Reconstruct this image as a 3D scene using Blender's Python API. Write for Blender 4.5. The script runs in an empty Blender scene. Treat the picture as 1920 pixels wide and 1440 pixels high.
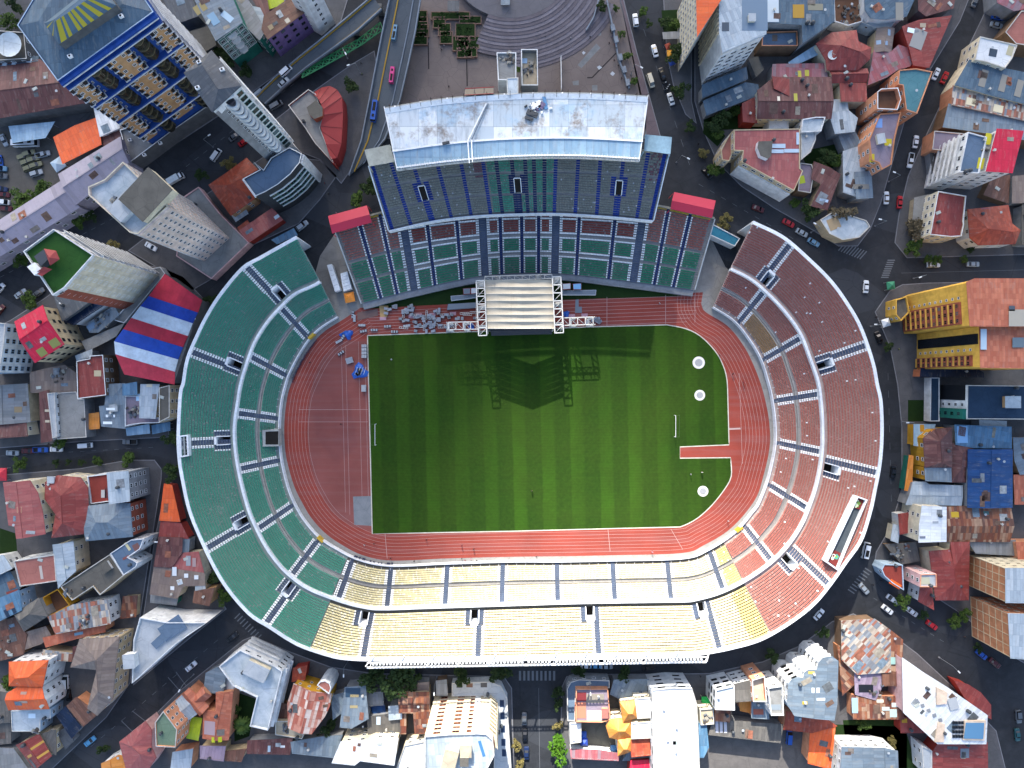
import bpy,math,random
import numpy as np
from mathutils import Vector,Matrix
R = math.radians
rnd = random.Random(7)
SC = bpy.context.scene
COL = SC.collection
# ------------------------------------------------------------------ camera,sky,sun,exposure
HC = 250.0          # flying height of the camera in metres
S = 0.186           # metres per photo pixel on the ground
cam = bpy.data.cameras.new('camera')
cam.sensor_fit = 'HORIZONTAL'
cam.angle_x = 2 * math.atan(960 * S / HC)
cam.clip_start = 1.0
cam.clip_end = 5000
co = bpy.data.objects.new('camera',cam)
co.location = (0,0,HC)
COL.objects.link(co)
SC.camera = co
SUN_EL,SUN_AZ = 31.5,10.0   # degrees above the horizon,degrees west of the top of the picture
SKY,SUN,EXPO = 0.135,5.0,1.68
sd = Vector((-math.sin(R(SUN_AZ)) * math.cos(R(SUN_EL)),math.cos(R(SUN_AZ)) * math.cos(R(SUN_EL)),math.sin(R(SUN_EL))))
w = bpy.data.worlds.new('World')
SC.world = w
w.use_nodes = True
nt = w.node_tree
bg = nt.nodes['Background']
sky = nt.nodes.new('ShaderNodeTexSky')
sky.sky_type = 'NISHITA'
sky.sun_disc = False
sky.sun_elevation = R(SUN_EL)
sky.sun_rotation = R(-SUN_AZ)
sky.altitude = 800
sky.dust_density = 4.0
sky.ozone_density = 0.7
nt.links.new(sky.outputs[0],bg.inputs[0])
bg.inputs[1].default_value = SKY
sl = bpy.data.lights.new('sun','SUN')
sl.energy = SUN
sl.angle = R(0.53)
sl.color = (1.0,0.93,0.83)
so = bpy.data.objects.new('sun',sl)
so.rotation_euler = (-sd).to_track_quat('-Z','Y').to_euler()
so.location = sd * 400
COL.objects.link(so)
SC.view_settings.view_transform = 'Standard'
SC.view_settings.look = 'None'
SC.view_settings.exposure = EXPO
SC.view_settings.gamma = 1
SC.cycles.max_bounces = 6
SC.cycles.diffuse_bounces = 3
SC.cycles.transparent_max_bounces = 12
# ------------------------------------------------------------------ measuring
def P(px,py,z=0.0):
 k = S * (1 - z / HC)
 return ((px - 960) * k,(720 - py) * k,z)
def PP(pts,z=0.0):
 return [P(x,y,z) for x,y in pts]
# ------------------------------------------------------------------ materials
MATS = {}
def srgb(c):
 if isinstance(c,str):
  c = tuple(int(c[i:i + 2],16) / 255 for i in (0,2,4))
 return tuple((v / 12.92 if v <= 0.04045 else ((v + 0.055) / 1.055) ** 2.4) for v in c)
class NB:
 def __init__(s,name,rough=0.8,metal=0.0,spec=0.3):
  s.m = bpy.data.materials.new(name)
  s.m.use_nodes = True
  s.t = s.m.node_tree
  s.b = s.t.nodes['Principled BSDF']
  s.b.inputs['Roughness'].default_value = rough
  s.b.inputs['Metallic'].default_value = metal
  s.b.inputs['Specular IOR Level'].default_value = spec
 def n(s,typ,ins=None,**kw):
  nd = s.t.nodes.new(typ)
  for k,v in kw.items():
   setattr(nd,k,v)
  for k,v in (ins or {}).items():
   if hasattr(v,'is_linked') or isinstance(v,bpy.types.NodeSocket):
    s.t.links.new(v,nd.inputs[k])
   else:
    nd.inputs[k].default_value = v
  return nd
 def math(s,op,a,b=0.0,c=0.0):
  nd = s.t.nodes.new('ShaderNodeMath')
  nd.operation = op
  for i,v in enumerate((a,b,c)):
   if isinstance(v,bpy.types.NodeSocket):
    s.t.links.new(v,nd.inputs[i])
   else:
    nd.inputs[i].default_value = v
  return nd.outputs[0]
 def mix(s,f,a,b,mode='MIX'):
  nd = s.t.nodes.new('ShaderNodeMix')
  nd.data_type = 'RGBA'
  nd.blend_type = mode
  for i,v in ((0,f),(6,a),(7,b)):
   if isinstance(v,bpy.types.NodeSocket):
    s.t.links.new(v,nd.inputs[i])
   elif i == 0:
    nd.inputs[i].default_value = v
   else:
    nd.inputs[i].default_value = (*v[:3],1)
  return nd.outputs[2]
 def noise(s,vec,scale,detail=4,rough=0.55):
  nd = s.n('ShaderNodeTexNoise',{'Vector': vec,'Scale': scale,'Detail': detail,'Roughness': rough})
  return nd.outputs[0]
 def ramp(s,f,stops,interp='LINEAR'):
  nd = s.t.nodes.new('ShaderNodeValToRGB')
  cr = nd.color_ramp
  cr.interpolation = interp
  while len(cr.elements) < len(stops):
   cr.elements.new(0.5)
  for e,(p,c) in zip(cr.elements,stops):
   e.position = p
   e.color = (*(c if not isinstance(c,(int,float)) else (c,c,c)),1)
  s.t.links.new(f,nd.inputs[0])
  return nd.outputs[0]
 def pos(s):
  return s.n('ShaderNodeNewGeometry').outputs['Position']
 def uv(s):
  return s.n('ShaderNodeUVMap').outputs[0]
 def sep(s,v):
  return s.n('ShaderNodeSeparateXYZ',{0: v}).outputs
 def out(s,col):
  if isinstance(col,bpy.types.NodeSocket):
   s.t.links.new(col,s.b.inputs['Base Color'])
  else:
   s.b.inputs['Base Color'].default_value = (*col[:3],1)
  MATS[s.m.name] = s.m
  return s.m
def mul(c,k):
 return tuple(min(1,v * k) for v in c[:3])
def paint(name,col,var=0.3,scale=0.35,rough=0.85,spec=0.25,dirt=None):
 """Painted or cast surface with soft blotches and vertical weather streaks."""
 if name in MATS:
  return MATS[name]
 c = srgb(col)
 k = NB(name,rough,0,spec)
 p = k.pos()
 f = k.noise(p,scale,5,0.6)
 f = k.ramp(f,[(0.35,0),(0.65,1)])
 a = k.mix(f,mul(c,1 + var * 0.4),mul(c,1 - var))
 st = k.n('ShaderNodeMapping',{0: p,3: (1.3,1.3,0.12)}).outputs[0]
 g = k.ramp(k.noise(st,1.0,3),[(0.5,0),(0.8,1)])
 d = srgb(dirt) if dirt else mul(c,0.62)
 a = k.mix(k.math('MULTIPLY',g,0.55),a,d)
 return k.out(a)
def plain(name,col,rough=0.5,metal=0.0,spec=0.4):
 if name in MATS:
  return MATS[name]
 return NB(name,rough,metal,spec).out(srgb(col))
def sheet(name,cols,size=(1.1,3.6),stain=None,amount=0.5,seam=0.82,rough=0.55,spec=0.35,metal=0.0,ridge=0.0):
 """Roofing in sheets: every panel picks one of COLS, seams show, stains run down the slope (UV in metres)."""
 if name in MATS:
  return MATS[name]
 cs = [srgb(c) for c in cols]
 k = NB(name,rough,metal,spec)
 uv = k.uv()
 q = k.n('ShaderNodeVectorMath',{0: uv,1: (1 / size[0],1 / size[1],1)},operation='MULTIPLY').outputs[0]
 fl = k.n('ShaderNodeVectorMath',{0: q},operation='FLOOR').outputs[0]
 oi = k.n('ShaderNodeObjectInfo').outputs['Random']
 wn = k.n('ShaderNodeTexWhiteNoise',{'Vector': fl,'W': oi},noise_dimensions='4D').outputs[0]
 if len(cs) > 1:
  a = k.ramp(wn,[(i / len(cs),c) for i,c in enumerate(cs)],'CONSTANT')
 else:
  a = k.mix(wn,mul(cs[0],1.12),mul(cs[0],0.86))
 fr = k.n('ShaderNodeVectorMath',{0: q},operation='FRACTION').outputs[0]
 x,y,_ = k.sep(fr)
 e = k.math('MAXIMUM',k.math('LESS_THAN',x,0.12),k.math('LESS_THAN',y,0.05))
 a = k.mix(k.math('MULTIPLY',e,1 - seam),a,(0,0,0))
 st = k.n('ShaderNodeMapping',{0: uv,3: (0.9,0.16,1)}).outputs[0]
 f = k.ramp(k.noise(st,0.9,5,0.65),[(0.42,0),(0.72,1)])
 sc = srgb(stain) if stain else mul(cs[0],0.55)
 a = k.mix(k.math('MULTIPLY',f,amount),a,sc)
 f3 = k.ramp(k.noise(uv,0.55,6,.75),[(0.5,0),(0.72,1)])
 a = k.mix(k.math('MULTIPLY',f3,0.45),a,mul(cs[0],0.5))
 f4 = k.ramp(k.noise(k.n('ShaderNodeMapping',{0: uv,1: (31,7,0),3: (1.6,.3,1)}).outputs[0],0.8,5,.7),[(0.54,0),(0.7,1)])
 a = k.mix(k.math('MULTIPLY',f4,0.4),a,srgb('8f8a82'))
 f2 = k.ramp(k.noise(uv,0.12,3),[(0.3,0),(0.75,1)])
 a = k.mix(k.math('MULTIPLY',f2,0.3),a,mul(cs[0],0.6))
 m = k.out(a)
 bw = k.n('ShaderNodeTexWave',{'Vector': uv,'Scale': 0.75,'Distortion': 0.0},wave_type='BANDS',bands_direction='X').outputs[1]
 bp = k.n('ShaderNodeBump',{'Height': bw,'Strength': 0.35,'Distance': 0.05}).outputs[0]
 k.t.links.new(bp,k.b.inputs['Normal'])
 return m
def deck(name,col,col2=None,scale=0.25,rough=0.85,amount=0.7):
 """Flat roof or paving: screed with patches, cracks and rain marks."""
 if name in MATS:
  return MATS[name]
 c = srgb(col)
 c2 = srgb(col2) if col2 else mul(c,0.6)
 k = NB(name,rough,0,0.2)
 p = k.pos()
 a = k.mix(k.ramp(k.noise(p,scale,6,0.65),[(0.38,0),(0.68,amount)]),c,c2)
 v = k.n('ShaderNodeTexVoronoi',{'Vector': p,'Scale': 0.22},feature='DISTANCE_TO_EDGE').outputs[0]
 e = k.math('LESS_THAN',v,0.012)
 a = k.mix(k.math('MULTIPLY',e,0.35),a,mul(c,0.4))
 a = k.mix(k.math('MULTIPLY',k.noise(p,3.0,3),0.3),a,mul(c,0.5))
 return k.out(a)
# ------------------------------------------------------------------ objects
def link(o,parent=None):
 COL.objects.link(o)
 if parent is not None:
  o.parent = parent
 return o
def tag(o,label,cat,group=None):
 o['label'] = label
 o['category'] = cat
 if group:
  o['group'] = group
 return o
def thing(name,label,cat,loc=(0,0,0),rz=0.0,group=None):
 o = bpy.data.objects.new(name,None)
 o.empty_display_size = 0.5
 o.location = loc
 o.rotation_euler = (0,0,rz)
 link(o)
 return tag(o,label,cat,group)
def mesh(name,V,F,mats,mi=None,uvs=None,smooth=False):
 me = bpy.data.meshes.new(name)
 me.from_pydata([tuple(v) for v in V],[],[tuple(f) for f in F])
 for m in (mats if isinstance(mats,(list,tuple)) else [mats]):
  me.materials.append(m)
 if mi is not None:
  me.polygons.foreach_set('material_index',list(mi))
 if uvs is not None:
  ul = me.uv_layers.new(name='UVMap')
  ul.data.foreach_set('uv',[c for f in uvs for u in f for c in u])
 if smooth:
  me.polygons.foreach_set('use_smooth',[True] * len(me.polygons))
 me.update()
 return me
def obj(name,me,parent=None,loc=(0,0,0),rz=0.0,kind=None,label=None):
 o = bpy.data.objects.new(name,me)
 o.location = loc
 if rz:
  o.rotation_euler = (0,0,rz)
 link(o,parent)
 if kind:
  o['kind'] = kind
 if label:
  o['label'] = label
 return o
def struct(name,V,F,m,**kw):
 return obj(name,mesh(name,V,F,m,**kw),kind='structure')
class MB:
 """Collects boxes, bars, prisms and strips into ONE mesh."""
 def __init__(s):
  s.V,s.F,s.M = [],[],[]
 def add(s,V,F,m=0):
  n = len(s.V)
  s.V += [tuple(v) for v in V]
  s.F += [tuple(i + n for i in f) for f in F]
  s.M += [m] * len(F)
  return s
 def box(s,c,d,rz=0.0,m=0):
  x,y,z = (v / 2 for v in d)
  ca,sa = math.cos(rz),math.sin(rz)
  V = []
  for k in (-z,z):
   for i,j in ((-x,-y),(x,-y),(x,y),(-x,y)):
    V.append((c[0] + i * ca - j * sa,c[1] + i * sa + j * ca,c[2] + k))
  return s.add(V,[(3,2,1,0),(4,5,6,7),(0,1,5,4),(1,2,6,5),(2,3,7,6),(3,0,4,7)],m)
 def bar(s,a,b,r,m=0,n=4):
  a,b = Vector(a),Vector(b)
  d = (b - a)
  if d.length < 1e-6:
   return s
  d.normalize()
  u = d.cross(Vector((0,0,1)))
  if u.length < 1e-3:
   u = Vector((1,0,0))
  u.normalize()
  v = d.cross(u)
  V = []
  for q in (a,b):
   for i in range(n):
    t = 2 * math.pi * (i + 0.5) / n
    V.append(q + u * (r * math.cos(t)) + v * (r * math.sin(t)))
  F = [(i,(i + 1) % n,n + (i + 1) % n,n + i) for i in range(n)]
  F += [tuple(range(n))[::-1],tuple(range(n,2 * n))]
  return s.add(V,F,m)
 def prism(s,pts,z0,z1,m=0,mt=None):
  pts = ccw(pts)
  n = len(pts)
  V = [(p[0],p[1],z0) for p in pts] + [(p[0],p[1],z1) for p in pts]
  s.add(V,[(i,(i + 1) % n,n + (i + 1) % n,n + i) for i in range(n)] ,m)
  s.F.append(tuple(range(len(s.V) - n,len(s.V))))
  s.M.append(m if mt is None else mt)
  s.F.append(tuple(range(len(s.V) - 2 * n,len(s.V) - n))[::-1])
  s.M.append(m)
  return s
 def cyl(s,c,r,h,n=12,m=0,r2=None):
  r2 = r if r2 is None else r2
  V = [(c[0] + r * math.cos(2 * math.pi * i / n),c[1] + r * math.sin(2 * math.pi * i / n),c[2]) for i in range(n)]
  V += [(c[0] + r2 * math.cos(2 * math.pi * i / n),c[1] + r2 * math.sin(2 * math.pi * i / n),c[2] + h) for i in range(n)]
  F = [(i,(i + 1) % n,n + (i + 1) % n,n + i) for i in range(n)] + [tuple(range(n))[::-1],tuple(range(n,2 * n))]
  return s.add(V,F,m)
 def build(s,name,mats,parent=None,loc=(0,0,0),rz=0.0,rel=None,smooth=False,kind=None,label=None):
  V = s.V
  if rel is not None:
   V = [(v[0] - rel[0],v[1] - rel[1],v[2] - rel[2]) for v in V]
  return obj(name,mesh(name,V,s.F,mats,s.M,smooth=smooth),parent,loc,rz,kind,label)
def area2(p):
 return sum(p[i][0] * p[(i + 1) % len(p)][1] - p[(i + 1) % len(p)][0] * p[i][1] for i in range(len(p)))
def ccw(p):
 return list(p) if area2(p) > 0 else list(p)[::-1]
def inset(p,d):
 """Mitred inset of a CCW polygon by D metres."""
 n = len(p)
 out = []
 for i in range(n):
  a,b,c = (Vector(p[(i + k) % n][:2]) for k in (-1,0,1))
  e1,e2 = (b - a).normalized(),(c - b).normalized()
  n1,n2 = Vector((-e1.y,e1.x)),Vector((-e2.y,e2.x))
  m = n1 + n2
  if m.length < 0.2:
   m = n1
  m = m / max(m.dot(n1),0.35)
  q = b + m * d
  out.append((q.x,q.y))
 return out
def clip(p,o,n):
 """Part of polygon P on the side of line (O, normal N) where (q - O).N >= 0."""
 out = []
 for i in range(len(p)):
  a,b = p[i],p[(i + 1) % len(p)]
  da = (a[0] - o[0]) * n[0] + (a[1] - o[1]) * n[1]
  db = (b[0] - o[0]) * n[0] + (b[1] - o[1]) * n[1]
  if da >= 0:
   out.append(a)
  if da * db < 0:
   t = da / (da - db)
   out.append((a[0] + (b[0] - a[0]) * t,a[1] + (b[1] - a[1]) * t))
 return out
def smooth_line(pts,step=1.0,closed=False):
 """Catmull-Rom through 2-D points, resampled about every STEP units."""
 p = [np.array(q[:2],float) for q in pts]
 n = len(p)
 out = []
 for i in range(n if closed else n - 1):
  if closed:
   a,b,c,d = (p[(i + k) % n] for k in (-1,0,1,2))
  else:
   b,c = p[i],p[i + 1]
   a = p[i - 1] if i else 2 * b - c
   d = p[i + 2] if i + 2 < n else 2 * c - b
  m = max(1,int(np.linalg.norm(c - b) / step))
  for j in range(m):
   t = j / m
   out.append(0.5 * (2 * b + (c - a) * t + (2 * a - 5 * b + 4 * c - d) * t * t + (3 * b - a - 3 * c + d) * t ** 3))
 if not closed:
  out.append(p[-1])
 return np.array(out)
def offset_line(pts,d,closed=False):
 p = np.array(pts)
 t = np.gradient(p,axis=0)
 if closed:
  t = np.roll(p,-1,0) - np.roll(p,1,0)
 t /= np.linalg.norm(t,axis=1)[:,None] + 1e-9
 return p + np.stack([-t[:,1],t[:,0]],1) * d
def strip(a,b,z,closed=False):
 """Faces of a flat band between two polylines of equal length."""
 n = len(a)
 V = [(q[0],q[1],z) for q in a] + [(q[0],q[1],z) for q in b]
 F = [(i,(i + 1) % n,n + (i + 1) % n,n + i) for i in range(n if closed else n - 1)]
 return V,F
def line_band(pts,wd,z,closed=False):
 return strip(offset_line(pts,wd / 2,closed),offset_line(pts,-wd / 2,closed),z,closed)
def poly_face(name,pts,z,m,th=0.0):
 p = ccw(pts)
 b = MB()
 if th:
  b.prism(p,z - th,z)
 else:
  b.add([(q[0],q[1],z) for q in p],[tuple(range(len(p)))])
 o = b.build(name,m)
 o['kind'] = 'structure'
 return o
# ================================================================== GROUND,PITCH,TRACK
def ground_mat():
 k = NB('asphalt',0.8,0,0.3)
 p = k.pos()
 c = srgb('282b30')
 a = k.mix(k.ramp(k.noise(p,0.06,6,0.6),[(0.35,0),(0.7,1)]),c,mul(c,0.6))
 vp = k.n('ShaderNodeTexVoronoi',{'Vector': k.n('ShaderNodeMapping',{0: p,3: (.05,.09,1)}).outputs[0],'Scale': 1.0})
 a = k.mix(k.math('MULTIPLY',k.ramp(k.sep(vp.outputs['Color'])[0],[(.5,0),(.9,1)]),0.5),a,mul(c,1.9))
 a = k.mix(k.math('MULTIPLY',k.ramp(k.noise(p,0.35,6,.7),[(.45,0),(.7,1)]),0.45),a,mul(c,1.7))
 a = k.mix(k.math('MULTIPLY',k.ramp(k.noise(p,0.6,4,.7),[(.6,0),(.7,1)]),0.5),a,mul(c,0.45))
 v = k.n('ShaderNodeTexVoronoi',{'Vector': p,'Scale': 0.07},feature='DISTANCE_TO_EDGE').outputs[0]
 a = k.mix(k.math('MULTIPLY',k.math('LESS_THAN',v,0.006),0.4),a,mul(c,0.4))
 return k.out(a)
g = 2500
struct('ground',[(-g,-g,0),(g,-g,0),(g,g,0),(-g,g,0)],[(0,1,2,3)],ground_mat())
def grass_mat(name,ca,cb,stripes=True):
 k = NB(name,0.9,0,0.15)
 p = k.pos()
 x,y,_ = k.sep(p)
 a,b = srgb(ca),srgb(cb)
 u = k.math('ADD',x,k.math('MULTIPLY',y,0.024))
 n1 = k.noise(p,0.05,4,0.6)
 if stripes:
  t = k.math('FRACT',k.math('DIVIDE',k.math('ADD',u,k.math('MULTIPLY',n1,1.2)),10.1))
  f = k.ramp(t,[(0.0,0),(0.06,1),(0.44,.8),(0.53,0),(0.97,.1),(1.0,0)])
  f = k.math('MULTIPLY',f,k.ramp(k.noise(k.n('ShaderNodeMapping',{0: p,3: (.08,.012,1)}).outputs[0],1.0,4),[(.3,.25),(.62,1)]))
  c = k.mix(f,a,b)
  c = k.mix(k.math('MULTIPLY',k.ramp(k.noise(p,.028,6,.7),[(.42,0),(.68,1)]),.5),c,srgb('3a4c14'))
  t2 = k.math('FRACT',k.math('DIVIDE',k.math('SUBTRACT',y,k.math('MULTIPLY',x,0.03)),5.2))
  f2 = k.ramp(t2,[(0.0,0),(0.12,1),(0.5,1),(0.6,0)])
  c = k.mix(k.math('MULTIPLY',f2,0.04),c,mul(b,1.25))
  t3 = k.math('FRACT',k.math('DIVIDE',y,0.95))
  c = k.mix(k.math('MULTIPLY',k.math('LESS_THAN',t3,0.3),0.13),c,mul(a,0.5))
 else:
  c = k.mix(n1,a,b)
 c = k.mix(k.math('MULTIPLY',k.ramp(k.noise(p,0.11,6,0.7),[(0.35,0),(0.75,1)]),0.45),c,mul(a,0.55))
 c = k.mix(k.math('MULTIPLY',k.ramp(k.noise(p,0.9,4,0.7),[(0.4,0),(0.8,1)]),0.35),c,mul(b,1.35))
 c = k.mix(k.math('MULTIPLY',k.noise(p,4.0,2),0.25),c,mul(a,0.5))
 return k.out(c)
M_pitch = grass_mat('pitch_grass','1d3609','2b4b0c')
M_lawn = grass_mat('lawn_grass','16290f','203614',False)
def track_mat(name,col):
 k = NB(name,0.8,0,0.2)
 p = k.pos()
 c = srgb(col)
 a = k.mix(k.ramp(k.noise(p,0.07,5,0.6),[(0.35,0),(0.7,1)]),c,mul(c,0.72))
 st = k.n('ShaderNodeMapping',{0: p,3: (0.05,0.9,1)}).outputs[0]
 a = k.mix(k.math('MULTIPLY',k.ramp(k.noise(st,0.6,4),[(0.45,0),(0.75,1)]),0.4),a,srgb('805f5f'))
 a = k.mix(k.math('MULTIPLY',k.noise(p,2.5,3),0.25),a,mul(c,0.5))
 return k.out(a)
M_track = track_mat('track_rubber','8e4035')
M_track2 = track_mat('track_rubber_faded','854c46')
M_line = plain('line_paint','a58d88',0.8)
M_conc = deck('apron_concrete','8e8c88','75736f',0.3)
M_white = paint('white_paint','dfe0e0',0.12,0.3,0.6,0.3,'a5a8ab')
T_IN = [(1335,545),(1330,568),(1376,602),(1408,640),(1428,675),(1440,712),(1448,745),(1453,790),(1453,837),(1441,895),(1423,943),(1411,960),(1378,997),(1326,1031),(1280,1046),
  (1148,1050),(1043,1052),(960,1053),(837,1057),(733,1061),(673,1050),(628,1028),(597,1007),(573,980),(558,957),(543,925),(532,887),(525,847),(523,800),(527,753),(535,720),(542,700),
  (560,665),(580,635),(603,613),(640,590),(672,568)]
TRK = [P(x,y)[:2] for x,y in [(1318,548),(1318,580),(1363,610),(1394,648),(1413,685),(1428,725),(1438,765),(1443,800),(1443,838),(1432,890),(1415,938),(1371,990),(1320,1022),(1278,1037),
       (1148,1041),(1043,1043),(960,1044),(837,1047),(735,1051),(680,1041),(637,1019),(607,997),(583,970),(568,945),(553,915),(542,880),(535,845),(533,800),(537,755),(545,722),
       (568,672),(588,642),(610,620),(645,598),(676,577)]]
floor_pts = [P(x,y)[:2] for x,y in T_IN]
poly_face('stadium_floor',[P(x,y)[:2] for x,y in [(1360,500),(1460,600),(1500,780),(1480,950),(1400,1060),(1260,1080),(960,1090),(720,1090),(600,1050),(520,930),(490,800),(510,680),(570,590),(600,480),(640,420),(1320,420)]],0.012,M_conc)
trk_s = smooth_line(TRK,1.5)
poly_face('running_track',[tuple(q) for q in trk_s],0.020,M_track)
# the D of the west bend is a little paler
poly_face('track_infield',[P(x,y)[:2] for x,y in [(690,640),(640,640),(606,668),(588,710),(578,760),(576,815),(582,870),(596,920),(622,960),(655,985),(698,998)]],0.024,M_track2)
pitch_px = [(689,629),(800,625),(960,619),(1100,613),(1250,609),(1285,616),(1313,630),(1340,657),(1355,683),(1363,712),(1365,760),(1367,834),(1275,838),(1275,859),(1370,858),(1371,893),(1358,918),(1335,947),(1310,970),(1290,982),(1275,988),(1150,991),(960,996),(800,999),(698,1001)]
pitch_w = [P(x,y)[:2] for x,y in pitch_px]
pitch_w = []
for a_,b_ in ((0,4),(4,11),(11,14),(14,20),(20,25)):
 q_ = pitch_w and 0
 seg_ = [P(x,y)[:2] for x,y in pitch_px[a_:b_ + 1]]
 pitch_w += [tuple(v) for v in (smooth_line(seg_,1.5) if a_ in (4,14) else seg_)][:-1 if b_ < 25 else None]
poly_face('football_pitch',pitch_w,0.032,M_pitch)
edge = pitch_w
V,F = line_band(np.array(edge + [edge[0]]),0.35,0.038)
struct('pitch_kerb',V,F,paint('kerb_paint','b9b6a8',0.2))
poly_face('stand_lawn',[P(x,y)[:2] for x,y in [(676,580),(720,566),(790,545),(890,530),(1035,520),(1110,526),(1200,538),(1285,552),(1270,556),(1120,560),(900,568),(790,573)]],0.026,M_lawn)
# lane lines
lm = MB()
dense = smooth_line([P(x,y)[:2] for x,y in [(676,577)][:0]] or TRK,1.0)
for k in range(1,8):
 q = offset_line(dense,-1.18 * k - 0.15)
 # follow the bends and the two straights,the finish straight runs on to the stage
 V,F = line_band(q,0.075,0.028)
 lm.add(V,F)
def seg(a,b,wd=0.10,z=0.029):
 V,F = line_band(np.array([P(*a)[:2],P(*b)[:2]]),wd,z)
 lm.add(V,F)
for k in range(8):
 seg((1053 + 2,562 + k * 6.9 + 2),(1330 - k * 6,553 + k * 7.2),0.1)
 seg((690,585 + k * 5.6),(838,578 + k * 5.4),0.09)
for x,yy in ((1138,(557,612)),(1248,(553,607)),(1303,(551,605)),(722,(1001,1047)),(1140,(993,1034))):
 seg((x,yy[0]),(x + (4 if yy[0] > 900 else 0),yy[1]),0.14)
seg((1258,992),(1280,1030),0.12)
for x in (640,648,672,684):
 seg((x,640 + abs(672 - x) * 0.3),(x + 8,985 - abs(684 - x) * 0.55),0.08)
for y in (768,791):
 seg((560,y),(690,y),0.10)
seg((1386,700),(1392,870),0.1)
o = lm.build('track_lines',M_line)
o['kind'] = 'structure'
poly_face('landing_area',[P(x,y)[:2] for x,y in [(662,931),(696,930),(697,986),(664,984)]],0.030,deck('pad_concrete','7c8084','64686c'))
poly_face('high_jump_pad',[P(x,y)[:2] for x,y in [(1366,803),(1388,802),(1389,805),(1367,806)]],0.034,M_line)
for i,(x,y,r) in enumerate([(1310,680,11.5),(1312,741,10),(1318,921,10)]):
 b = MB()
 c = P(x,y)
 rr = r * S
 b.cyl((c[0],c[1],0.03),rr,0.05,28)
 b.cyl((c[0],c[1],0.081),rr * 0.62,0.012,24,1)
 o = b.build('throwing_circle',[paint('circle_paint','c9c8c4',0.1),deck('circle_concrete','97999c','7d8084',0.9)],rel=c,loc=c)
 tag(o,['white throwing circle on the grass beside the bend, largest of three, nearest the main stand','white throwing circle on the grass, middle of the three','white throwing circle with dark scuffs on the grass south of the red run-up'][i],'throwing circle','throwing circles on the grass')
# ================================================================== STANDS
CON = deck('terrace_concrete','8d8c8a','757473',0.35,0.85,0.6)
CON_Y = deck('terrace_concrete_row_shade','5f5c54','4c4a44',0.35,0.85,0.6)  # darkened so the concrete carries the shadow lines between the yellow rows
M_walk = deck('walkway_concrete','96948f','7d7b78',.4)
CON_R = deck('terrace_concrete_pink','b09e97','8f807b',0.35,0.85,0.6)
CON_G = deck('terrace_concrete_green','8a9691','75807c',0.35,0.85,0.6)
M_aisle = paint('aisle_paint','4a5568',0.2,0.5,0.8)
M_navy = paint('navy_aisle_paint','22325c',0.2,0.5,0.8)
M_blue = paint('blue_aisle_paint','1f3b88',0.15,0.4,0.7)
M_rim = paint('rim_paint','d5d9dd',0.15,0.2,0.7,0.3,'9aa2aa')
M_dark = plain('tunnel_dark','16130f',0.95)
def seat_mat():
 k = NB('seat_plastic',0.55,0,0.35)
 at = k.n('ShaderNodeAttribute',attribute_name='tint').outputs[0]
 p = k.pos()
 a = k.mix(k.math('MULTIPLY',k.ramp(k.noise(p,0.16,5,0.65),[(0.42,0),(0.75,1)]),0.25),at,srgb('8a8580'))
 return k.out(a)
M_seat = seat_mat()
GREEN,RED,YEL,WHT,GRY = (srgb(c) for c in ('3d8a74','9d5f54','d2c89e','e8e9e9','7c7f78'))
FADE = srgb('b58a80')
SEAT_V = np.array([(-.22,-.2,.36),(.22,-.2,.36),(.22,.2,.36),(-.22,.2,.36),(-.22,-.2,.45),(.22,-.2,.45),(.22,.2,.45),(-.22,.2,.45),
                   (-.22,.14,.45),(.22,.14,.45),(.22,.2,.45),(-.22,.2,.45),(-.2,.17,.82),(.2,.17,.82),(.2,.22,.82),(-.2,.22,.82)],float)
SEAT_F = np.array([(4,5,6,7),(0,1,5,4),(1,2,6,5),(3,0,4,7),(2,3,7,6),(12,13,14,15),(8,9,13,12),(9,10,14,13),(11,8,12,15),(10,11,15,14)])
def seats_mesh(name,xyz,ang,col):
 """One mesh for many seats: position, facing angle and colour per seat."""
 n = len(xyz)
 ca,sa = np.cos(ang)[:,None],np.sin(ang)[:,None]
 X = SEAT_V[None,:,0] * ca - SEAT_V[None,:,1] * sa + xyz[:,0:1]
 Y = SEAT_V[None,:,0] * sa + SEAT_V[None,:,1] * ca + xyz[:,1:2]
 Z = SEAT_V[None,:,2] + xyz[:,2:3]
 V = np.stack([X,Y,Z],2).reshape(-1,3)
 F = (SEAT_F[None] + (np.arange(n) * 16)[:,None,None]).reshape(-1,4)
 me = bpy.data.meshes.new(name)
 me.vertices.add(len(V))
 me.vertices.foreach_set('co',V.ravel())
 me.loops.add(F.size)
 me.loops.foreach_set('vertex_index',F.ravel())
 me.polygons.add(len(F))
 me.polygons.foreach_set('loop_start',np.arange(0,F.size,4))
 me.polygons.foreach_set('loop_total',np.full(len(F),4))
 me.update(calc_edges=True)
 at = me.attributes.new('tint','FLOAT_COLOR','FACE')
 c4 = np.ones((n,4))
 c4[:,:3] = col
 at.data.foreach_set('color',np.repeat(c4,10,0).ravel())
 me.materials.append(M_seat)
 return me
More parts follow.
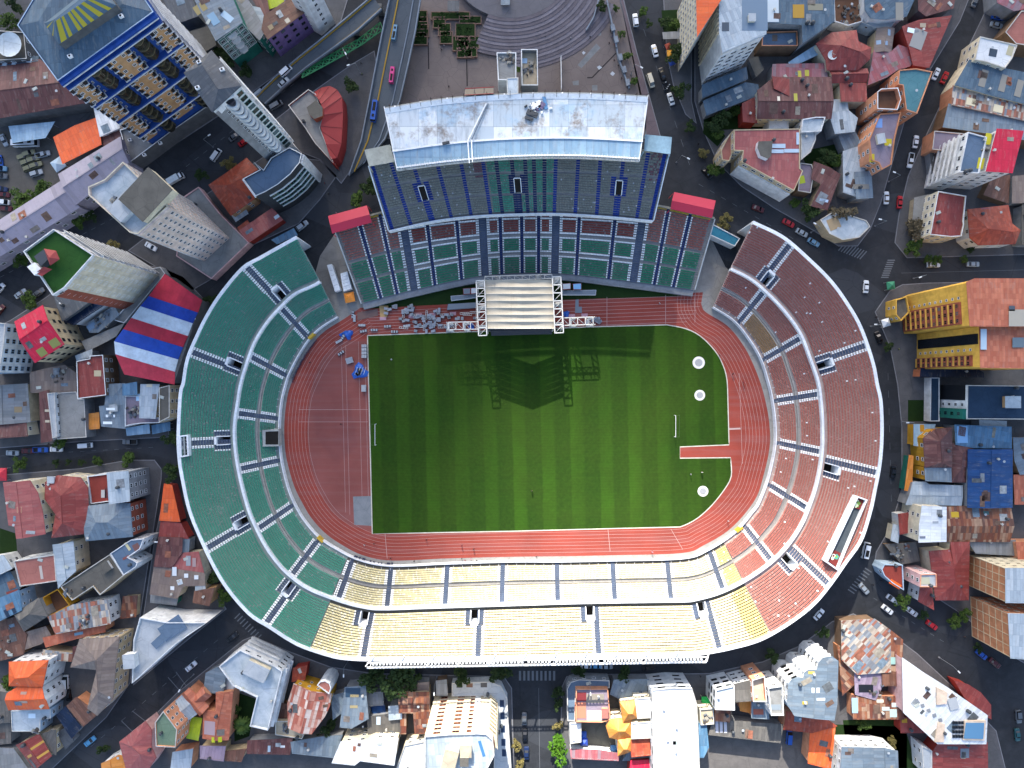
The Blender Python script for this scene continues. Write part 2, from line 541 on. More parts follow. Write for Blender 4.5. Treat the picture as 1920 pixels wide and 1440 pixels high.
class Tier:
 """Terrace between an inner and an outer edge given as matched samples over t in 0..1."""
 def __init__(s,I,O,zi,zo,n):
  s.I,s.O,s.zi,s.zo,s.n = np.array(I),np.array(O),zi,zo,n
  s.T = np.linspace(0,1,len(I))
 def xy(s,t,f):
  t = np.asarray(t,float)
  ix = np.stack([np.interp(t,s.T,s.I[:,k]) for k in (0,1)],-1)
  ox = np.stack([np.interp(t,s.T,s.O[:,k]) for k in (0,1)],-1)
  return ix + (ox - ix) * f
 def z(s,k):
  return s.zi + (s.zo - s.zi) * k / (s.n - 1)
 def prof(s,lo=0,hi=None):
  """(f, z) points of the stepped profile for rows LO..HI."""
  hi = s.n if hi is None else hi
  p = []
  for k in range(lo,hi):
   p += [(k / s.n,s.z(k)),((k + 1) / s.n,s.z(k))]
  return p
 def grid(s,mb,ts,prof,dz=0.0,m=0):
  ts = np.asarray(ts)
  V = []
  for f,z in prof:
   q = s.xy(ts,f)
   V += [(a[0],a[1],z + dz) for a in q]
  n = len(ts)
  F = [(j * n + i,j * n + i + 1,(j + 1) * n + i + 1,(j + 1) * n + i) for j in range(len(prof) - 1) for i in range(n - 1)]
  mb.add(V,F,m)
 def shift(s,t,d,f=0.5):
  """t moved by D metres along the row at depth F."""
  a,b = s.xy(t - 2e-3,f),s.xy(t + 2e-3,f)
  return t + d * 4e-3 / max(np.linalg.norm(b - a),1e-6)
 def seats(s,t0,t1,rows,skip,colour,step=0.5):
  """skip(row, t, s, S(t)) handled with lists: returns arrays."""
  out,ang,col = [],[],[]
  tt = np.linspace(t0,t1,600)
  for k in rows:
   f = (k + 0.55) / s.n
   q = s.xy(tt,f)
   L = np.concatenate([[0],np.cumsum(np.linalg.norm(np.diff(q,axis=0),axis=1))])
   cuts = []
   for (ta,hw,ww,r0,r1) in skip:
    if r0 <= k < r1 and t0 - .02 <= ta <= t1 + .02:
     c0 = np.interp(ta,tt,L)
     cuts.append((c0 - hw,c0 + hw,ww))
   cuts.sort()
   pos,whi = [],[]
   cur,wl = 0.2,0.0
   for lo,hi,ww in cuts + [(L[-1] - 0.2,1e9,0.0)]:
    lo = min(lo,L[-1] - 0.2)
    n_ = int((lo - cur) / step + 0.3)
    if n_ > 0:
     q_ = cur + (lo - cur) * (np.arange(n_) + 0.5) / n_
     pos.append(q_)
     whi.append((q_ - cur < wl) | (lo - q_ < ww))
    if hi > cur:
     cur,wl = hi,ww
   if not pos:
    continue
   ss = np.concatenate(pos)
   white = np.concatenate(whi)
   t = np.interp(ss,L,tt)
   xy = np.stack([np.interp(ss,L,q[:,0]),np.interp(ss,L,q[:,1])],1)
   keep = np.ones(len(ss),bool)
   dr = s.xy(t,1.0) - s.xy(t,0.0)
   a = np.arctan2(dr[:,1],dr[:,0]) - math.pi / 2
   c = colour(k,t,white)
   keep &= c[:,0] >= 0
   out.append(np.concatenate([xy,np.full((len(ss),1),s.z(k))],1)[keep])
   ang.append(a[keep])
   col.append(c[keep])
  return np.concatenate(out),np.concatenate(ang),np.concatenate(col)
_rs = np.random.RandomState(3)
def vary(c,n,k=0.14,fade=0.0,fc=FADE):
 v = np.array(c)[None] * (1 + _rs.uniform(-k,k,(n,1)))
 if fade:
  m = _rs.rand(n,1) < fade
  v = np.where(m,np.array(fc)[None] * (1 + _rs.uniform(-k,k,(n,1))),v)
 return v
def put_seats(root,rel,sets,single=100):
 """The SINGLE highest seats as objects of their own, all the others as one mesh."""
 X = np.concatenate([a for a,_,_ in sets])
 A = np.concatenate([a for _,a,_ in sets])
 C = np.concatenate([a for _,_,a in sets])
 X = X - np.array(rel)[None]
 top = np.argsort(-X[:,2],kind='stable')
 lim = X[top[0],2] - 0.9
 cand = top[X[top,2] > lim]
 pick = cand[np.linspace(0,len(cand) - 1,min(single,len(cand))).astype(int)]
 pick = np.unique(pick)
 cache = {}
 for i in pick:
  key = tuple(np.round(C[i] * 6))
  if key not in cache:
   cache[key] = seats_mesh('seat',np.zeros((1,3)),np.zeros(1),C[i:i + 1])
  obj('seat',cache[key],root,tuple(X[i]),float(A[i]))
 m = np.ones(len(X),bool)
 m[pick] = False
 o = obj('seat',seats_mesh('seat',X[m],A[m],C[m]),root)
 o['kind'] = 'stuff'
 return len(X)
# ---- the curved bowl: rays that sweep from the north-west end round the south side to the north-east end
MIDL = [(580,495),(602,527),(553,553),(522,582),(500,608),(480,640),(467,672),(453,718),(447,753),(441,797),(442,837),(448,880),(457,920),(468,958),(477,980),(497,1020),(520,1053),(543,1077),(580,1103),(637,1125),(678,1136),
  (715,1140),(807,1137),(960,1132),(1093,1128),(1280,1125),(1297,1124),(1347,1111),(1397,1087),(1447,1052),(1480,1017),(1502,983),(1515,953),(1530,908),(1540,850),(1541,795),(1537,742),(1532,713),(1518,673),(1500,627),
  (1472,587),(1440,553),(1407,525),(1365,504),(1340,495)]
OUTL = [(575,432),(553,443),(487,480),(453,500),(413,547),(387,587),(367,627),(348,673),(340,720),(335,737),(331,815),(333,862),(339,900),(352,958),(375,1015),(400,1067),(427,1110),(467,1155),(503,1178),(540,1202),(570,1217),(617,1232),(640,1237),(690,1240),
  (800,1240),(960,1238),(1130,1234),(1280,1231),(1320,1228),(1373,1218),(1430,1201),(1488,1167),(1530,1133),(1563,1093),(1588,1057),(1617,1015),(1635,960),(1643,923),(1653,870),(1657,813),(1655,753),(1648,720),(1642,687),(1630,647),(1617,613),(1600,581),
  (1563,528),(1515,480),(1470,442),(1420,417),(1395,405)]
INL = [(1320,555),(1330,571),(1376,601),(1408,640),(1428,675),(1440,712),(1448,745),(1454,790),(1454,837),(1442,895),(1424,943),(1412,960),(1379,998),(1327,1032),(1280,1047),(1148,1051),(1043,1053),(960,1053),(837,1057),(733,1061),(673,1050),(628,1028),(597,1007),(573,980),
       (558,957),(543,925),(532,887),(525,847),(523,800),(527,753),(535,720),(542,700),(560,665),(580,635),(603,613),(640,590),(652,583)][::-1]
def ray(t):
 a0,a1,b0,b1 = 243.0,97.0,83.0,-65.0
 if t < 0.36:
  o,a = (745,815),a0 + (a1 - a0) * t / 0.36
 elif t < 0.64:
  u = (t - 0.36) / 0.28
  o,a = (745 + 495 * u,815 - 30 * u),a1 + (b0 - a1) * u
 else:
  o,a = (1240,785),b0 + (b1 - b0) * (t - 0.64) / 0.36
 return np.array(o,float),np.array((math.cos(R(a)),math.sin(R(a))))
NT = 900
TS = np.linspace(0,1,NT)
RAYS = [ray(t) for t in TS]
def hits(line):
 L = smooth_line(line,3.0)
 A,B = L[:-1],L[1:]
 res = []
 for o,d in RAYS:
  e = B - A
  den = d[0] * e[:,1] - d[1] * e[:,0]
  den = np.where(np.abs(den) < 1e-9,1e-9,den)
  w_ = A - o
  lam = (w_[:,0] * e[:,1] - w_[:,1] * e[:,0]) / den
  mu = (w_[:,0] * d[1] - w_[:,1] * d[0]) / den
  ok = (mu >= -0.002) & (mu <= 1.002) & (lam > 50)
  if ok.any():
   res.append(o + d * lam[ok].min())
  else:
   res.append(None)
 good = [i for i,r in enumerate(res) if r is not None]
 arr = np.array([res[i] for i in good])
 return np.stack([np.interp(np.arange(NT),good,arr[:,k]) for k in (0,1)],1)
H_IN,H_MID,H_OUT = hits(INL),hits(MIDL),hits(OUTL)
def to_w(px,z):
 k = S * (1 - z / HC)
 return np.stack([(px[:,0] - 960) * k,(720 - px[:,1]) * k],1)
def t_of(x,y):
 q = np.array((x,y),float)
 best = []
 for o,d in RAYS:
  v = q - o
  lam = v @ d
  best.append(abs(v[0] * d[1] - v[1] * d[0]) if lam > 0 else 1e9)
 return float(TS[int(np.argmin(best))])
ZI,ZM,ZP,ZU,ZO = 1.7,7.4,9.6,8.7,16.0
Wi,Wm,Wo = to_w(H_IN,2.3),to_w(H_MID,ZP),to_w(H_OUT,ZO + 0.9)
def inward(A,B,d):
 """A moved D metres towards B."""
 v = B - A
 return A + v / np.linalg.norm(v,axis=1)[:,None] * d
LOW = Tier(inward(Wi,Wm,0.6),Wm,ZI,ZM,18)
UPP = Tier(inward(Wm,Wo,1.9),inward(Wo,Wm,1.1),ZU,ZO,18)
WK = (8,10)      # rows left free as the walkway of the lower tier
low_aisles = [t_of(*p) for p in [(552,608),(505,688),(485,780),(487,872),(515,970),(570,1047),(648,1085),(728,1100),(836,1098),(941,1095),(1046,1090),(1152,1088),(1256,1086),(1343,1065),(1423,1018),(1478,932),(1500,840),(1497,746),(1467,655),(1410,578)]]
upp_aisles = [t_of(*p) for p in [(490,530),(400,675),(400,830),(425,1006),(525,1130),(688,1190),(898,1190),(1120,1185),(1338,1170),(1518,1060),(1600,877),(1575,665),(1450,500)]]
# tunnel mouths: (pixel of its middle,aisle side) just outside the divider wall
voms = [t_of(*p) for p in [(525,555),(438,682),(415,826),(453,980),(541,1103),(683,1157),(891,1155),(1107,1152),(1317,1140),(1480,1050),(1560,878),(1547,683),(1440,525)]]
T1,T2 = t_of(608,1152),t_of(1398,1096)
def slab(mb,A,B,z0,z1,ts,m=0):
 """Solid wall with plan between polylines A and B (arrays over TS) from z0 to z1."""
 def at(Q):
  return np.stack([np.interp(ts,TS,Q[:,k]) for k in (0,1)],1)
 a,b = at(A),at(B)
 n = len(ts)
 V = [(*q,z0) for q in a] + [(*q,z1) for q in a] + [(*q,z1) for q in b] + [(*q,z0) for q in b]
 F = []
 for i in range(n - 1):
  for j in range(3):
   F.append((j * n + i,j * n + i + 1,(j + 1) * n + i + 1,(j + 1) * n + i))
 F += [(0,n,2 * n,3 * n),(n - 1,4 * n - 1,3 * n - 1,2 * n - 1)]
 mb.add(V,F,m)
def col_of(c,fade,fc=FADE):
 def f(k,t,white):
  v = vary(c,len(t),0.15,fade,fc)
  v[white] = vary(WHT,int(white.sum()),0.06)
  return v
 return f
def green_col(k,t,white):
 v = vary(GREEN,len(t),0.1,0.03,srgb('7b8d84'))
 v[white] = vary(WHT,int(white.sum()),0.06)
 return v
def red_col(k,t,white):
 v = vary(RED,len(t),0.09,0.1,srgb('a9756c'))
 v[white] = vary(WHT,int(white.sum()),0.06)
 m = _rs.rand(len(t)) < 0.006
 v[m] = WHT
 return v
def red_low(k,t,white):
 v = red_col(k,t,white)
 m = (t > t_a) & (t < t_b) & (k < WK[0]) & ~white
 v[m] = vary(srgb('9a7a52'),int(m.sum()),0.12)
 return v
t_a,t_b = t_of(1437,665),t_of(1386,600)
def yel_col(k,t,white):
 v = vary(YEL,len(t),0.06,0.2,srgb('e6dfc4'))
 v[white] = vary(WHT,int(white.sum()),0.05)
 m = (t > t_y) & ~white
 v[m] = vary(srgb('d0bd78'),int(m.sum()),0.1,0.05,srgb('e6dfc4'))
 return v
t_y = t_of(1350,1060)
def bowl(name,label,ta,tb,cu,cl):
 ts = np.linspace(ta,tb,max(24,int((tb - ta) * 260)))
 mid = np.array([np.interp((ta + tb) / 2,TS,Wm[:,k]) for k in (0,1)])
 base = (float(mid[0]),float(mid[1]),0.0)
 root = thing(name,label,'stadium stand',base)
 b = MB()
 con = {yel_col: CON_Y,red_col: CON_R,green_col: CON_G}[cu]
 LOW.grid(b,ts,LOW.prof())
 b.build('lower_terrace',con,root,rel=base)
 vts = [v for v in voms if ta < v < tb]
 holes = [(UPP.shift(v,-1.25,0.1),UPP.shift(v,1.25,0.1)) for v in vts]
 holes = [(min(h),max(h)) for h in holes]
 cuts = sorted(set(list(ts) + [x for h in holes for x in h]))
 b = MB()
 HR = 5
 edges = [ta] + [x for h in sorted(holes) for x in h] + [tb]
 for i in range(0,len(edges),2):
  sub = [edges[i]] + [x for x in cuts if edges[i] < x < edges[i + 1]] + [edges[i + 1]]
  UPP.grid(b,sub,UPP.prof(0,HR))
 UPP.grid(b,cuts,[(HR / UPP.n,UPP.z(HR - 1))] + UPP.prof(HR))
 # walkway behind the divider wall
 q0 = inward(Wm,Wo,0.8)
 q1 = inward(Wm,Wo,1.92)
 slab(b,q0,q1,ZU - 0.35,ZU - 0.02,ts)
 b.build('upper_terrace',con,root,rel=base)
 b = MB()
 slab(b,Wm,inward(Wm,Wo,0.8),ZM - 0.4,ZP,ts)
 b.build('divider_wall',M_rim,root,rel=base)
 b = MB()
 slab(b,inward(Wo,Wm,1.1),Wo,ZO - 1.0,ZO + 0.9,ts)
 slab(b,inward(Wo,Wm,0.5),inward(Wo,Wm,0.05),0,ZO - 1.0,ts)
 b.build('rim_wall',M_rim,root,rel=base)
 b = MB()
 slab(b,Wi,inward(Wi,Wm,0.28),0,2.3,ts)
 slab(b,inward(Wi,Wm,0.29),inward(Wi,Wm,0.6),0,ZI,ts,1)
 b.build('track_wall',[M_rim,CON],root,rel=base)
 skL,skU = [],[]
 for a in low_aisles:
  if ta - 0.004 < a < tb + 0.002:
   c = min(max(a,ta + 0.0025),tb - 0.0025)
   h0,h1 = LOW.shift(c,-0.75,0.5),LOW.shift(c,0.75,0.5)
   m = MB()
   LOW.grid(m,np.linspace(h0,h1,3),LOW.prof(),0.06)
   m.build('aisle',M_aisle,root,rel=base)
   skL.append((c,0.8,1.05,0,WK[0]))
   skL.append((c,0.8,1.05,WK[1],99))
 for a in upp_aisles:
  if ta < a < tb:
   h0,h1 = UPP.shift(a,-0.8,0.5),UPP.shift(a,0.8,0.5)
   m = MB()
   UPP.grid(m,np.linspace(h0,h1,3),UPP.prof(),0.06)
   m.build('aisle',M_aisle,root,rel=base)
   skU.append((a,0.85,1.05,0,99))
 for v,h in zip(vts,holes):
  # dark landings both sides of the mouth,then the mouth itself
  for s_ in (-1,1):
   h0,h1 = sorted((UPP.shift(v,s_ * 1.5,0.1),UPP.shift(v,s_ * 2.9,0.1)))
   m = MB()
   UPP.grid(m,np.linspace(h0,h1,3),UPP.prof(0,HR + 1),0.045)
   m.build('landing',M_aisle,root,rel=base)
  skU.append((v,3.0,0.6,0,HR + 1))
  m = MB()
  f1 = HR / UPP.n
  zt = UPP.z(HR) + 0.75
  zf = ZU - 2.8
  for x,sg in ((h[0],-1),(h[1],1)):
   a,c = UPP.xy(x,0.0),UPP.xy(x,f1)
   dv = UPP.xy(h[1],0) - UPP.xy(h[0],0)
   dv = dv / np.linalg.norm(dv) * sg
   p4 = [a,c,c + dv * 0.28,a + dv * 0.28]
   m.add([(*p,z) for z in (zf,0) for p in p4][:4] + [(*p4[0],ZU + 0.7),(*p4[1],zt),(*p4[2],zt),(*p4[3],ZU + 0.7)],[(0,1,5,4),(1,2,6,5),(2,3,7,6),(3,0,4,7),(4,5,6,7)])
  a,c = UPP.xy(h[0],f1),UPP.xy(h[1],f1)
  o_ = UPP.xy((h[0] + h[1]) / 2,f1 + 0.03) - UPP.xy((h[0] + h[1]) / 2,f1)
  o_ = o_ / np.linalg.norm(o_) * 0.75
  m.prism([tuple(a),tuple(c),tuple(c + o_),tuple(a + o_)],zf,zt + 0.02)
  p4 = [UPP.xy(h[0],0.0),UPP.xy(h[1],0.0),UPP.xy(h[1],f1),UPP.xy(h[0],f1)]
  m.add([(*p,zf) for p in p4],[(0,1,2,3)],1)  # near-black floor adds painted shade inside the mouth
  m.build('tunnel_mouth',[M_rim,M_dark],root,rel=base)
 m = MB()
 LOW.grid(m,ts,LOW.prof(*WK),0.04)
 m.build('walkway',M_walk,root,rel=base)
 rowsL = [k for k in range(1,LOW.n) if not WK[0] <= k < WK[1]]
 sets = [LOW.seats(ta,tb,rowsL,skL,cl),UPP.seats(ta,tb,range(0,UPP.n),skU,cu)]
 put_seats(root,base,sets)
 return root,base
gs,gs_b = bowl('curved_stand','curved two tier stadium stand with green seats and white aisle edges',0.0,T1,green_col,green_col)
ys,ys_b = bowl('straight_stand','straight sunlit stadium stand with pale yellow seats',T1,T2,yel_col,yel_col)
rs,rs_b = bowl('curved_stand','curved two tier stadium stand with faded red seats',T2,1.0,red_col,red_low)
# the gallery boxes let into the upper tier
def pit(root,base,px,z,label_,inner):
 p = ccw([P(x,y,z)[:2] for x,y in px])
 q = inset(p,0.45)
 b = MB()
 n = len(p)
 V = [(*a,z) for a in p] + [(*a,z) for a in q] + [(*a,z - 3.6) for a in p] + [(*a,z - 1.4) for a in q]
 F = [(i,(i + 1) % n,n + (i + 1) % n,n + i) for i in range(n)] + [(2 * n + i,2 * n + (i + 1) % n,(i + 1) % n,i) for i in range(n)] + [(n + i,n + (i + 1) % n,3 * n + (i + 1) % n,3 * n + i) for i in range(n)]
 b.add(V,F)
 b.add([(*a,z - 1.4) for a in q],[tuple(range(n))],1)
 o = b.build('gallery_box',[M_rim,inner],root,rel=base)
 return o
ga = pit(rs,rs_b,[(1608,930),(1627,937),(1571,1070),(1549,1054)],ZO + 1.2,'',deck('gallery_floor','4b5359','3c4348'))
mb = MB()
z = ZO + 0.2
mb.prism([P(x,y,z)[:2] for x,y in [(1564,1031),(1577,1037),(1567,1062),(1554,1053)]],z - 0.1,z)
mb.cyl(P(1563,1042,z),0.62,0.03,16,1)
mb.cyl(P(1563,1042,z + .03),0.35,0.02,16,0)
mb.cyl(P(1561,1047,z),0.5,0.03,16,1)
mb.cyl(P(1568,1044,z),0.95,0.025,5,2)
mb.cyl(P(1568,1044,z + .025),0.5,0.02,4,3)
mb.build('painted_panel',[plain('panel_red','6a2420',0.8),plain('panel_white','d9d2c2',0.8),plain('panel_teal','3f8f86',0.8),plain('panel_green','6f9c3c',0.8)],rs,rel=rs_b)
mb = MB()
mb.prism([P(x,y,z)[:2] for x,y in [(1606,934),(1620,939),(1614,956),(1600,952)]],z - 0.1,z)
for i in range(9):
 mb.cyl(P(1604 + rnd.random() * 11,938 + rnd.random() * 14,z + 0.01 * i),0.3 + rnd.random() * .35,0.04,6,1 + i % 2)
mb.build('planter_panel',[plain('panel_red','6a2420'),plain('planter_leaf','5f7d3a',0.8),plain('planter_pale','b9c9a4',0.8)],rs,rel=rs_b)
pit(gs,gs_b,[(336,817),(352,815),(354,855),(338,858)],ZO + 1.0,'',M_dark)
b = MB()
for y in range(818,856,6):
 b.bar(P(343,y,ZO + 0.6),P(352,y,ZO + 0.6),0.12)
b.bar(P(345,817,ZO + .7),P(347,856,ZO + .7),0.3)
b.build('camera_platform',plain('grey_steel','8f9492',0.5,0.3),gs,rel=gs_b)
# the wide players' tunnel in the lower west tier
b = MB()
p = [P(x,y,3.4)[:2] for x,y in [(494,806),(524,804),(525,836),(495,837)]]
q = [P(x,y,3.4)[:2] for x,y in [(500,809),(524,808),(524,833),(500,833)]]
V = [(*a,4.6) for a in ccw(p)] + [(*a,4.6) for a in ccw(q)]
b.add(V,[(i,(i + 1) % 4,4 + (i + 1) % 4,4 + i) for i in range(4)])
b.add([(*a,1.4) for a in ccw(p)] + [(*a,4.6) for a in ccw(p)],[(i,(i + 1) % 4,4 + (i + 1) % 4,4 + i) for i in range(4)])
b.add([(*a,4.55) for a in ccw(q)] ,[(0,1,2,3)],1)  # near-black lid just under the rim paints the tunnel's inner shade
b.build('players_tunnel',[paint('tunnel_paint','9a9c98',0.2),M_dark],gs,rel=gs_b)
# yellow gates in the track wall
for r_,b_,(x,y),a in ((gs,gs_b,(600,1012),-0.75),(gs,gs_b,(583,630),0.75),(rs,rs_b,(1387,993),0.65)):
 m = MB()
 m.box((*P(x,y,2.4)[:2],1.25),(2.6,0.8,2.5),a)
 m.build('gate',plain('gate_yellow','b3932f',0.6),r_,rel=b_)
# railings of the front row: little white posts
for r_,b_,ta,tb in ((gs,gs_b,0.0,T1),(ys,ys_b,T1,T2),(rs,rs_b,T2,1.0)):
 m = MB()
 for t in np.arange(ta + 0.004,tb,0.0085):
  a,c = LOW.xy(t,0.0),LOW.xy(t,0.07)
  m.bar((*a,3.0),(*c,3.0),0.05)
 m.build('front_railing',M_white,r_,rel=b_)
# floodlight gantry behind the yellow stand
b,lamps = MB(),[]
z = ZO + 3.0
for i,x in enumerate(np.linspace(693,1322,12)):
 b.bar(P(x + 8,1230 - 10 * i / 11,ZO + .9),P(x - (8 if i < 11 else -3),1250 - 10 * i / 11,z),0.22)
 b.bar(P(x + 8,1232 - 10 * i / 11,ZO - 3),P(x,1252 - 10 * i / 11,z - 1.4),0.18)
for dy,dz in ((0,0),(-8,0),(2,-1.2)):
 b.bar(P(688,1251 + dy,z + dz),P(1325,1240 + dy,z + dz),0.18)
b.build('floodlight_gantry',M_white,ys,rel=ys_b)
lm_m = None
for i in range(96):
 x = 700 + 615 * i / 95
 if rnd.random() < 0.06:
  continue
 y = 1247.5 - 10 * (x - 690) / 632
 c = P(x,y - 1.5,z + 0.3)
 if lm_m is None:
  t_ = MB()
  t_.box((0,0,0),(0.62,0.5,0.55))
  t_.box((0,0.28,0.0),(0.5,0.06,0.42),0,1)
  lm_m = mesh('floodlight',t_.V,t_.F,[plain('lamp_housing','c9ccce',0.45),plain('lamp_glass','9fb0bb',0.15)],t_.M)
 obj('floodlight',lm_m,ys,(c[0] - ys_b[0],c[1] - ys_b[1],c[2]),rnd.uniform(-.15,.15))
# ---- main stand
def knots(pts,n=240):
 L = smooth_line(pts,1.0)
 # parameter runs evenly between the given knots
 out = []
 p = [np.array(q,float) for q in pts]
 m = len(p) - 1
 for u in np.linspace(0,m,n):
  i = min(int(u),m - 1)
  t = u - i
  b_,c_ = p[i],p[i + 1]
  a_ = p[i - 1] if i else 2 * b_ - c_
  d_ = p[i + 2] if i + 2 <= m else 2 * c_ - b_
  out.append(0.5 * (2 * b_ + (c_ - a_) * t + (2 * a_ - 5 * b_ + 4 * c_ - d_) * t * t + (3 * b_ - a_ - 3 * c_ + d_) * t ** 3))
 return np.array(out)
LF = [(679,569),(777,544),(910,517),(1040,513),(1187,529),(1301,544)]
LB = [(627,425),(752,394),(903,380),(1043,377),(1208,385),(1338,412)]
ML = Tier(to_w(knots(LF),1.6),to_w(knots(LB),10.5),1.6,10.5,31)
UF = [(729,432),(810,414),(890,404),(975,400),(1050,399.5),(1140,405),(1225,413)]
UB = [(692,311),(772,294),(868,283),(965,279),(1055,278),(1150,281),(1254,287)]
ZA,ZB = 14.0,27.5
MU = Tier(to_w(knots(UF),ZA + 1),to_w(knots(UB),ZB + 1),ZA,ZB,27)
mid = ML.xy(0.5,0.5)
mb_base = (float(mid[0]),float(mid[1]),0.0)
ms = thing('grandstand','tall main grandstand with blue aisles and a patched white roof','stadium stand',mb_base)
tt = np.linspace(0,1,60)
b = MB()
ML.grid(b,tt,ML.prof())
b.build('lower_terrace',CON,ms,rel=mb_base)
b = MB()
MU.grid(b,tt,MU.prof())
b.build('upper_terrace',CON,ms,rel=mb_base)
TS2 = np.linspace(0,1,240)
def slab2(mb,A,B,z0,z1):
 global TS
 keep,TS = TS,TS2
 slab(mb,A,B,z0,z1,tt)
 TS = keep
b = MB()
slab2(b,inward(MU.I,MU.O,-0.35),inward(MU.I,MU.O,0.0),ZA - 1.8,ZA + 1.0)
b.build('balcony_wall',M_rim,ms,rel=mb_base)
b = MB()
slab2(b,inward(ML.I,ML.O,-1.9),inward(ML.I,ML.O,0.0),0,1.3)
slab2(b,inward(ML.I,ML.O,-2.1),inward(ML.I,ML.O,-1.9),0,1.9)
b.build('front_walkway',paint('walkway_paint','7d8288',0.2),ms,rel=mb_base)
b = MB()
slab2(b,ML.O,inward(ML.O,ML.I,-0.6),0,11.6)
slab2(b,inward(MU.I,MU.O,0.0),inward(MU.I,MU.O,6.0),ZA - 1.0,ZA - 0.3)
slab2(b,MU.O,inward(MU.O,MU.I,-0.5),8,ZB + 1.5)
b.build('back_wall',paint('stand_wall','8b8a80',0.3,0.2,0.85,0.2,'5f5d52'),ms,rel=mb_base)
for tier,zz0,zz1 in ((ML,1.6,11.6),(MU,ZA,ZB + 1.2)):
 for t in (0.0,1.0):
  b = MB()
  a,c = tier.xy(t,0),tier.xy(t,1)
  dv = tier.xy(0.02,.5) - tier.xy(0,.5)
  dv = dv / np.linalg.norm(dv) * (-0.35 if t == 0 else 0.35)
  e0,e1 = c,a
  b.add([(*a,0.0 if tier is ML else zz0 - 2),(*c,0.0 if tier is ML else zz1 - 4),(*c,zz1),(*a,zz0 + 1.0),(*(a + dv),0.0 if tier is ML else zz0 - 2),(*(c + dv),0.0 if tier is ML else zz1 - 4),(*(c + dv),zz1),(*(a + dv),zz0 + 1.0)],
              [(0,1,2,3),(7,6,5,4),(3,2,6,7),(0,4,5,1),(1,5,6,2),(0,3,7,4)])
  b.build('side_wall',M_rim if tier is MU else paint('lower_side_paint','b4b6b4',0.2),ms,rel=mb_base)
# lower tier: blocks of red above green,edged with white seats
big = [0.2,0.4,0.6,0.8]
small = [0.075,0.14,0.262,0.335,0.448,0.508,0.555,0.655,0.735,0.865,0.93]
walks = {8,16}
skM = []
for t in big:
 m = MB()
 h0,h1 = ML.shift(t,-1.25),ML.shift(t,1.25)
 ML.grid(m,np.linspace(h0,h1,3),ML.prof(),0.05)
 m.build('aisle',M_aisle,ms,rel=mb_base)
 skM.append((t,1.3,1.0,0,99))
for t in small:
 m = MB()
 h0,h1 = ML.shift(t,-0.5),ML.shift(t,0.5)
 ML.grid(m,np.linspace(h0,h1,3),ML.prof(),0.05)
 m.build('aisle',M_navy,ms,rel=mb_base)
 skM.append((t,0.55,0.55,0,99))
skM += [(0.0,0.8,0,0,99),(1.0,2.6 / 2,0,0,99)]
def ml_col(k,t,white):
 n = len(t)
 red = (k > 16)
 core = (t > 0.2) & (t < 0.8)
 v = vary(srgb('85382f') if red else srgb('23805f'),n,0.1,0.06 if red else 0.03,srgb('8f7771') if red else srgb('7b8d84'))
 wing_red = ~core & (k > 16)
 v[wing_red] = vary(RED,int(wing_red.sum()),0.14,0.2,srgb('8f7771'))
 v[white] = vary(WHT,int(white.sum()),0.05)
 if k in (7,9,15,17,23):
  v[core] = vary(WHT,int(core.sum()),0.05)
 if k == 30:
  m = ~core
  v[m] = vary(srgb('b59a3a'),int(m.sum()),.1)
 if k in walks:
  v[:] = -1
 return v
setsM = [ML.seats(0,1,range(0,31),skM,ml_col)]
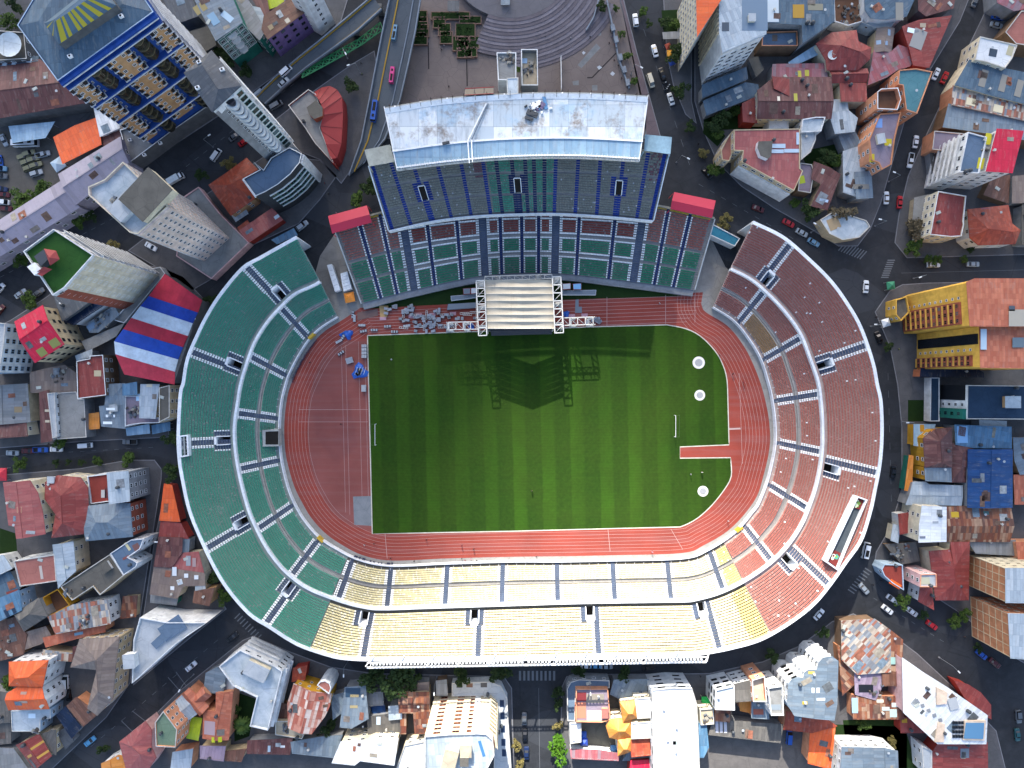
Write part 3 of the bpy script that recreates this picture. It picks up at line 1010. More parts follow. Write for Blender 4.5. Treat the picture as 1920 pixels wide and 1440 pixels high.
# upper tier: grey seats,vivid blue aisles,a green block in the middle
skU = []
blue = [0.012,0.085,0.163,0.243,0.32,0.392,0.645,0.722,0.795,0.868,0.94,0.99]
navy = [0.435,0.487,0.533,0.565,0.604]
mouth = [(0.167,'b'),(0.5,'n'),(0.862,'b')]
for t in blue:
 m = MB()
 MU.grid(m,np.linspace(MU.shift(t,-0.58),MU.shift(t,0.58),3),MU.prof(),0.05)
 m.build('aisle',M_blue,ms,rel=mb_base)
 skU.append((t,0.62,0,0,99))
for t in navy:
 m = MB()
 MU.grid(m,np.linspace(MU.shift(t,-0.58),MU.shift(t,0.58),3),MU.prof(),0.05)
 m.build('aisle',M_navy,ms,rel=mb_base)
 skU.append((t,0.62,0,0,99))
for t,kd in mouth:
 mm = M_blue if kd == 'b' else M_navy
 for d0,d1,r0,r1 in ((-2.6,-1.0,9,17),(1.0,2.6,9,17),(-1.0,1.0,0,9)):
  m = MB()
  MU.grid(m,np.linspace(MU.shift(t,d0),MU.shift(t,d1),3),MU.prof(r0,r1),0.07)
  m.build('landing',mm,ms,rel=mb_base)
 skU.append((t,2.7,0,9,17))
 skU.append((t,1.1,0,0,9))
 m = MB()
 a0,a1 = MU.shift(t,-0.95),MU.shift(t,0.95)
 f0,f1 = 9.2 / 27,15 / 27
 zt = MU.z(16) + 0.4
 for x,sg in ((a0,-1),(a1,1)):
  a,c = MU.xy(x,f0),MU.xy(x,f1)
  dv = MU.xy(a1,f0) - MU.xy(a0,f0)
  dv = dv / np.linalg.norm(dv) * sg * 0.22
  zb = MU.z(10)
  m.add([(*a,zb - .6),(*c,zb - .6),(*(c + dv),zb - .6),(*(a + dv),zb - .6),(*a,zb + 1.0),(*c,zt),(*(c + dv),zt),(*(a + dv),zb + 1.0)],[(0,1,5,4),(1,2,6,5),(2,3,7,6),(3,0,4,7),(4,5,6,7)])
 a,c = MU.xy(a0,f1),MU.xy(a1,f1)
 d2 = (MU.xy(a0,1) - MU.xy(a0,0))
 d2 = d2 / np.linalg.norm(d2) * 0.25
 m.prism([tuple(a),tuple(c),tuple(c + d2),tuple(a + d2)],MU.z(10),zt)
 m.add([(*MU.xy(a0,f0),MU.z(10) + .6),(*MU.xy(a1,f0),MU.z(10) + .6),(*MU.xy(a1,f1),MU.z(15) + .3),(*MU.xy(a0,f1),MU.z(15) + .3)],[(0,1,2,3)],1)  # near-black sheet over the uncut steps paints the shade of the opening
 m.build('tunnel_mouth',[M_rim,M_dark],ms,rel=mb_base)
def mu_col(k,t,white):
 n = len(t)
 v = vary(GRY,n,0.12,0.02,srgb('a7abb0'))
 g_ = (t > 0.405) & (t < 0.635)
 v[g_] = vary(GREEN,int(g_.sum()),0.2,0.05,srgb('7b8d84'))
 r_ = ((t > 0.36) & (t < 0.39) & (k > 15)) | ((t > 0.95) & (k > 14) & (_rs.rand(n) < 0.4))
 v[r_] = vary(srgb('6b4550'),int(r_.sum()),0.1)
 if k in (8,17):
  v[:] = -1
 return v
setsM.append(MU.seats(0,1,range(1,27),skU,mu_col))
put_seats(ms,mb_base,setsM)
# roof of the main stand
ZR = 35.0
def roof_mat():
 k = NB('stand_roof_sheet',0.5,0,0.4)
 p = k.pos()
 uv = k.n('ShaderNodeMapping',{0: p,3: (1,1,1)}).outputs[0]
 c = srgb('bac1c5')
 q = k.n('ShaderNodeVectorMath',{0: p,1: (1 / 5.6,1 / 6.4,0.0)},operation='MULTIPLY').outputs[0]
 fl = k.n('ShaderNodeVectorMath',{0: q},operation='FLOOR').outputs[0]
 wn = k.n('ShaderNodeTexWhiteNoise',{'Vector': fl},noise_dimensions='3D').outputs[0]
 a = k.ramp(wn,[(0.0,c),(0.3,srgb('ccd0d1')),(0.55,srgb('a9b4bb')),(0.8,srgb('c1c7ca'))],'CONSTANT')
 fr = k.n('ShaderNodeVectorMath',{0: q},operation='FRACTION').outputs[0]
 x,y,_ = k.sep(fr)
 e = k.math('MAXIMUM',k.math('LESS_THAN',x,0.03),k.math('LESS_THAN',y,0.03))
 a = k.mix(k.math('MULTIPLY',e,0.45),a,srgb('6d7a84'))
 n1 = k.noise(p,0.09,7,0.72)
 a = k.mix(k.ramp(n1,[(0.52,0),(0.62,0.75),(0.8,0.85)]),a,srgb('93aec2'))
 n2 = k.noise(k.n('ShaderNodeMapping',{0: p,1: (40,9,0)}).outputs[0],0.16,7,0.75)
 a = k.mix(k.ramp(n2,[(0.52,0),(0.68,0.85)]),a,srgb('6f5d4a'))
 n3 = k.noise(k.n('ShaderNodeMapping',{0: p,3: (1.4,0.25,1)}).outputs[0],0.5,5,0.7)
 a = k.mix(k.ramp(n3,[(0.5,0),(0.75,0.55)]),a,srgb('636d75'))
 return k.out(a)
M_roof = roof_mat()
M_strip = sheet('stand_roof_strip',['7fa0b6','8aa9bd','7898af'],(2.2,9),'aab4ba',0.4)
FRT = [(745,320),(850,307),(960,298.5),(1080,297),(1198,303)]
BCK = [(720,199),(835,181),(962,172),(1090,171),(1216,177)]
fr,bk = to_w(knots(FRT,48),ZR),to_w(knots(BCK,48),ZR + 1.5)
def band(A,B,f0,f1,z0,z1,mb,m=0,th=0.25):
 p0,p1 = A + (B - A) * f0,A + (B - A) * f1
 n = len(A)
 V = [(*q,z0) for q in p0] + [(*q,z1) for q in p1] + [(*q,z0 - th) for q in p0] + [(*q,z1 - th) for q in p1]
 F = [(i,i + 1,n + i + 1,n + i) for i in range(n - 1)] + [(3 * n + i,3 * n + i + 1,2 * n + i + 1,2 * n + i) for i in range(n - 1)]
 F += [(2 * n + i,2 * n + i + 1,i + 1,i) for i in range(n - 1)] + [(n + i,n + i + 1,3 * n + i + 1,3 * n + i) for i in range(n - 1)]
 F += [(0,n,3 * n,2 * n),(n - 1,3 * n - 1,4 * n - 1,2 * n - 1)]
 mb.add(V,F,m)
b = MB()
band(fr,bk,0.30,0.90,ZR + 0.6,ZR + 1.2,b)
rf = b.build('roof',M_roof,ms,rel=mb_base)
b = MB()
band(fr,bk,0.05,0.302,ZR - 0.1,ZR + 0.45,b)
o = b.build('roof_strip',M_strip,ms,rel=mb_base)
n_ = len(fr)
me = o.data
ul = me.uv_layers.new(name='UVMap')
for pl in me.polygons:
 for li in pl.loop_indices:
  v = me.vertices[me.loops[li].vertex_index].co
  ul.data[li].uv = (v.x,v.y)
b = MB()
band(fr,bk,0.885,0.955,ZR + 1.3,ZR + 1.9,b,0,0.5)
band(fr,bk,0.955,1.0,ZR + 1.0,ZR + 0.6,b,1,0.3)
band(fr,bk,0.29,0.315,ZR + 0.75,ZR + 0.8,b,0,0.2)
b.build('roof_ridge_cap',[M_white,plain('gutter_grey','5b666d',0.5)],ms,rel=mb_base)
b = MB()
band(fr,bk,-0.012,0.012,ZR + 0.55,ZR + 0.55,b,0,0.5)
band(fr,bk,0.03,0.05,ZR + 0.5,ZR + 0.5,b,0,0.3)
b.build('fascia_gutter',paint('fascia_paint','bfbdb4',0.3,0.6,0.7,0.3,'6a6152'),ms,rel=mb_base)
b = MB()
for i in range(0,48,1):
 a,c = fr[i],fr[i] + (bk[i] - fr[i]) * 0.07
 b.bar((*a,ZR + .5),(*c,ZR + 1.3),0.05)
b.bar((*fr[0],ZR + .2),(*bk[0],ZR + 1.2),0.2)
b.bar((*fr[-1],ZR + .2),(*bk[-1],ZR + 1.2),0.2)
for i in (0,47):
 b.bar((*(fr[i] + (bk[i] - fr[i]) * .3),ZR + 1.0),(*(fr[i] + (bk[i] - fr[i]) * .3),ZB - 6),0.3)
for i in range(1,48,2):
 o_ = (bk[i] - fr[i]) / np.linalg.norm(bk[i] - fr[i])
 b.bar((*bk[i],ZR + 2.2),(*(bk[i] + o_ * 2.2),ZR - 6),0.12,1)
 b.bar((*bk[i],ZR + 2.2),(*(bk[i] - o_ * 2.0),ZR + 1.9),0.08,1)
 if i < 46:
  b.bar((*(bk[i] + o_ * 1.2),ZR - 2.4),(*(bk[i + 2] + o_ * 1.2),ZR - 2.4),0.08,1)
for i in range(2,47,5):
 q = fr[i] + (bk[i] - fr[i]) * 0.98
 b.bar((*q,9),(*q,ZR + 1),0.35)
 q = fr[i] + (bk[i] - fr[i]) * 0.55
 b.bar((*q,ZB - 3),(*q,ZR + .6),0.2)
b.build('roof_frame',[M_white,plain('rust_steel','3f332c',0.7)],ms,rel=mb_base)
lm2 = mesh('floodlight',t_.V,t_.F,[plain('lamp_housing','c9ccce'),plain('lamp_glass','9fb0bb')],t_.M)
for i in range(90):
 u = (i + 0.5) / 90 * 47
 j = int(u)
 q = fr[j] + (fr[j + 1] - fr[j]) * (u - j) + (bk[j] - fr[j]) * 0.03
 obj('floodlight',lm2,ms,(q[0] - mb_base[0],q[1] - mb_base[1],ZR + 0.95),rnd.uniform(2.9,3.4))
# debris,cable ducts,patches on the roof
b = MB()
def rp(x,y):
 return P(x,y,ZR + 1.4)
b.bar(rp(880,306),rp(877,262),0.22)
b.bar(rp(886,304),rp(884,262),0.22)
b.bar(rp(878,262),rp(912,194),0.25)
b.bar(rp(884,262),rp(916,194),0.12,1)
b.build('roof_conduit',[M_white,plain('conduit_grey','5c6670',.5)],ms,rel=mb_base)
DB = [M_white,plain('debris_dark','33383d'),plain('debris_purple','5f5470'),plain('debris_blue','4a78a0')]
def piece(x,y,wx,wy,hz,a,m):
 b = MB()
 b.box((0,0,hz / 2),(wx,wy,hz),0,0)
 b.box((wx * .1,0,hz + .05),(wx * .6,wy * .5,.1),.3,0)
 q = rp(x,y)
 b.build('roof_debris',DB[m],rf,(q[0] - mb_base[0],q[1] - mb_base[1],ZR + 1.15),a)
for e in ((998,213,3.5,1.6,.5,-.4,1),(992,222,2.6,1.0,.4,-.4,1),(836,268,2.2,.8,.4,.2,1),(1005,197,3.2,2.0,.5,.3,0),(1016,198,2.0,1.6,.5,1,2),(1022,192,1.0,4.0,.4,.2,3)):
 piece(*e)
for i in range(24):
 piece(990 + rnd.gauss(14,9),200 + rnd.gauss(2,5),rnd.uniform(.2,1),rnd.uniform(.2,.9),.4,rnd.random() * 3,rnd.randrange(4))
b = MB()
A_,B_ = rp(871,164),rp(926,161)
for i in range(4):
 q0,q1 = Vector(A_).lerp(B_,i / 3),0
for i in range(3):
 u,v = Vector(A_).lerp(B_,i / 3 + .012),Vector(A_).lerp(B_,(i + 1) / 3 - .012)
 b.add([(u.x,u.y,ZR + .5),(v.x,v.y,ZR + .5),(v.x,v.y - 2.6,ZR + 2.2),(u.x,u.y - 2.6,ZR + 2.2)],[(3,2,1,0)],1)
b.bar((A_[0],A_[1],ZR + .55),(B_[0],B_[1],ZR + .55),.14)
b.bar((A_[0],A_[1] - 2.6,ZR + 2.25),(B_[0],B_[1] - 2.6,ZR + 2.25),.1)
b.build('panel_array',[plain('frame_red','8a3030',.6),plain('panel_dark','2a2c36',.3)],ms,rel=mb_base)
# side canopies
for px,c,rise in (([(683,281),(731,271),(740,303),(692,312)],'9b9f97',0),([(1210,252),(1260,257),(1257,289),(1208,282)],'7f9cab',0)):
 b = MB()
 b.prism([P(x,y,ZB + 4)[:2] for x,y in px],ZB + 3.7,ZB + 4)
 for x,y in px:
  q = P(960 + (x - 960) * .995,720 + (y - 720) * .995,ZB + 4)
  b.bar((q[0],q[1],ZB - 2),(q[0],q[1],ZB + 3.7),0.2)
 b.build('side_canopy',paint('canopy_' + c,c,0.2,0.4),ms,rel=mb_base)
# red canopies of the lower wings
for px,rd in (([(615,405),(688,385),(697,417),(623,438)],((619,422),(693,402))),([(1264,360),(1342,376),(1335,409),(1257,392)],((1260,376),(1338,393)))):
 z = 13.5
 p = ccw([P(x,y,z)[:2] for x,y in px])
 r0,r1 = P(*rd[0],z + 1.1),P(*rd[1],z + 1.1)
 q = [P(x,y,z) for x,y in px]
 b = MB()
 b.add([q[0],q[1],r1,r0,q[3],q[2]],[(0,3,2,1),(3,4,5,2),(0,1,5,4),(0,4,3),(1,2,5)])
 for v in q:
  b.bar((v[0] * .99,v[1] * .99,8),(v[0] * .99,v[1] * .99,z),0.15)
 b.build('wing_canopy',sheet('red_canopy',['c2304a','bb2d46'],(40,40),'a02a3e',0.3),ms,rel=mb_base)
# ================================================================== CITY: builder
SH = {
 'zinc': dict(cols=['6a7a87','72828e','64737f','788690'],stain='5f5a55',amount=0.35),
 'zincl': dict(cols=['a0adb6','a9b5bd','b0bac0','97a4ad'],stain='7b8288',amount=0.4),
 'white': dict(cols=['d4d9dc','dfe2e3','c8ced2'],stain='a3a39c',amount=0.3),
 'blue': dict(cols=['4a7391','446b88','557d9a','406480'],stain='7f98aa',amount=0.4),
 'sky': dict(cols=['86a6bd','90afc4','7d9db5'],stain='b8cad4',amount=0.4),
 'deepblue': dict(cols=['173f70','1b467a','153a68'],stain='2c5a8c',amount=0.4),
 'bluegrey': dict(cols=['465d6f','4e6576','3f5566'],stain='33495a',amount=0.4),
 'red': dict(cols=['833a35','7a3530','8c413b'],stain='6b2c2a',amount=0.4),
 'crimson': dict(cols=['c31d3e','bb1a39'],stain='9a1833',amount=0.25),
 'pinkred': dict(cols=['9a5653','91504d','a05e59'],stain='86484a',amount=0.4),
 'terr': dict(cols=['9c4630','91402b','a44d35','8a3c2a'],size=(0.9,1.1),stain='6d3526',amount=0.4),
 'orange': dict(cols=['dc5f2c','d45927','e0662f'],stain='b4512b',amount=0.25),
 'amber': dict(cols=['cc8438','c47a30','d48e45'],stain='a8652a',amount=0.35),
 'salmon': dict(cols=['b2694e','a86048','bb7256','a55a42'],size=(0.9,1.6),stain='86503c',amount=0.4),
 'maroon': dict(cols=['5f3a38','563330','68423e','6f4a44'],stain='453030',amount=0.4),
 'brown': dict(cols=['6b4a3c','5d4034','7a5746','64463a'],stain='46342c',amount=0.45),
 'rust': dict(cols=['7c4a34','8d5a3e','6a3b2d','a58a72','5a4038','93705a'],stain='4c3428',amount=0.4,size=(.9,2.4)),
 'patch': dict(cols=['9a8f82','7a4836','b0a494','6b7884','9c5a44','86929c','b9b2a6'],stain='5c4438',amount=0.45,size=(.8,2.2)),
 'stripepink': dict(cols=['a8604e','c9b4a6','9b5646','b98674','d0c6bc'],size=(3.0,0.9),stain='8c5a4a',amount=0.3),
 'pinkzinc': dict(cols=['8b5258','96626a','7d6c74','8f4a50'],stain='6a5a62',amount=0.5),
 'lav': dict(cols=['918c9a','8a8593','979200'[:4] + 'a0'],size=(12,12),stain='7a7686',amount=0.25),
 'mauve': dict(cols=['8f7f92','988a9a','857688'],stain='6e6474',amount=0.3),
 'grey': dict(cols=['7c7f80','74787a','84878a'],stain='5d5d5a',amount=0.4),
 'greyd': dict(cols=['5c5a56','63605b','54524f'],stain='454340',amount=0.4),
 'slate': dict(cols=['454b52','4b5158','40464d'],stain='363b41',amount=0.4),
 'lime': dict(cols=['a3b41e','98aa1a'],stain='7e8c22',amount=0.3),
 'taupe': dict(cols=['7b6d64','84766c','736660'],stain='5c524c',amount=0.4),
 'solar': dict(cols=['16243c','1a2942','131f34'],size=(1.7,3.3),stain='22344e',amount=0.3,rough=0.2),
}
DK = {'conc': ('8b8c8a','6a6b6a'),'concd': ('65625b','4c4a45'),'concl': ('b0b5b8','8c959c'),'bluedeck': ('5e7186','516477'),'palewash': ('b9c2c7','7d8f9b'),'pinkdeck': ('a26a60','87564e'),
      'turf': ('23491c','2f5a24'),'reddeck': ('8a3d34','743229'),'tealdeck': ('2f7088','3d8298'),'tealgrey': ('4a7780','5d878e'),'navydeck': ('25394e','2e455c'),'whited': ('d6d8d8','b4b9bc'),'sand': ('b8ad98','94876f'),'greend': ('6f8570','5c725e'),'mauved': ('857a86','6f6672'),'browndeck': ('6b4f3e','503a2e')}
WL = {'cream': 'cfc5ac','white': 'd2d4d4','tan': 'ae8a64','brick': 'a9684a','pink': 'cfaaa8','purple': '74608c','yellow': 'cda24a','grey': '86888a','greyd': '5a5c5e','orange': 'b07a58','teal': '23675a','blue': '1f4488','brickred': '8f4f3e','ochre': 'b88a2c',
      'sand': 'b9a88a','pinkcream': 'd3bfb2','brown': '6f5a48','ltblue': '9fb4c6','red': '93372f','peach': 'c98d6c','dark': '33363a','lav': '8f8b99'}
def roof_m(k):
 if k in SH:
  return sheet('roof_' + k,**SH[k])
 return deck('deck_' + k,*DK[k])
def wall_m(k):
 return paint('wall_' + k,WL[k],0.22,0.4,0.85,0.2)
GLASS = None
def glass_mat():
 k = NB('window_glass',0.12,0,0.6)
 oi = k.n('ShaderNodeObjectInfo').outputs['Random']
 return k.out(k.ramp(oi,[(0,srgb('0d1218')),(0.5,srgb('161d26')),(0.75,srgb('2a333c')),(0.9,srgb('4a4238')),(1,srgb('5e6a72'))]))
GLASS = glass_mat()
WCACHE = {}
def win_mesh(w,h,fr):
 key = (round(w,2),round(h,2),fr)
 if key not in WCACHE:
  b = MB()
  t = min(0.14,w * 0.12)
  b.box((0,-0.03,0),(w - t,0.05,h - t),0,0)
  for c,d in (((-w / 2 + t / 2,-.045,0),(t,.09,h)),((w / 2 - t / 2,-.045,0),(t,.09,h)),((0,-.045,h / 2 - t / 2),(w - 2 * t,.088,t)),((0,-.06,-h / 2 + t / 2),(w - 2 * t,.12,t)),((0,-.05,0),(t * .6,.06,h - 2 * t))):
   b.box(c,d,0,1)
  WCACHE[key] = mesh('window',b.V,b.F,[GLASS,wall_m(fr) if fr in WL else plain('frame_' + fr,fr,0.6)],b.M)
 return WCACHE[key]
def merged(root,name,me,mats_tf):
 """Many copies of ME as one mesh (used beyond the first 100 of a part)."""
 n = len(me.vertices)
 co = np.empty(n * 3)
 me.vertices.foreach_get('co',co)
 co = co.reshape(-1,3)
 V,F,M = [],[],[]
 for (x,y,z,a) in mats_tf:
  ca,sa = math.cos(a),math.sin(a)
  b = len(V)
  V += [(v[0] * ca - v[1] * sa + x,v[0] * sa + v[1] * ca + y,v[2] + z) for v in co]
  for p in me.polygons:
   F.append(tuple(i + b for i in p.vertices))
   M.append(p.material_index)
 o = obj(name,mesh(name,V,F,list(me.materials),M),root)
 o['kind'] = 'stuff'
TREE_NO = 0
BLD = {}
def edge_near(p,h,px,py):
 """Index of the polygon edge whose middle is nearest to pixel (px, py) at height h."""
 q = P(px,py,h)
 n = len(p)
 return min(range(n),key=lambda i: ((p[i][0] + p[(i + 1) % n][0]) / 2 - q[0]) ** 2 + ((p[i][1] + p[(i + 1) % n][1]) / 2 - q[1]) ** 2)
def bld(label,px,h,rt='F',rc='conc',wc='grey',rd=None,rise=1.5,win=(1.3,1.4,3.0,3.0),fr='white',cat='house',name=None,ex=(),z0=0.0,par=0.7,oh=0.35,wz=None,group=None,cap=None):
 p = ccw([P(x,y,h)[:2] for x,y in px])
 n = len(p)
 cx,cy = sum(q[0] for q in p) / n,sum(q[1] for q in p) / n
 rel = (cx,cy,z0)
 root = thing(name or {'house': 'house','tower': 'apartment_tower','shed': 'shed','hall': 'hall','building': 'building','canopy': 'canopy'}.get(cat,'house'),label,cat,rel,0,group)
 wm = wall_m(wc)
 rm = roof_m(rc)
 wb = MB()
 if cat == 'canopy':
  rt = rt if rt != 'F' else 'S'
 if rt == 'F':
  q = inset(p,0.28)
  V = [(*a,z0) for a in p] + [(*a,h) for a in p] + [(*a,h) for a in q] + [(*a,h - par) for a in q]
  F = [(j * n + i,j * n + (i + 1) % n,(j + 1) * n + (i + 1) % n,(j + 1) * n + i) for j in range(3) for i in range(n)]
  M = [0] * n + [1] * n + [0] * n
  for f,m in zip(F,M):
   wb.F.append(f)
   wb.M.append(m)
  wb.V += V
  wb.build('wall',[wm,wall_m(cap) if cap else M_cap],root,rel=rel)
  e = Vector(p[1]) - Vector(p[0])
  e.normalize()
  V = [(a[0] - cx,a[1] - cy,h - par - z0) for a in q]
  uv = [[(a[0] * e.x + a[1] * e.y,-a[0] * e.y + a[1] * e.x) for a in q]]
  o = obj('roof',mesh('roof',V,[tuple(range(n))],rm,uvs=uv),root)
  ztop = lambda x,y: h - par
 else:
  if rt in ('S','C'):
   a0,a1 = p[0],p[1]
   if rd:
    a0,a1 = P(*rd[0],h)[:2],P(*rd[1],h)[:2]
   d = Vector(a1) - Vector(a0)
   d.normalize()
   nn = Vector((-d.y,d.x))
   ds = [(Vector(q) - Vector(a0)).dot(nn) for q in p]
   mx = max(abs(v) for v in ds) or 1
   zf = lambda x,y: h + rise * (1 - abs((Vector((x,y)) - Vector(a0)).dot(nn)) / mx)
   parts = [p]
   rp_ = [inset(p,-oh)]
  elif rt == 'G':
   a0,a1 = P(*rd[0],h)[:2],P(*rd[1],h)[:2]
   d = Vector(a1) - Vector(a0)
   d.normalize()
   nn = Vector((-d.y,d.x))
   mx = max(abs((Vector(q) - Vector(a0)).dot(nn)) for q in p) or 1
   zf = lambda x,y: h + rise * (1 - abs((Vector((x,y)) - Vector(a0)).dot(nn)) / mx)
   parts = [c for c in (clip(p,a0,nn),clip(p,a0,-nn)) if len(c) > 2]
   pe = inset(p,-oh)
   rp_ = [c for c in (clip(pe,a0,nn),clip(pe,a0,-nn)) if len(c) > 2]
  elif rt == 'H':
   a0,a1 = P(*rd[0],h)[:2],P(*rd[1],h)[:2]
   d = Vector(a1) - Vector(a0)
   if d.length < 0.3:
    d = Vector((1,0))
   d.normalize()
   parts = [p]
   zf = lambda x,y: h
  for c in parts:
   m = len(c)
   for i in range(m):
    u,v = c[i],c[(i + 1) % m]
    if rt == 'G' and abs((Vector(u) - Vector(a0)).dot(nn)) < 1e-4 and abs((Vector(v) - Vector(a0)).dot(nn)) < 1e-4:
     continue
    if cat == 'canopy':
     continue
    wb.add([(*u,z0),(*v,z0),(*v,zf(*v) - 0.05),(*u,zf(*u) - 0.05)],[(0,1,2,3)])
  if cat == 'canopy':
   for q in inset(p,0.3):
    wb.bar((*q,z0),(*q,zf(*q) - 0.1),0.1)
  wb.build('post' if cat == 'canopy' else 'wall',wm,root,rel=rel)
  V,F,UV = [],[],[]
  if rt == 'H':
   pe = inset(p,-oh)
   r0,r1 = (*a0,h + rise),(*a1,h + rise)
   for i in range(n):
    u,v = pe[i],pe[(i + 1) % n]
    def near(q):
     return 0 if (Vector(q) - Vector(a0)).length < (Vector(q) - Vector(a1)).length else 1
    k0,k1 = near(u),near(v)
    b = len(V)
    f = [(*u,h - .1),(*v,h - .1)] + ([(r0,r1)[k1]] if k0 == k1 else [(r0,r1)[k1],(r0,r1)[k0]])
    V += f
    F.append(tuple(range(b,b + len(f))))
    e = (Vector(v) - Vector(u)).normalized()
    UV.append([((Vector(w_[:2]) - Vector(u)).dot(e),(Vector(w_[:2]) - Vector(u)).dot(Vector((-e.y,e.x)))) for w_ in f])
   b = len(V)
   V += [(*q,h - .1) for q in pe] + [(*q,h - .28) for q in pe]
   for i in range(n):
    F.append((b + n + i,b + n + (i + 1) % n,b + (i + 1) % n,b + i))
    UV.append([(0,0)] * 4)
  else:
   for c in rp_:
    b = len(V)
    m = len(c)
    V += [(*q,zf(*q)) for q in c] + [(*q,zf(*q) - 0.16) for q in c]
    F.append(tuple(range(b,b + m)))
    UV.append([((Vector(q) - Vector(a0)).dot(d),(Vector(q) - Vector(a0)).dot(nn)) for q in c])
    for i in range(m):
     F.append((b + m + i,b + m + (i + 1) % m,b + (i + 1) % m,b + i))
     UV.append([(0,0)] * 4)
    F.append(tuple(range(b + m,b + 2 * m))[::-1])
    UV.append([(0,0)] * m)
  V = [(v[0] - cx,v[1] - cy,v[2] - z0) for v in V]
  me = mesh('roof',V,F,rm,uvs=UV)
  obj('roof',me,root)
  if rt in ('G','H') and (Vector(a1) - Vector(a0)).length > 2:
   m = MB()
   zt = h + rise + (0.04)
   if rt == 'G':
    pts = []
    for q0,q1 in zip(p,p[1:] + p[:1]):
     s0,s1 = (Vector(q0) - Vector(a0)).dot(nn),(Vector(q1) - Vector(a0)).dot(nn)
     if s0 * s1 < 0:
      t = s0 / (s0 - s1)
      pts.append((q0[0] + (q1[0] - q0[0]) * t,q0[1] + (q1[1] - q0[1]) * t))
    if len(pts) >= 2:
     m.bar((*pts[0],zt),(*pts[1],zt),0.13)
   else:
    m.bar((*a0,zt),(*a1,zt),0.13)
   if m.V:
    m.build('ridge_cap',rm,[c for c in root.children if c.name.startswith('roof')][0],rel=rel)
  ztop = zf
 # windows on the walls that can be seen
 if win and cat != 'canopy' and h - z0 > 3.2:
  ww,wh,bay,fl = win
  spots = []
  nf = max(1,int((h - z0 - 0.9) / fl))
  for i in range(n):
   a,b = Vector(p[i]),Vector(p[(i + 1) % n])
   e = b - a
   L = e.length
   if L < ww + 0.8:
    continue
   e.normalize()
   nr = Vector((e.y,-e.x))
   mid = (a + b) / 2
   if nr.dot(-mid) * (h - z0) / HC < 0.5:
    continue
   nb = max(1,int((L - 0.6) / bay))
   ang = math.atan2(e.y,e.x)
   for f in range(nf):
    zc = h - 0.9 - wh / 2 - f * fl if wz is None else wz + f * fl
    if zc - wh / 2 < z0 + 0.4:
     continue
    for k in range(nb):
     if len(spots) > 40 and rnd.random() < 0.03:
      continue
     q = a + e * (L * (k + 0.5) / nb)
     spots.append((q.x - cx,q.y - cy,zc - z0,ang))
  me = win_mesh(ww,wh,fr)
  spots.sort(key=lambda s_: -s_[2])
  for (x,y,z,a) in spots[:100]:
   obj('window',me,root,(x,y,z),a)
  if len(spots) > 100:
   merged(root,'window',me,spots[100:])
 ro = [c for c in root.children if c.name.startswith('roof')][0]
 for e in ex:
  extra(ro,rel,e,h,ztop)
 if cat != 'canopy' and h < 22:
  ar = abs(area2(p)) / 2
  if rt in 'SG' and ar > 50:
   e0 = Vector(p[1]) - Vector(p[0])
   ra_ = math.atan2(e0.y,e0.x)
   for i in range(min(7,int(ar / 45))):
    for _ in range(6):
     x,y = cx + rnd.uniform(-.6,.6) * math.sqrt(ar),cy + rnd.uniform(-.6,.6) * math.sqrt(ar)
     w_,d_ = rnd.uniform(.45,1.5),rnd.uniform(.5,1.9)
     q4 = [(x + i_ * w_ * math.cos(ra_) - j_ * d_ * math.sin(ra_),y + i_ * w_ * math.sin(ra_) + j_ * d_ * math.cos(ra_)) for i_,j_ in ((-1,-1),(1,-1),(1,1),(-1,1))]
     if all(inside(p,*q) for q in q4) and (rt == 'S' or len({(Vector(q) - Vector(P(*rd[0],h)[:2])).dot(nn) > 0 for q in q4}) == 1):
      k_ = rnd.choice(PATCH)
      b_ = MB()
      b_.add([(*q,ztop(*q) + .07) for q in q4] + [(*q,ztop(*q) + .01) for q in q4],[(0,1,2,3)] + [(4 + i_,4 + (i_ + 1) % 4,(i_ + 1) % 4,i_) for i_ in range(4)])
      o_ = b_.build('roof_patch',paint('patch_' + k_,k_,.35,.8,.7),ro,rel=rel)
      break
  for i in range(min(4,int(ar / 90 + rnd.random()))):
   for _ in range(8):
    x,y = cx + rnd.uniform(-.5,.5) * math.sqrt(ar),cy + rnd.uniform(-.5,.5) * math.sqrt(ar)
    if inside(p,x,y):
     roof_bit(ro,rel,x,y,ztop(x,y))
     break
 BLD[label] = (root,rel,p,h)
 return root,rel,p,h
def inside(p,x,y):
 r = False
 for i in range(len(p)):
  a,b = p[i],p[i - 1]
  if (a[1] > y) != (b[1] > y) and x < (b[0] - a[0]) * (y - a[1]) / (b[1] - a[1]) + a[0]:
   r = not r
 return r
BITS = {}
PATCH = ['7d8388','6a564a','8f897c','8a5a48','6d7f8c','5a5f62','9aa0a2','5c4a44','77706a']
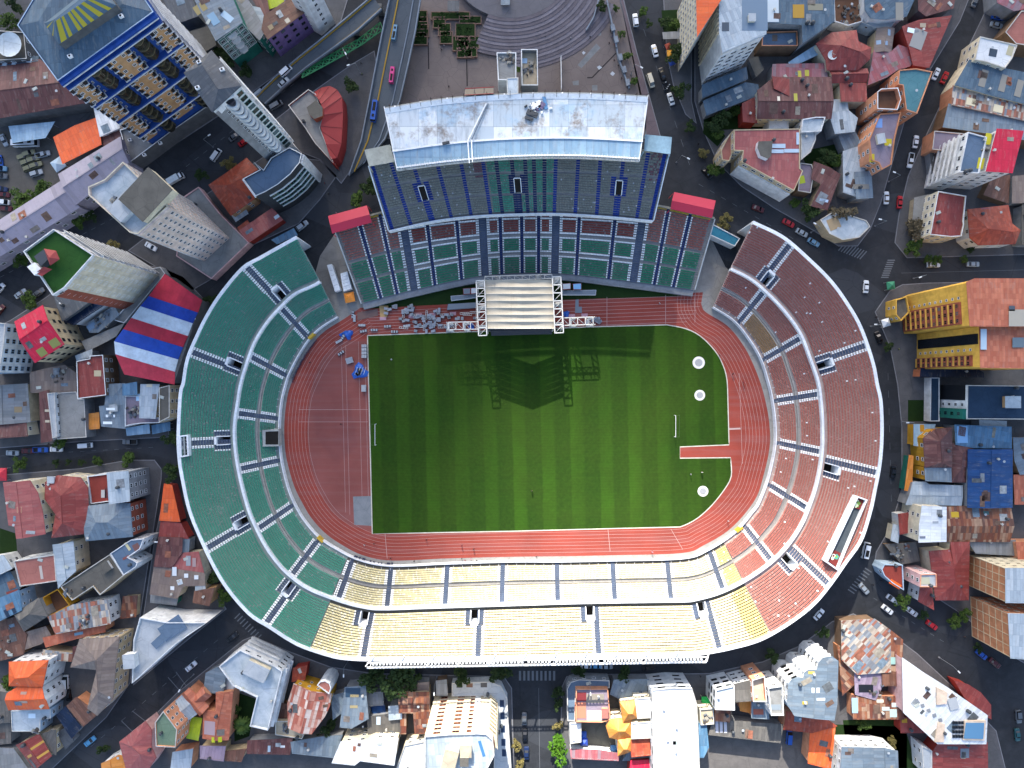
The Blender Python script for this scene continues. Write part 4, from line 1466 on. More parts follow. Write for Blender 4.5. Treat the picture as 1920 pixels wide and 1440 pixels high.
def roof_bit(parent,rel,x,y,z):
 k = rnd.choice(('water_tank','water_tank','vent','vent','skylight','satellite_dish'))
 if k not in BITS:
  b = MB()
  if k == 'water_tank':
   b.cyl((0,0,-.2),.55,1.3,10)
   b.cyl((0,0,1.1),.55,.25,10,0,.2)
  elif k == 'vent':
   b.box((0,0,.25),(.5,.5,1.0))
   b.box((0,0,.82),(.75,.75,.1),0,0)
  elif k == 'skylight':
   b.box((0,0,.05),(1.0,1.7,.25))
   b.box((0,0,.2),(.8,1.5,.06))
  else:
   b.cyl((0,0,-.2),.06,.8,6)
   b.cyl((0,0,.6),.1,.22,12,0,.45)
  BITS[k] = mesh(k,b.V,b.F,{'water_tank': M_tank,'vent': M_cap,'skylight': plain('skylight_pale','a9aea6',.4),'satellite_dish': plain('dish_grey','9ea4a8',.5)}[k],b.M)
 obj(k,BITS[k],parent,(x - rel[0],y - rel[1],z - rel[2]),rnd.random() * 3)
M_cap = paint('parapet_cap','b9b7b0',0.25,0.5)
M_tank = plain('tank_grey','3a3f44',0.5)
M_tankb = plain('tank_blue','2c5f8a',0.5)
def extra(root,rel,e,h,zt):
 k = e[0]
 if k == 'tank':
  q = P(e[1],e[2],h + 1)
  z = zt(q[0],q[1])
  b = MB()
  b.cyl((q[0],q[1],z),0.65,1.25,12)
  b.cyl((q[0],q[1],z + 1.25),0.65,0.3,12,0,0.25)
  b.build('water_tank',M_tank if len(e) < 4 else M_tankb,root,rel=rel)
 elif k == 'box':      # stair head: px,py,w,d,hgt,rot,roof,wall
  q = P(e[1],e[2],h + e[5])
  z = zt(q[0],q[1]) - 0.3
  b = MB()
  a = e[6] if len(e) > 6 else 0
  b.box((q[0],q[1],z + e[5] / 2),(e[3],e[4],e[5]),a)
  b.box((q[0],q[1],z + e[5] + .08),(e[3] + .3,e[4] + .3,0.16),a,1)
  b.build('stair_head',[wall_m(e[8] if len(e) > 8 else 'white'),roof_m(e[7] if len(e) > 7 else 'concl')],root,rel=rel)
 elif k == 'sky':      # translucent panel: px,py,w,d,rot,colour
  q = P(e[1],e[2],h + 0.8)
  z = zt(q[0],q[1])
  b = MB()
  a = e[5]
  ca,sa = math.cos(a),math.sin(a)
  V = []
  for s_ in (0.07,0.02):
   for i,j in ((-1,-1),(1,-1),(1,1),(-1,1)):
    x,y = i * e[3] / 2,j * e[4] / 2
    X,Y = q[0] + x * ca - y * sa,q[1] + x * sa + y * ca
    V.append((X,Y,zt(X,Y) + s_))
  b.add(V,[(0,1,2,3),(4,5,1,0),(5,6,2,1),(6,7,3,2),(7,4,0,3)])
  c = e[6] if len(e) > 6 else 'c9c4a4'
  b.build('skylight',plain('skylight_' + c,c,0.4),root,rel=rel)
 elif k == 'junk':
  for i in range(e[3]):
   q = P(e[1] + rnd.gauss(0,e[4]),e[2] + rnd.gauss(0,e[4]),h)
   b = MB()
   w_,d_,g_ = rnd.uniform(.3,1.5),rnd.uniform(.3,1.0),rnd.uniform(.2,.7)
   b.box((0,0,g_ / 2),(w_,d_,g_))
   b.box((0,0,g_ + .05),(w_ * .5,d_ * .6,.1),.4)
   b.build('roof_clutter',rnd.choice([plain('junk_a','4a443e'),plain('junk_b','8d8a80'),plain('junk_c','5d646c')]),root,(q[0] - rel[0],q[1] - rel[1],zt(q[0],q[1]) - rel[2]),rnd.random() * 3)
 elif k == 'ac':
  for (x,y) in e[1:]:
   q = P(x,y,h)
   b = MB()
   z = zt(q[0],q[1])
   b.box((q[0],q[1],z + 0.45),(1.1,0.8,0.8),0.4)
   b.cyl((q[0],q[1],z + 0.86),0.3,0.05,10,1)
   b.build('roof_unit',[M_white,M_dark],root,rel=rel)
 elif k == 'dish':
  q = P(e[1],e[2],h + 1)
  z = zt(q[0],q[1])
  b = MB()
  r = e[3]
  for i in range(4):
   r0,r1 = r * i / 4,r * (i + 1) / 4
   n = 18
   V = [(q[0] + r0 * math.cos(6.283 * j / n),q[1] + r0 * math.sin(6.283 * j / n),z + 1 + 0.25 * r0 * r0 / r) for j in range(n)] + [(q[0] + r1 * math.cos(6.283 * j / n),q[1] + r1 * math.sin(6.283 * j / n),z + 1 + 0.25 * r1 * r1 / r) for j in range(n)]
   b.add(V,[(j,(j + 1) % n,n + (j + 1) % n,n + j) for j in range(n)])
  b.bar((q[0],q[1],z),(q[0],q[1],z + 1),0.15)
  for j in range(3):
   b.bar((q[0] + r * .9 * math.cos(2.1 * j),q[1] + r * .9 * math.sin(2.1 * j),z + 1 + .2 * r),(q[0],q[1],z + 1 + r * .8),0.05,1)
  b.build('dish',[paint('dish_paint','b9c2c6',0.1),plain('grey_steel','8f9492')],root,rel=rel)
def trim(root,rel,p,h,at,kind,**kw):
 """Balcony slabs, bands, piers or frame grids on the wall nearest to pixel AT."""
 i = edge_near(p,kw.get('ph',h),*at)
 a,b = Vector(p[i]),Vector(p[(i + 1) % len(p)])
 e = (b - a)
 L = e.length
 e.normalize()
 nr = Vector((e.y,-e.x))
 ang = math.atan2(e.y,e.x)
 s0,s1 = kw.get('span',(0,1))
 a_,L_ = a + e * (L * s0),L * (s1 - s0)
 mid = a_ + e * (L_ / 2)
 z0,z1 = kw.get('z',(3,h))
 mats = kw['mats']
 if kind == 'balcony':
  n = kw['n']
  out = []
  for j in range(n):
   z = z0 + (z1 - z0) * j / n
   m = MB()
   d = kw.get('d',1.2)
   if kw.get('round'):
    k = 9
    pts = [tuple(a_ + e * (L_ * q / k) + nr * (d * math.sin(math.pi * (q / k)) ** 0.6 + 0.05)) for q in range(k + 1)]
    pts = [tuple(a_)] + pts + [tuple(a_ + e * L_)]
    m.prism(pts,z,z + kw.get('hh',1.1))
   else:
    c = mid + nr * (d / 2)
    m.box((c.x,c.y,z + 0.1),(L_,d,0.2),ang,0)
    c2 = mid + nr * (d - 0.06)
    m.box((c2.x,c2.y,z + 0.65),(L_,0.1,0.9),ang,len(mats) - 1)
   m.build('balcony',mats,root,rel=rel)
 elif kind == 'bands':
  for z in kw['zs']:
   m = MB()
   d = kw.get('d',0.5)
   c = mid + nr * (d / 2)
   m.box((c.x,c.y,z),(L_,d,kw.get('t',0.6)),ang)
   m.build('band',mats,root,rel=rel)
 elif kind == 'piers':
  n = kw['n']
  for j in range(n):
   c = a_ + e * (L_ * (j + 0.5) / n) + nr * (kw.get('d',0.4) / 2)
   m = MB()
   m.box((c.x,c.y,(z0 + z1) / 2),(kw.get('w',0.5),kw.get('d',0.4),z1 - z0),ang)
   m.build('pier',mats,root,rel=rel)
 elif kind == 'grid':
  m = MB()
  d = 0.12
  for j in range(kw['n'] + 1):
   c = a_ + e * (L_ * j / kw['n']) + nr * (d / 2)
   m.box((c.x,c.y,(z0 + z1) / 2),(0.22,d,z1 - z0),ang)
  for j in range(kw['m'] + 1):
   z = z0 + (z1 - z0) * j / kw['m']
   c = mid + nr * (d / 2 + .004)
   m.box((c.x,c.y,z),(L_,d,0.2),ang)
  m.build('wall_frame',mats,root,rel=rel)
 elif kind == 'panel':
  m = MB()
  d = kw.get('d',0.08)
  c = mid + nr * (d / 2)
  m.box((c.x,c.y,(z0 + z1) / 2),(L_,d,z1 - z0),ang)
  m.build(kw.get('name','wall_panel'),mats,root,rel=rel)
 return a_,e,nr,L_,ang
def wgrid(root,rel,a,e,nr,L,ang,zs,n,w,h,fr,off=0.0):
 me = win_mesh(w,h,fr)
 for z in zs:
  for k in range(n):
   q = a + e * (L * (k + 0.5) / n) + nr * off
   obj('window',me,root,(q.x - rel[0],q.y - rel[1],z),ang)
# ================================================================== STREETS
M_pave = deck('paving','5a5a5c','434447',0.2)
M_yard = deck('yard_concrete','69675f','504e49',0.2)
M_plaza = deck('plaza_paving','736a67','625a58',0.12)
M_kerb = paint('kerb_stone','74757a',0.2)
def block(name,px,m=None,z=0.13):
 p = smooth_if(ccw([P(x,y)[:2] for x,y in px]))
 b = MB()
 n = len(p)
 q = inset(p,0.3)
 V = [(*a,0) for a in p] + [(*a,z) for a in p] + [(*a,z) for a in q]
 b.add(V,[(j * n + i,j * n + (i + 1) % n,(j + 1) * n + (i + 1) % n,(j + 1) * n + i) for j in range(2) for i in range(n)],1)
 b.add([(*a,z) for a in q],[tuple(range(n))],0)
 o = b.build(name,[m or M_pave,M_kerb])
 o['kind'] = 'structure'
 return o
def smooth_if(p):
 return p
# city blocks,each a raised pavement that carries its buildings
block('pavement',[(1302,-60),(1302,190),(1318,245),(1345,305),(1390,350),(1450,390),(1520,430),(1572,462),(1608,462),(1632,430),(1652,380),(1672,310),(1700,215),(1745,130),(1800,40),(1840,-60)])
block('pavement',[(1240,-60),(1247,60),(1250,105),(1262,160),(1285,215),(1306,232),(1297,190),(1297,-60)])
block('pavement',[(1885,-60),(1838,40),(1780,160),(1735,255),(1702,330),(1685,400),(1677,455),(1700,484),(2000,476),(2000,-60)])
block('pavement',[(1668,545),(1692,533),(1740,530),(2000,525),(2000,1290),(1905,1235),(1800,1150),(1700,1085),(1640,1050),(1642,1035),(1668,990),(1690,920),(1690,800),(1682,720),(1668,650),(1640,585)])
block('pavement',[(1600,1150),(1660,1180),(1720,1225),(1790,1290),(1830,1330),(1868,1370),(1900,1500),(1050,1500),(1052,1290),(1062,1268),(1100,1264),(1330,1262),(1430,1240),(1500,1210),(1560,1165)])
block('pavement',[(966,1500),(960,1290),(945,1268),(700,1262),(620,1250),(540,1220),(475,1192),(455,1200),(330,1300),(150,1480),(140,1500)])
block('pavement',[(-60,895),(150,878),(240,862),(290,862),(304,880),(303,900),(272,1100),(255,1210),(245,1280),(200,1345),(100,1440),(40,1500),(-60,1500)])
block('pavement',[(312,905),(322,905),(345,990),(375,1060),(418,1130),(425,1142),(340,1210),(250,1285),(262,1200),(290,1010)])
block('pavement',[(-60,640),(20,600),(82,560),(110,540),(180,490),(300,500),(345,520),(382,560),(345,660),(322,740),(316,800),(318,820),(160,828),(-60,845)])
block('pavement',[(240,470),(330,400),(440,330),(500,290),(600,300),(632,330),(600,375),(560,420),(470,462),(395,525),(360,545),(300,505)])
block('pavement',[(-60,430),(60,360),(140,380),(330,270),(430,205),(520,140),(590,90),(640,40),(670,-60),(-60,-60)])
block('pavement',[(480,252),(560,190),(660,120),(702,95),(712,150),(690,250),(672,300),(640,345),(600,300)])
block('plaza',[(757,-60),(740,90),(716,190),(712,260),(1210,260),(1212,220),(1190,120),(1150,-60)],M_plaza)
block('pavement',[(1155,-60),(1195,100),(1218,180),(1240,260),(1238,300),(1215,280),(1200,180),(1150,-60)],deck('pink_paving','6a5e62','5a5156'))
# courtyards and yards (sheets on the pavements)
def sheet_on(name,px,m,z=0.15):
 return poly_face(name,[P(x,y)[:2] for x,y in px],z,m)
sheet_on('car_park',[(-60,250),(110,240),(160,330),(60,400),(-60,420)],deck('car_park_gravel','5d5b57','4a4844'))
sheet_on('yard',[(1310,1375),(1480,1395),(1520,1372),(1520,1440),(1500,1500),(1310,1500)],deck('school_yard','63605e','4d4b4a'))
sheet_on('yard',[(1075,1355),(1160,1355),(1165,1420),(1075,1425)],M_yard)
for px in ([(1325,205),(1420,195),(1430,240),(1330,245)],[(1500,285),(1590,265),(1600,300),(1520,330)],[(1580,1350),(1690,1345),(1720,1440),(1590,1440)],[(437,1295),(480,1310),(468,1380),(440,1390)],[(0,990),(30,1000),(35,1060),(0,1060)],[(1702,750),(1735,750),(1735,790),(1702,790)],[(1320,215),(1360,255),(1345,275),(1318,250)],[(1565,1358),(1700,1362),(1700,1460),(1565,1460)],[(1240,20),(1278,18),(1282,60),(1245,65)]):
 sheet_on('garden',px,M_lawn)
# painted road marks
rm = MB()
def dash(x0,y0,x1,y1,wd=0.14,n=1,fill=0.5):
 a,b = np.array(P(x0,y0)[:2]),np.array(P(x1,y1)[:2])
 for i in range(n):
  s0,s1 = (i / n,(i + fill) / n) if n > 1 else (0,1)
  V,F = line_band(np.array([a + (b - a) * s0,a + (b - a) * s1]),wd,0.006)
  rm.add(V,F)
dash(1195,20,1300,330,0.12,9,.4)
dash(1310,345,1500,455,0.12,9,.4)
dash(1865,0,1700,340,0.12,14,.45)
dash(1690,512,1920,506,0.1,1)
dash(1665,700,1672,960,0.1,8,.4)
dash(1620,1110,1780,1210,0.12,9,.4)
dash(170,1400,420,1190,0.12,13,.4)
dash(0,520,240,395,0.12,14,.45)
dash(300,350,560,150,0.12,16,.45)
dash(0,855,300,838,0.1,14,.4)
dash(1010,1290,1012,1440,0.12,1)
for k in range(9):
 dash(975 + k * 8,1258,975 + k * 8,1276,0.75)
 dash(1585 + k * 5,455 + k * 2,1572 + k * 5,470 + k * 2,0.4)
 dash(1590 + k * 4,1105 - k * 5,1602 + k * 4,1113 - k * 5,0.4)
 dash(440 + k * 5,1160 + k * 5,450 + k * 5,1150 + k * 5,0.4)
 dash(1652 + k * 1.5,520 - k * 4,1666 + k * 1.5,520 - k * 4,0.4)
for x,y,a,b in ((228,1352,262,1385),(248,1333,285,1362),(315,1270,345,1304),(330,1260,352,1290)):
 dash(x,y,a,b,0.25)
o = rm.build('road_markings',plain('road_paint','5f6368',0.85))
o['kind'] = 'structure'
# flyover on the avenue: deck on piers with parapets
def flyover(name,label,left,right,z0,z1,green=False):
 n = len(left)
 zs = [z0 + (z1 - z0) * i / (n - 1) for i in range(n)]
 A = [P(x,y,z) for (x,y),z in zip(left,zs)]
 B = [P(x,y,z) for (x,y),z in zip(right,zs)]
 c = A[n // 2]
 base = ((A[n // 2][0] + B[n // 2][0]) / 2,(A[n // 2][1] + B[n // 2][1]) / 2,0)
 root = thing(name,label,'flyover',base)
 b = MB()
 V = A + B + [(x,y,z - 1.2) for x,y,z in A] + [(x,y,z - 1.2) for x,y,z in B]
 F = [(n + i,n + i + 1,i + 1,i) for i in range(n - 1)] + [(i,i + 1,2 * n + i + 1,2 * n + i) for i in range(n - 1)] + [(3 * n + i,3 * n + i + 1,n + i + 1,n + i) for i in range(n - 1)] + [(2 * n + i,2 * n + i + 1,3 * n + i + 1,3 * n + i) for i in range(n - 1)]
 b.add(V,F)
 b.build('deck',deck('flyover_asphalt','565d63','474d53',0.1),root,rel=base)
 for E,O,m in ((A,B,M_par),(B,A,M_par)):
  b = MB()
  for i in range(n - 1):
   a0,a1 = Vector(E[i]),Vector(E[i + 1])
   d = (a1 - a0).normalized()
   nn = Vector((-d.y,d.x,0)) * 0.18
   V = [a0 - nn,a1 - nn,a1 + nn,a0 + nn]
   V = V + [v + Vector((0,0,1)) for v in V]
   b.add([tuple(v) for v in V],[(0,1,5,4),(1,2,6,5),(2,3,7,6),(3,0,4,7),(4,5,6,7)])
  b.build('parapet',m,root,rel=base)
 for i in range(n):
  if zs[i] > 2.5:
   b = MB()
   q = (Vector(A[i]) + Vector(B[i])) / 2
   b.box((q.x,q.y,(zs[i] - 1.2) / 2),(2.2,1.2,zs[i] - 1.2))
   b.build('pier',paint('pier_concrete','6d6e6c'),root,rel=base)
 return root,base,A,B
M_par = paint('parapet_concrete','7d8690',0.2)
M_yel = plain('kerb_yellow','9a7a22',0.7)
fo,fob,FA,FB = flyover('flyover','grey road flyover climbing past the west end of the main stand',[(735,-20),(722,40),(708,110),(693,190),(678,265),(655,330)],[(792,-20),(779,60),(766,120),(750,190),(722,262),(690,300)],8.5,0.9)
def rail(A,B,f,w_,z,m,root,base,name):
 pts = [tuple(Vector(a) + (Vector(b) - Vector(a)) * f) for a,b in zip(A,B)]
 b = MB()
 for a,c in zip(pts,pts[1:]):
  b.bar((a[0],a[1],a[2] + z),(c[0],c[1],c[2] + z),w_)
 b.build(name,m,root,rel=base)
rail(FA,FB,0.27,0.28,0.12,M_yel,fo,fob,'yellow_kerb')
rail(FA,FB,0.76,0.22,0.15,M_par,fo,fob,'footway_kerb')
f2,f2b,GA,GB = flyover('flyover','narrow ramp with yellow kerbs and a green lattice rail',[(700,-6),(650,36),(600,78),(560,110),(515,148),(480,182)],[(716,18),(672,58),(625,92),(575,128),(535,162),(498,196)],7.5,1.2)
rail(GA,GB,0.08,0.22,0.3,M_yel,f2,f2b,'yellow_kerb')
rail(GA,GB,0.92,0.22,0.3,M_yel,f2,f2b,'yellow_kerb')
b = MB()
L0,L1 = [P(x,y,3.0) for x,y in [(713,42),(672,74),(632,96),(596,118),(560,138)]],[P(x,y,3.6) for x,y in [(718,56),(678,84),(640,106),(604,126),(566,146)]]
for i in range(4):
 for k in range(3):
  t0,t1 = k / 3,(k + 1) / 3
  a0,a1 = Vector(L0[i]).lerp(L0[i + 1],t0),Vector(L0[i]).lerp(L0[i + 1],t1)
  c0,c1 = Vector(L1[i]).lerp(L1[i + 1],t0),Vector(L1[i]).lerp(L1[i + 1],t1)
  for u,v in ((a0,a1),(c0,c1),(a0,c1),(c0,a1),(a0,c0)):
   b.bar(u,v,0.25)
b.build('lattice_rail',plain('lattice_green','2f7a4a',0.6),f2,rel=f2b)
# plaza steps in arcs,planters
M_step = paint('step_stone','5f5a60',0.2)
M_step2 = paint('step_stone_pale','6f6b72',0.2)
for ri,(r0,k0,k1) in enumerate(((118,0,6),(150,6,11),(176,11,15))):
 b = MB()
 for k in range(k0,k1):
  r = 100 + k * 6.2
  a = np.linspace(R(15),R(150 if ri < 2 else 120),40)
  a = np.linspace(R(22),R(112 if k < 11 else 95),40)
  pin = [(958 + r * 1.12 * math.cos(t),-60 + r * math.sin(t)) for t in a]
  pout = [(958 + (r + 6.2) * 1.12 * math.cos(t),-60 + (r + 6.2) * math.sin(t)) for t in a]
  z = 0.15 + 0.14 * (15 - k)
  A_,B_ = [P(x,y)[:2] for x,y in pin],[P(x,y)[:2] for x,y in pout]
  n = len(A_)
  V = [(*q,z) for q in A_] + [(*q,z) for q in B_] + [(*q,0.0) for q in B_]
  F = [(n + i,n + i + 1,i + 1,i) for i in range(n - 1)] + [(2 * n + i,2 * n + i + 1,n + i + 1,n + i) for i in range(n - 1)]
  b.add(V,F,k % 2)
 o = b.build('plaza_steps',[M_step,M_step2])
 o['kind'] = 'structure'
b = MB()
b.prism([P(958 + 112 * math.cos(t),-60 + 100 * math.sin(t))[:2] for t in np.linspace(0,2 * math.pi,48,endpoint=False)],0,2.27)
o = b.build('plaza_stage',deck('plaza_top','66656a','59585d'))
o['kind'] = 'structure'
boxes = [(873,62,8,7),(864,84,6.5,6),(885,82,6,5),(871,101,6,4),(883,100,5,4),(870,83,5,5),(790,33,5,4.5),(789,46,6,5),(791,60,6,5),(788,75,6,5),(824,45,5,4.5),(834,58,5,5),(837,73,5,5),(845,32,16,3),(882,40,9,3)]
for i,(x,y,w_,d_) in enumerate(boxes):
 c = P(x,y)
 b = MB()
 w2,d2 = w_ * 0.42,d_ * 0.42
 for q,dd in (((c[0],c[1] + d2,.6),(2 * w2 + .3,.25,1.0)),((c[0],c[1] - d2,.6),(2 * w2 + .3,.25,1.0)),((c[0] + w2,c[1],.6),(.25,2 * d2 - .26,1.0)),((c[0] - w2,c[1],.6),(.25,2 * d2 - .26,1.0))):
  b.box(q,dd)
 o = b.build('planter',paint('planter_wall','7a6258',0.2),rel=c,loc=c)
 tag(o,'square walled planter with dark plants at the edge of the plaza steps','planter','planters beside the plaza steps')
 b = MB()
 b.box((0,0,0.9),(2 * w2 - .3,2 * d2 - .3,0.3))
 for k in range(14):
  b.box((rnd.uniform(-w2,w2) * .7,rnd.uniform(-d2,d2) * .7,1.1),(.6,.5,.4),rnd.random() * 3)
 b.build('plants',M_lawn,o)
# dark gullies and pale stone strips of the plaza
b = MB()
for pts in ([(803,80),(804,130)],[(875,103),(876,162)],[(1155,100),(1110,146)],[(1110,146),(1101,146)]):
 V,F = line_band(np.array([P(*q)[:2] for q in pts]),0.4,0.142)
 b.add(V,F,0)
for px in ([(1118,82),(1126,90),(1090,128),(1083,122)],[(1073,153),(1085,151),(1085,160),(1075,160)],[(1128,34),(1138,34),(1138,45),(1128,45)],[(1117,57),(1127,57),(1127,67),(1117,67)],[(1110,160),(1120,160),(1120,170),(1110,170)]):
 b.add([(*P(x,y)[:2],0.142) for x,y in px[::-1]],[(0,1,2,3)],1)
for px in ([(1148,134),(1153,138),(1149,143),(1144,139)],[(1124,123),(1129,127),(1123,131),(1119,126)],[(1094,96),(1098,99),(1094,103),(1091,99)]):
 b.add([(*P(x,y)[:2],0.143) for x,y in px[::-1]],[(0,1,2,3)],2)
o = b.build('plaza_inlays',[plain('gully_dark','1f1c1e',.9),paint('inlay_grey','74787a',.2),paint('inlay_pale','a9b0b6',.2)])
o['kind'] = 'structure'
# plaza side walls that flare out
def wall_line(label,pts,h,th,m,name='wall',cat='wall',z0=0.13,posts=0):
 q = [P(x,y,h)[:2] for x,y in pts]
 c = (sum(a[0] for a in q) / len(q),sum(a[1] for a in q) / len(q),z0)
 A_,B_ = offset_line(np.array(q),th / 2),offset_line(np.array(q),-th / 2)
 n = len(q)
 V = [(*a,z0) for a in A_] + [(*a,z0 + h) for a in A_] + [(*a,z0 + h) for a in B_] + [(*a,z0) for a in B_]
 F = [(j * n + i,(j + 1) * n + i,(j + 1) * n + i + 1,j * n + i + 1) for j in range(3) for i in range(n - 1)] + [(0,3 * n,2 * n,n),(n - 1,2 * n - 1,3 * n - 1,4 * n - 1)]
 b = MB()
 b.add(V,F)
 o = b.build(name,m,rel=c,loc=c)
 tag(o,label,cat)
 return o
wall_line('grey flaring wall between the plaza and the lawn wedge',[(1122,0),(1113,32),(1099,56)],1.6,0.4,M_par)
wall_line('pale parapet along the pavement beside the avenue with stone blocks',[(1138,0),(1150,55),(1160,110),(1180,165)],1.1,0.5,M_par)
wall_line('thin white lamp rail standing on the plaza north of the stand',[(1052,104),(1053,166)],2.5,0.15,M_white)
for i,(x,y) in enumerate([(1148,56),(1154,78),(1162,111),(1169,134),(1176,158)]):
 c = P(x,y)
 b = MB()
 b.box((0,0,0.8),(1.2,2.0,1.5),0.25)
 b.box((0,0,1.62),(1.4,2.2,0.14),0.25)
 o = b.build('stone_block',M_par,loc=(c[0],c[1],.13))
 tag(o,'pale stone block on the parapet along the plaza pavement','block','stone blocks along the plaza parapet')
# ================================================================== CITY: the buildings
W3 = (1.3,1.4,3.0,3.0)
WS = (0.9,1.1,2.6,3.0)
MW,MBl,MDk = wall_m('white'),wall_m('blue'),plain('recess_dark','14171c',0.4)
# ---- north-west
A = bld('tall blue and orange apartment complex with a pale blue hipped roof',[(32,47),(108,152),(288,22),(222,-75),(90,-50)],58,'F','bluegrey','blue',win=None,cat='tower',par=0.25,cap='ltblue')
r_,rl,p_,h_ = A
i_ = edge_near(p_,58,198,87)
q_ = inset(p_,5.5)
q2 = inset(p_,0.3)
mbh = MB()
n_ = len(p_)
mbh.add([(*a,57.8) for a in q2] + [(*a,59.4) for a in q_],[(i,(i + 1) % n_,n_ + (i + 1) % n_,n_ + i) for i in range(n_)] + [tuple(range(n_,2 * n_))])
o = mbh.build('hipped_roof',roof_m('bluegrey'),r_,rel=rl)
ul = o.data.uv_layers.new(name='UVMap')
for pl in o.data.polygons:
 for li in pl.loop_indices:
  v = o.data.vertices[o.data.loops[li].vertex_index].co
  ul.data[li].uv = (v.x,v.y)
mbh = MB()
pts = [P(x,y,63)[:2] for x,y in [(78,40),(106,80),(214,6),(180,-40)]]
mbh.prism(pts,58.5,62,0,0)
qq = inset(ccw(pts),3.2)
mbh.add([(*a,62) for a in ccw(pts)] + [(*a,65) for a in qq],[(i,(i + 1) % 4,4 + (i + 1) % 4,4 + i) for i in range(4)] + [(4,5,6,7)],1)
o = mbh.build('attic_block',[wall_m('greyd'),roof_m('bluegrey')],r_,rel=rl)
ul = o.data.uv_layers.new(name='UVMap')
mbh = MB()
pc = ccw(pts)
for k,(f0,f1) in enumerate([(.04,.14),(.18,.24),(.34,.40),(.43,.50),(.56,.62),(.7,.78),(.86,.92)]):
 for (i0,i1) in ((edge_near(pc,63,160,43),None),(edge_near(pc,63,92,60),None)):
  a,b_ = Vector(pc[i0]),Vector(pc[(i0 + 1) % 4])
  u,v = Vector(qq[i0]),Vector(qq[(i0 + 1) % 4])
  if i0 == edge_near(pc,63,92,60) and k not in (1,4):
   continue
  mbh.add([(*a.lerp(b_,f0),62.05),(*a.lerp(b_,f1),62.05),(*u.lerp(v,f1),65.05),(*u.lerp(v,f0),65.05)],[(0,1,2,3)])
mbh.build('yellow_skylight',plain('skylight_yellow','a89a22',.5),r_,rel=rl)
for (x,y) in [(135,108),(230,33),(112,60),(160,20)]:
 extra(r_,rl,('ac',(x,y)),59,lambda a,b: 59.3)
# the orange and blue front: deep blue floors,orange bays,dark curved glazing
at = (198,87)
fa,fe,fn,fL,fang = trim(r_,rl,p_,58,at,'bands',mats=[MBl],zs=[57,54.4],d=1.2,t=0.8)
trim(r_,rl,p_,58,at,'bands',mats=[MW],zs=[56.7,54.1],d=1.4,t=0.3)
MO = wall_m('tan')
for z in (42.5,30.0,17.5):
 trim(r_,rl,p_,58,at,'bands',mats=[MBl],zs=[z],d=1.6,t=0.9)
 trim(r_,rl,p_,58,at,'bands',mats=[MW],zs=[z - .3],d=1.85,t=0.25)
for s0,s1 in ((0.01,0.14),(0.4,0.6),(0.86,0.99)):
 m = MB()
 c = fa + fe * (fL * (s0 + s1) / 2) + fn * 0.55
 m.box((c.x,c.y,33),(fL * (s1 - s0),1.1,41),fang)
 m.build('orange_bay',MO,r_,rel=rl)
 k = 1 if s1 - s0 < .12 else 2
 for z in np.arange(15,53,2.9):
  wgrid(r_,rl,fa + fe * (fL * s0),fe,fn,fL * (s1 - s0),fang,[z],k,1.1,1.3,'white',1.1)
  m = MB()
  for e_ in (s0,s1):
   c = fa + fe * (fL * e_) + fn * 0.8
   m.box((c.x,c.y,z - .7),(1.5,1.5,0.22),fang,0)
   m.box((c.x,c.y,z + .1),(1.0,1.0,1.3),fang,1)
  m.build('corner_balcony',[MW,MDk],r_,rel=rl)
for s0,s1 in ((0.16,0.39),(0.61,0.84)):
 for z0 in (44,31.5,19,9):
  m = MB()
  for j in range(3):
   z = z0 + j * 3.2
   a0 = fa + fe * (fL * (s0 + .05))
   k = 8
   w_ = fL * (s1 - s0 - .1)
   pts = [tuple(a0 + fe * (w_ * q / k) + fn * (1.5 * math.sin(math.pi * q / k) + .1)) for q in range(k + 1)]
   m.prism([tuple(a0)] + pts + [tuple(a0 + fe * w_)],z,z + 2.3,0)
   m.prism([tuple(a0)] + [tuple(Vector(q) + fn * .12) for q in pts] + [tuple(a0 + fe * w_)],z + 2.3,z + 2.6,1)
  m.build('glazed_bay',[plain('bay_glass','2b2a22',0.15),plain('bay_frame','5c553f',0.6)],r_,rel=rl)
 for z in np.arange(12,53,2.9):
  for e_ in (s0 + .015,s1 - .015):
   wgrid(r_,rl,fa + fe * (fL * e_ - .6),fe,fn,1.2,fang,[z],1,0.5,1.1,'white',0.02)
bld('pale grey rooftop with a big white satellite dish',[(-30,55),(45,60),(50,110),(-30,115)],9,'F','concd','greyd',ex=[('dish',18,84,4.2)])
bld('long shed with a rusty dark red ridged roof',[(-40,126),(75,113),(120,152),(182,190),(120,200),(-40,228)],7,'G','maroon','greyd',rd=((-40,182),(125,160)),rise=2.5,cat='shed',win=None)
bld('strip of blue grey canopy beside the rusty shed',[(-10,114),(72,107),(74,116),(-8,127)],6,'S','bluegrey','grey',cat='canopy',ex=[('sky',10,120,1.6,1.6,0,'b9c6cf'),('sky',28,118,1.6,1.6,0,'b9c6cf'),('sky',56,114,1.6,1.6,0,'b9c6cf')])
bld('parking shelter with a worn blue corrugated roof',[(18,238),(100,230),(86,258),(27,267)],4.2,'S','sky','grey',cat='canopy',rise=.6)
bld('small white flat roof between the orange roof and the blue tower',[(175,192),(213,206),(224,240),(190,255)],6,'S','white','white',rise=.5,ex=[])
bld('vivid orange sloping roof at the edge of the car park',[(102,258),(140,237),(182,222),(192,272),(122,307)],5,'S','orange','grey',cat='canopy',rise=1.2)
bld('rusty brown low roof under the white flat roof',[(190,255),(222,243),(226,258),(196,272)],5,'S','maroon','grey',rise=.4,win=None)
bld('long lavender grey gabled hall, its eastern half',[(111,327),(226,259),(241,305),(142,382)],10,'G','lav','lav',rd=((126,354),(234,284)),rise=2.0,cat='hall',win=(1.5,1.6,6,4))
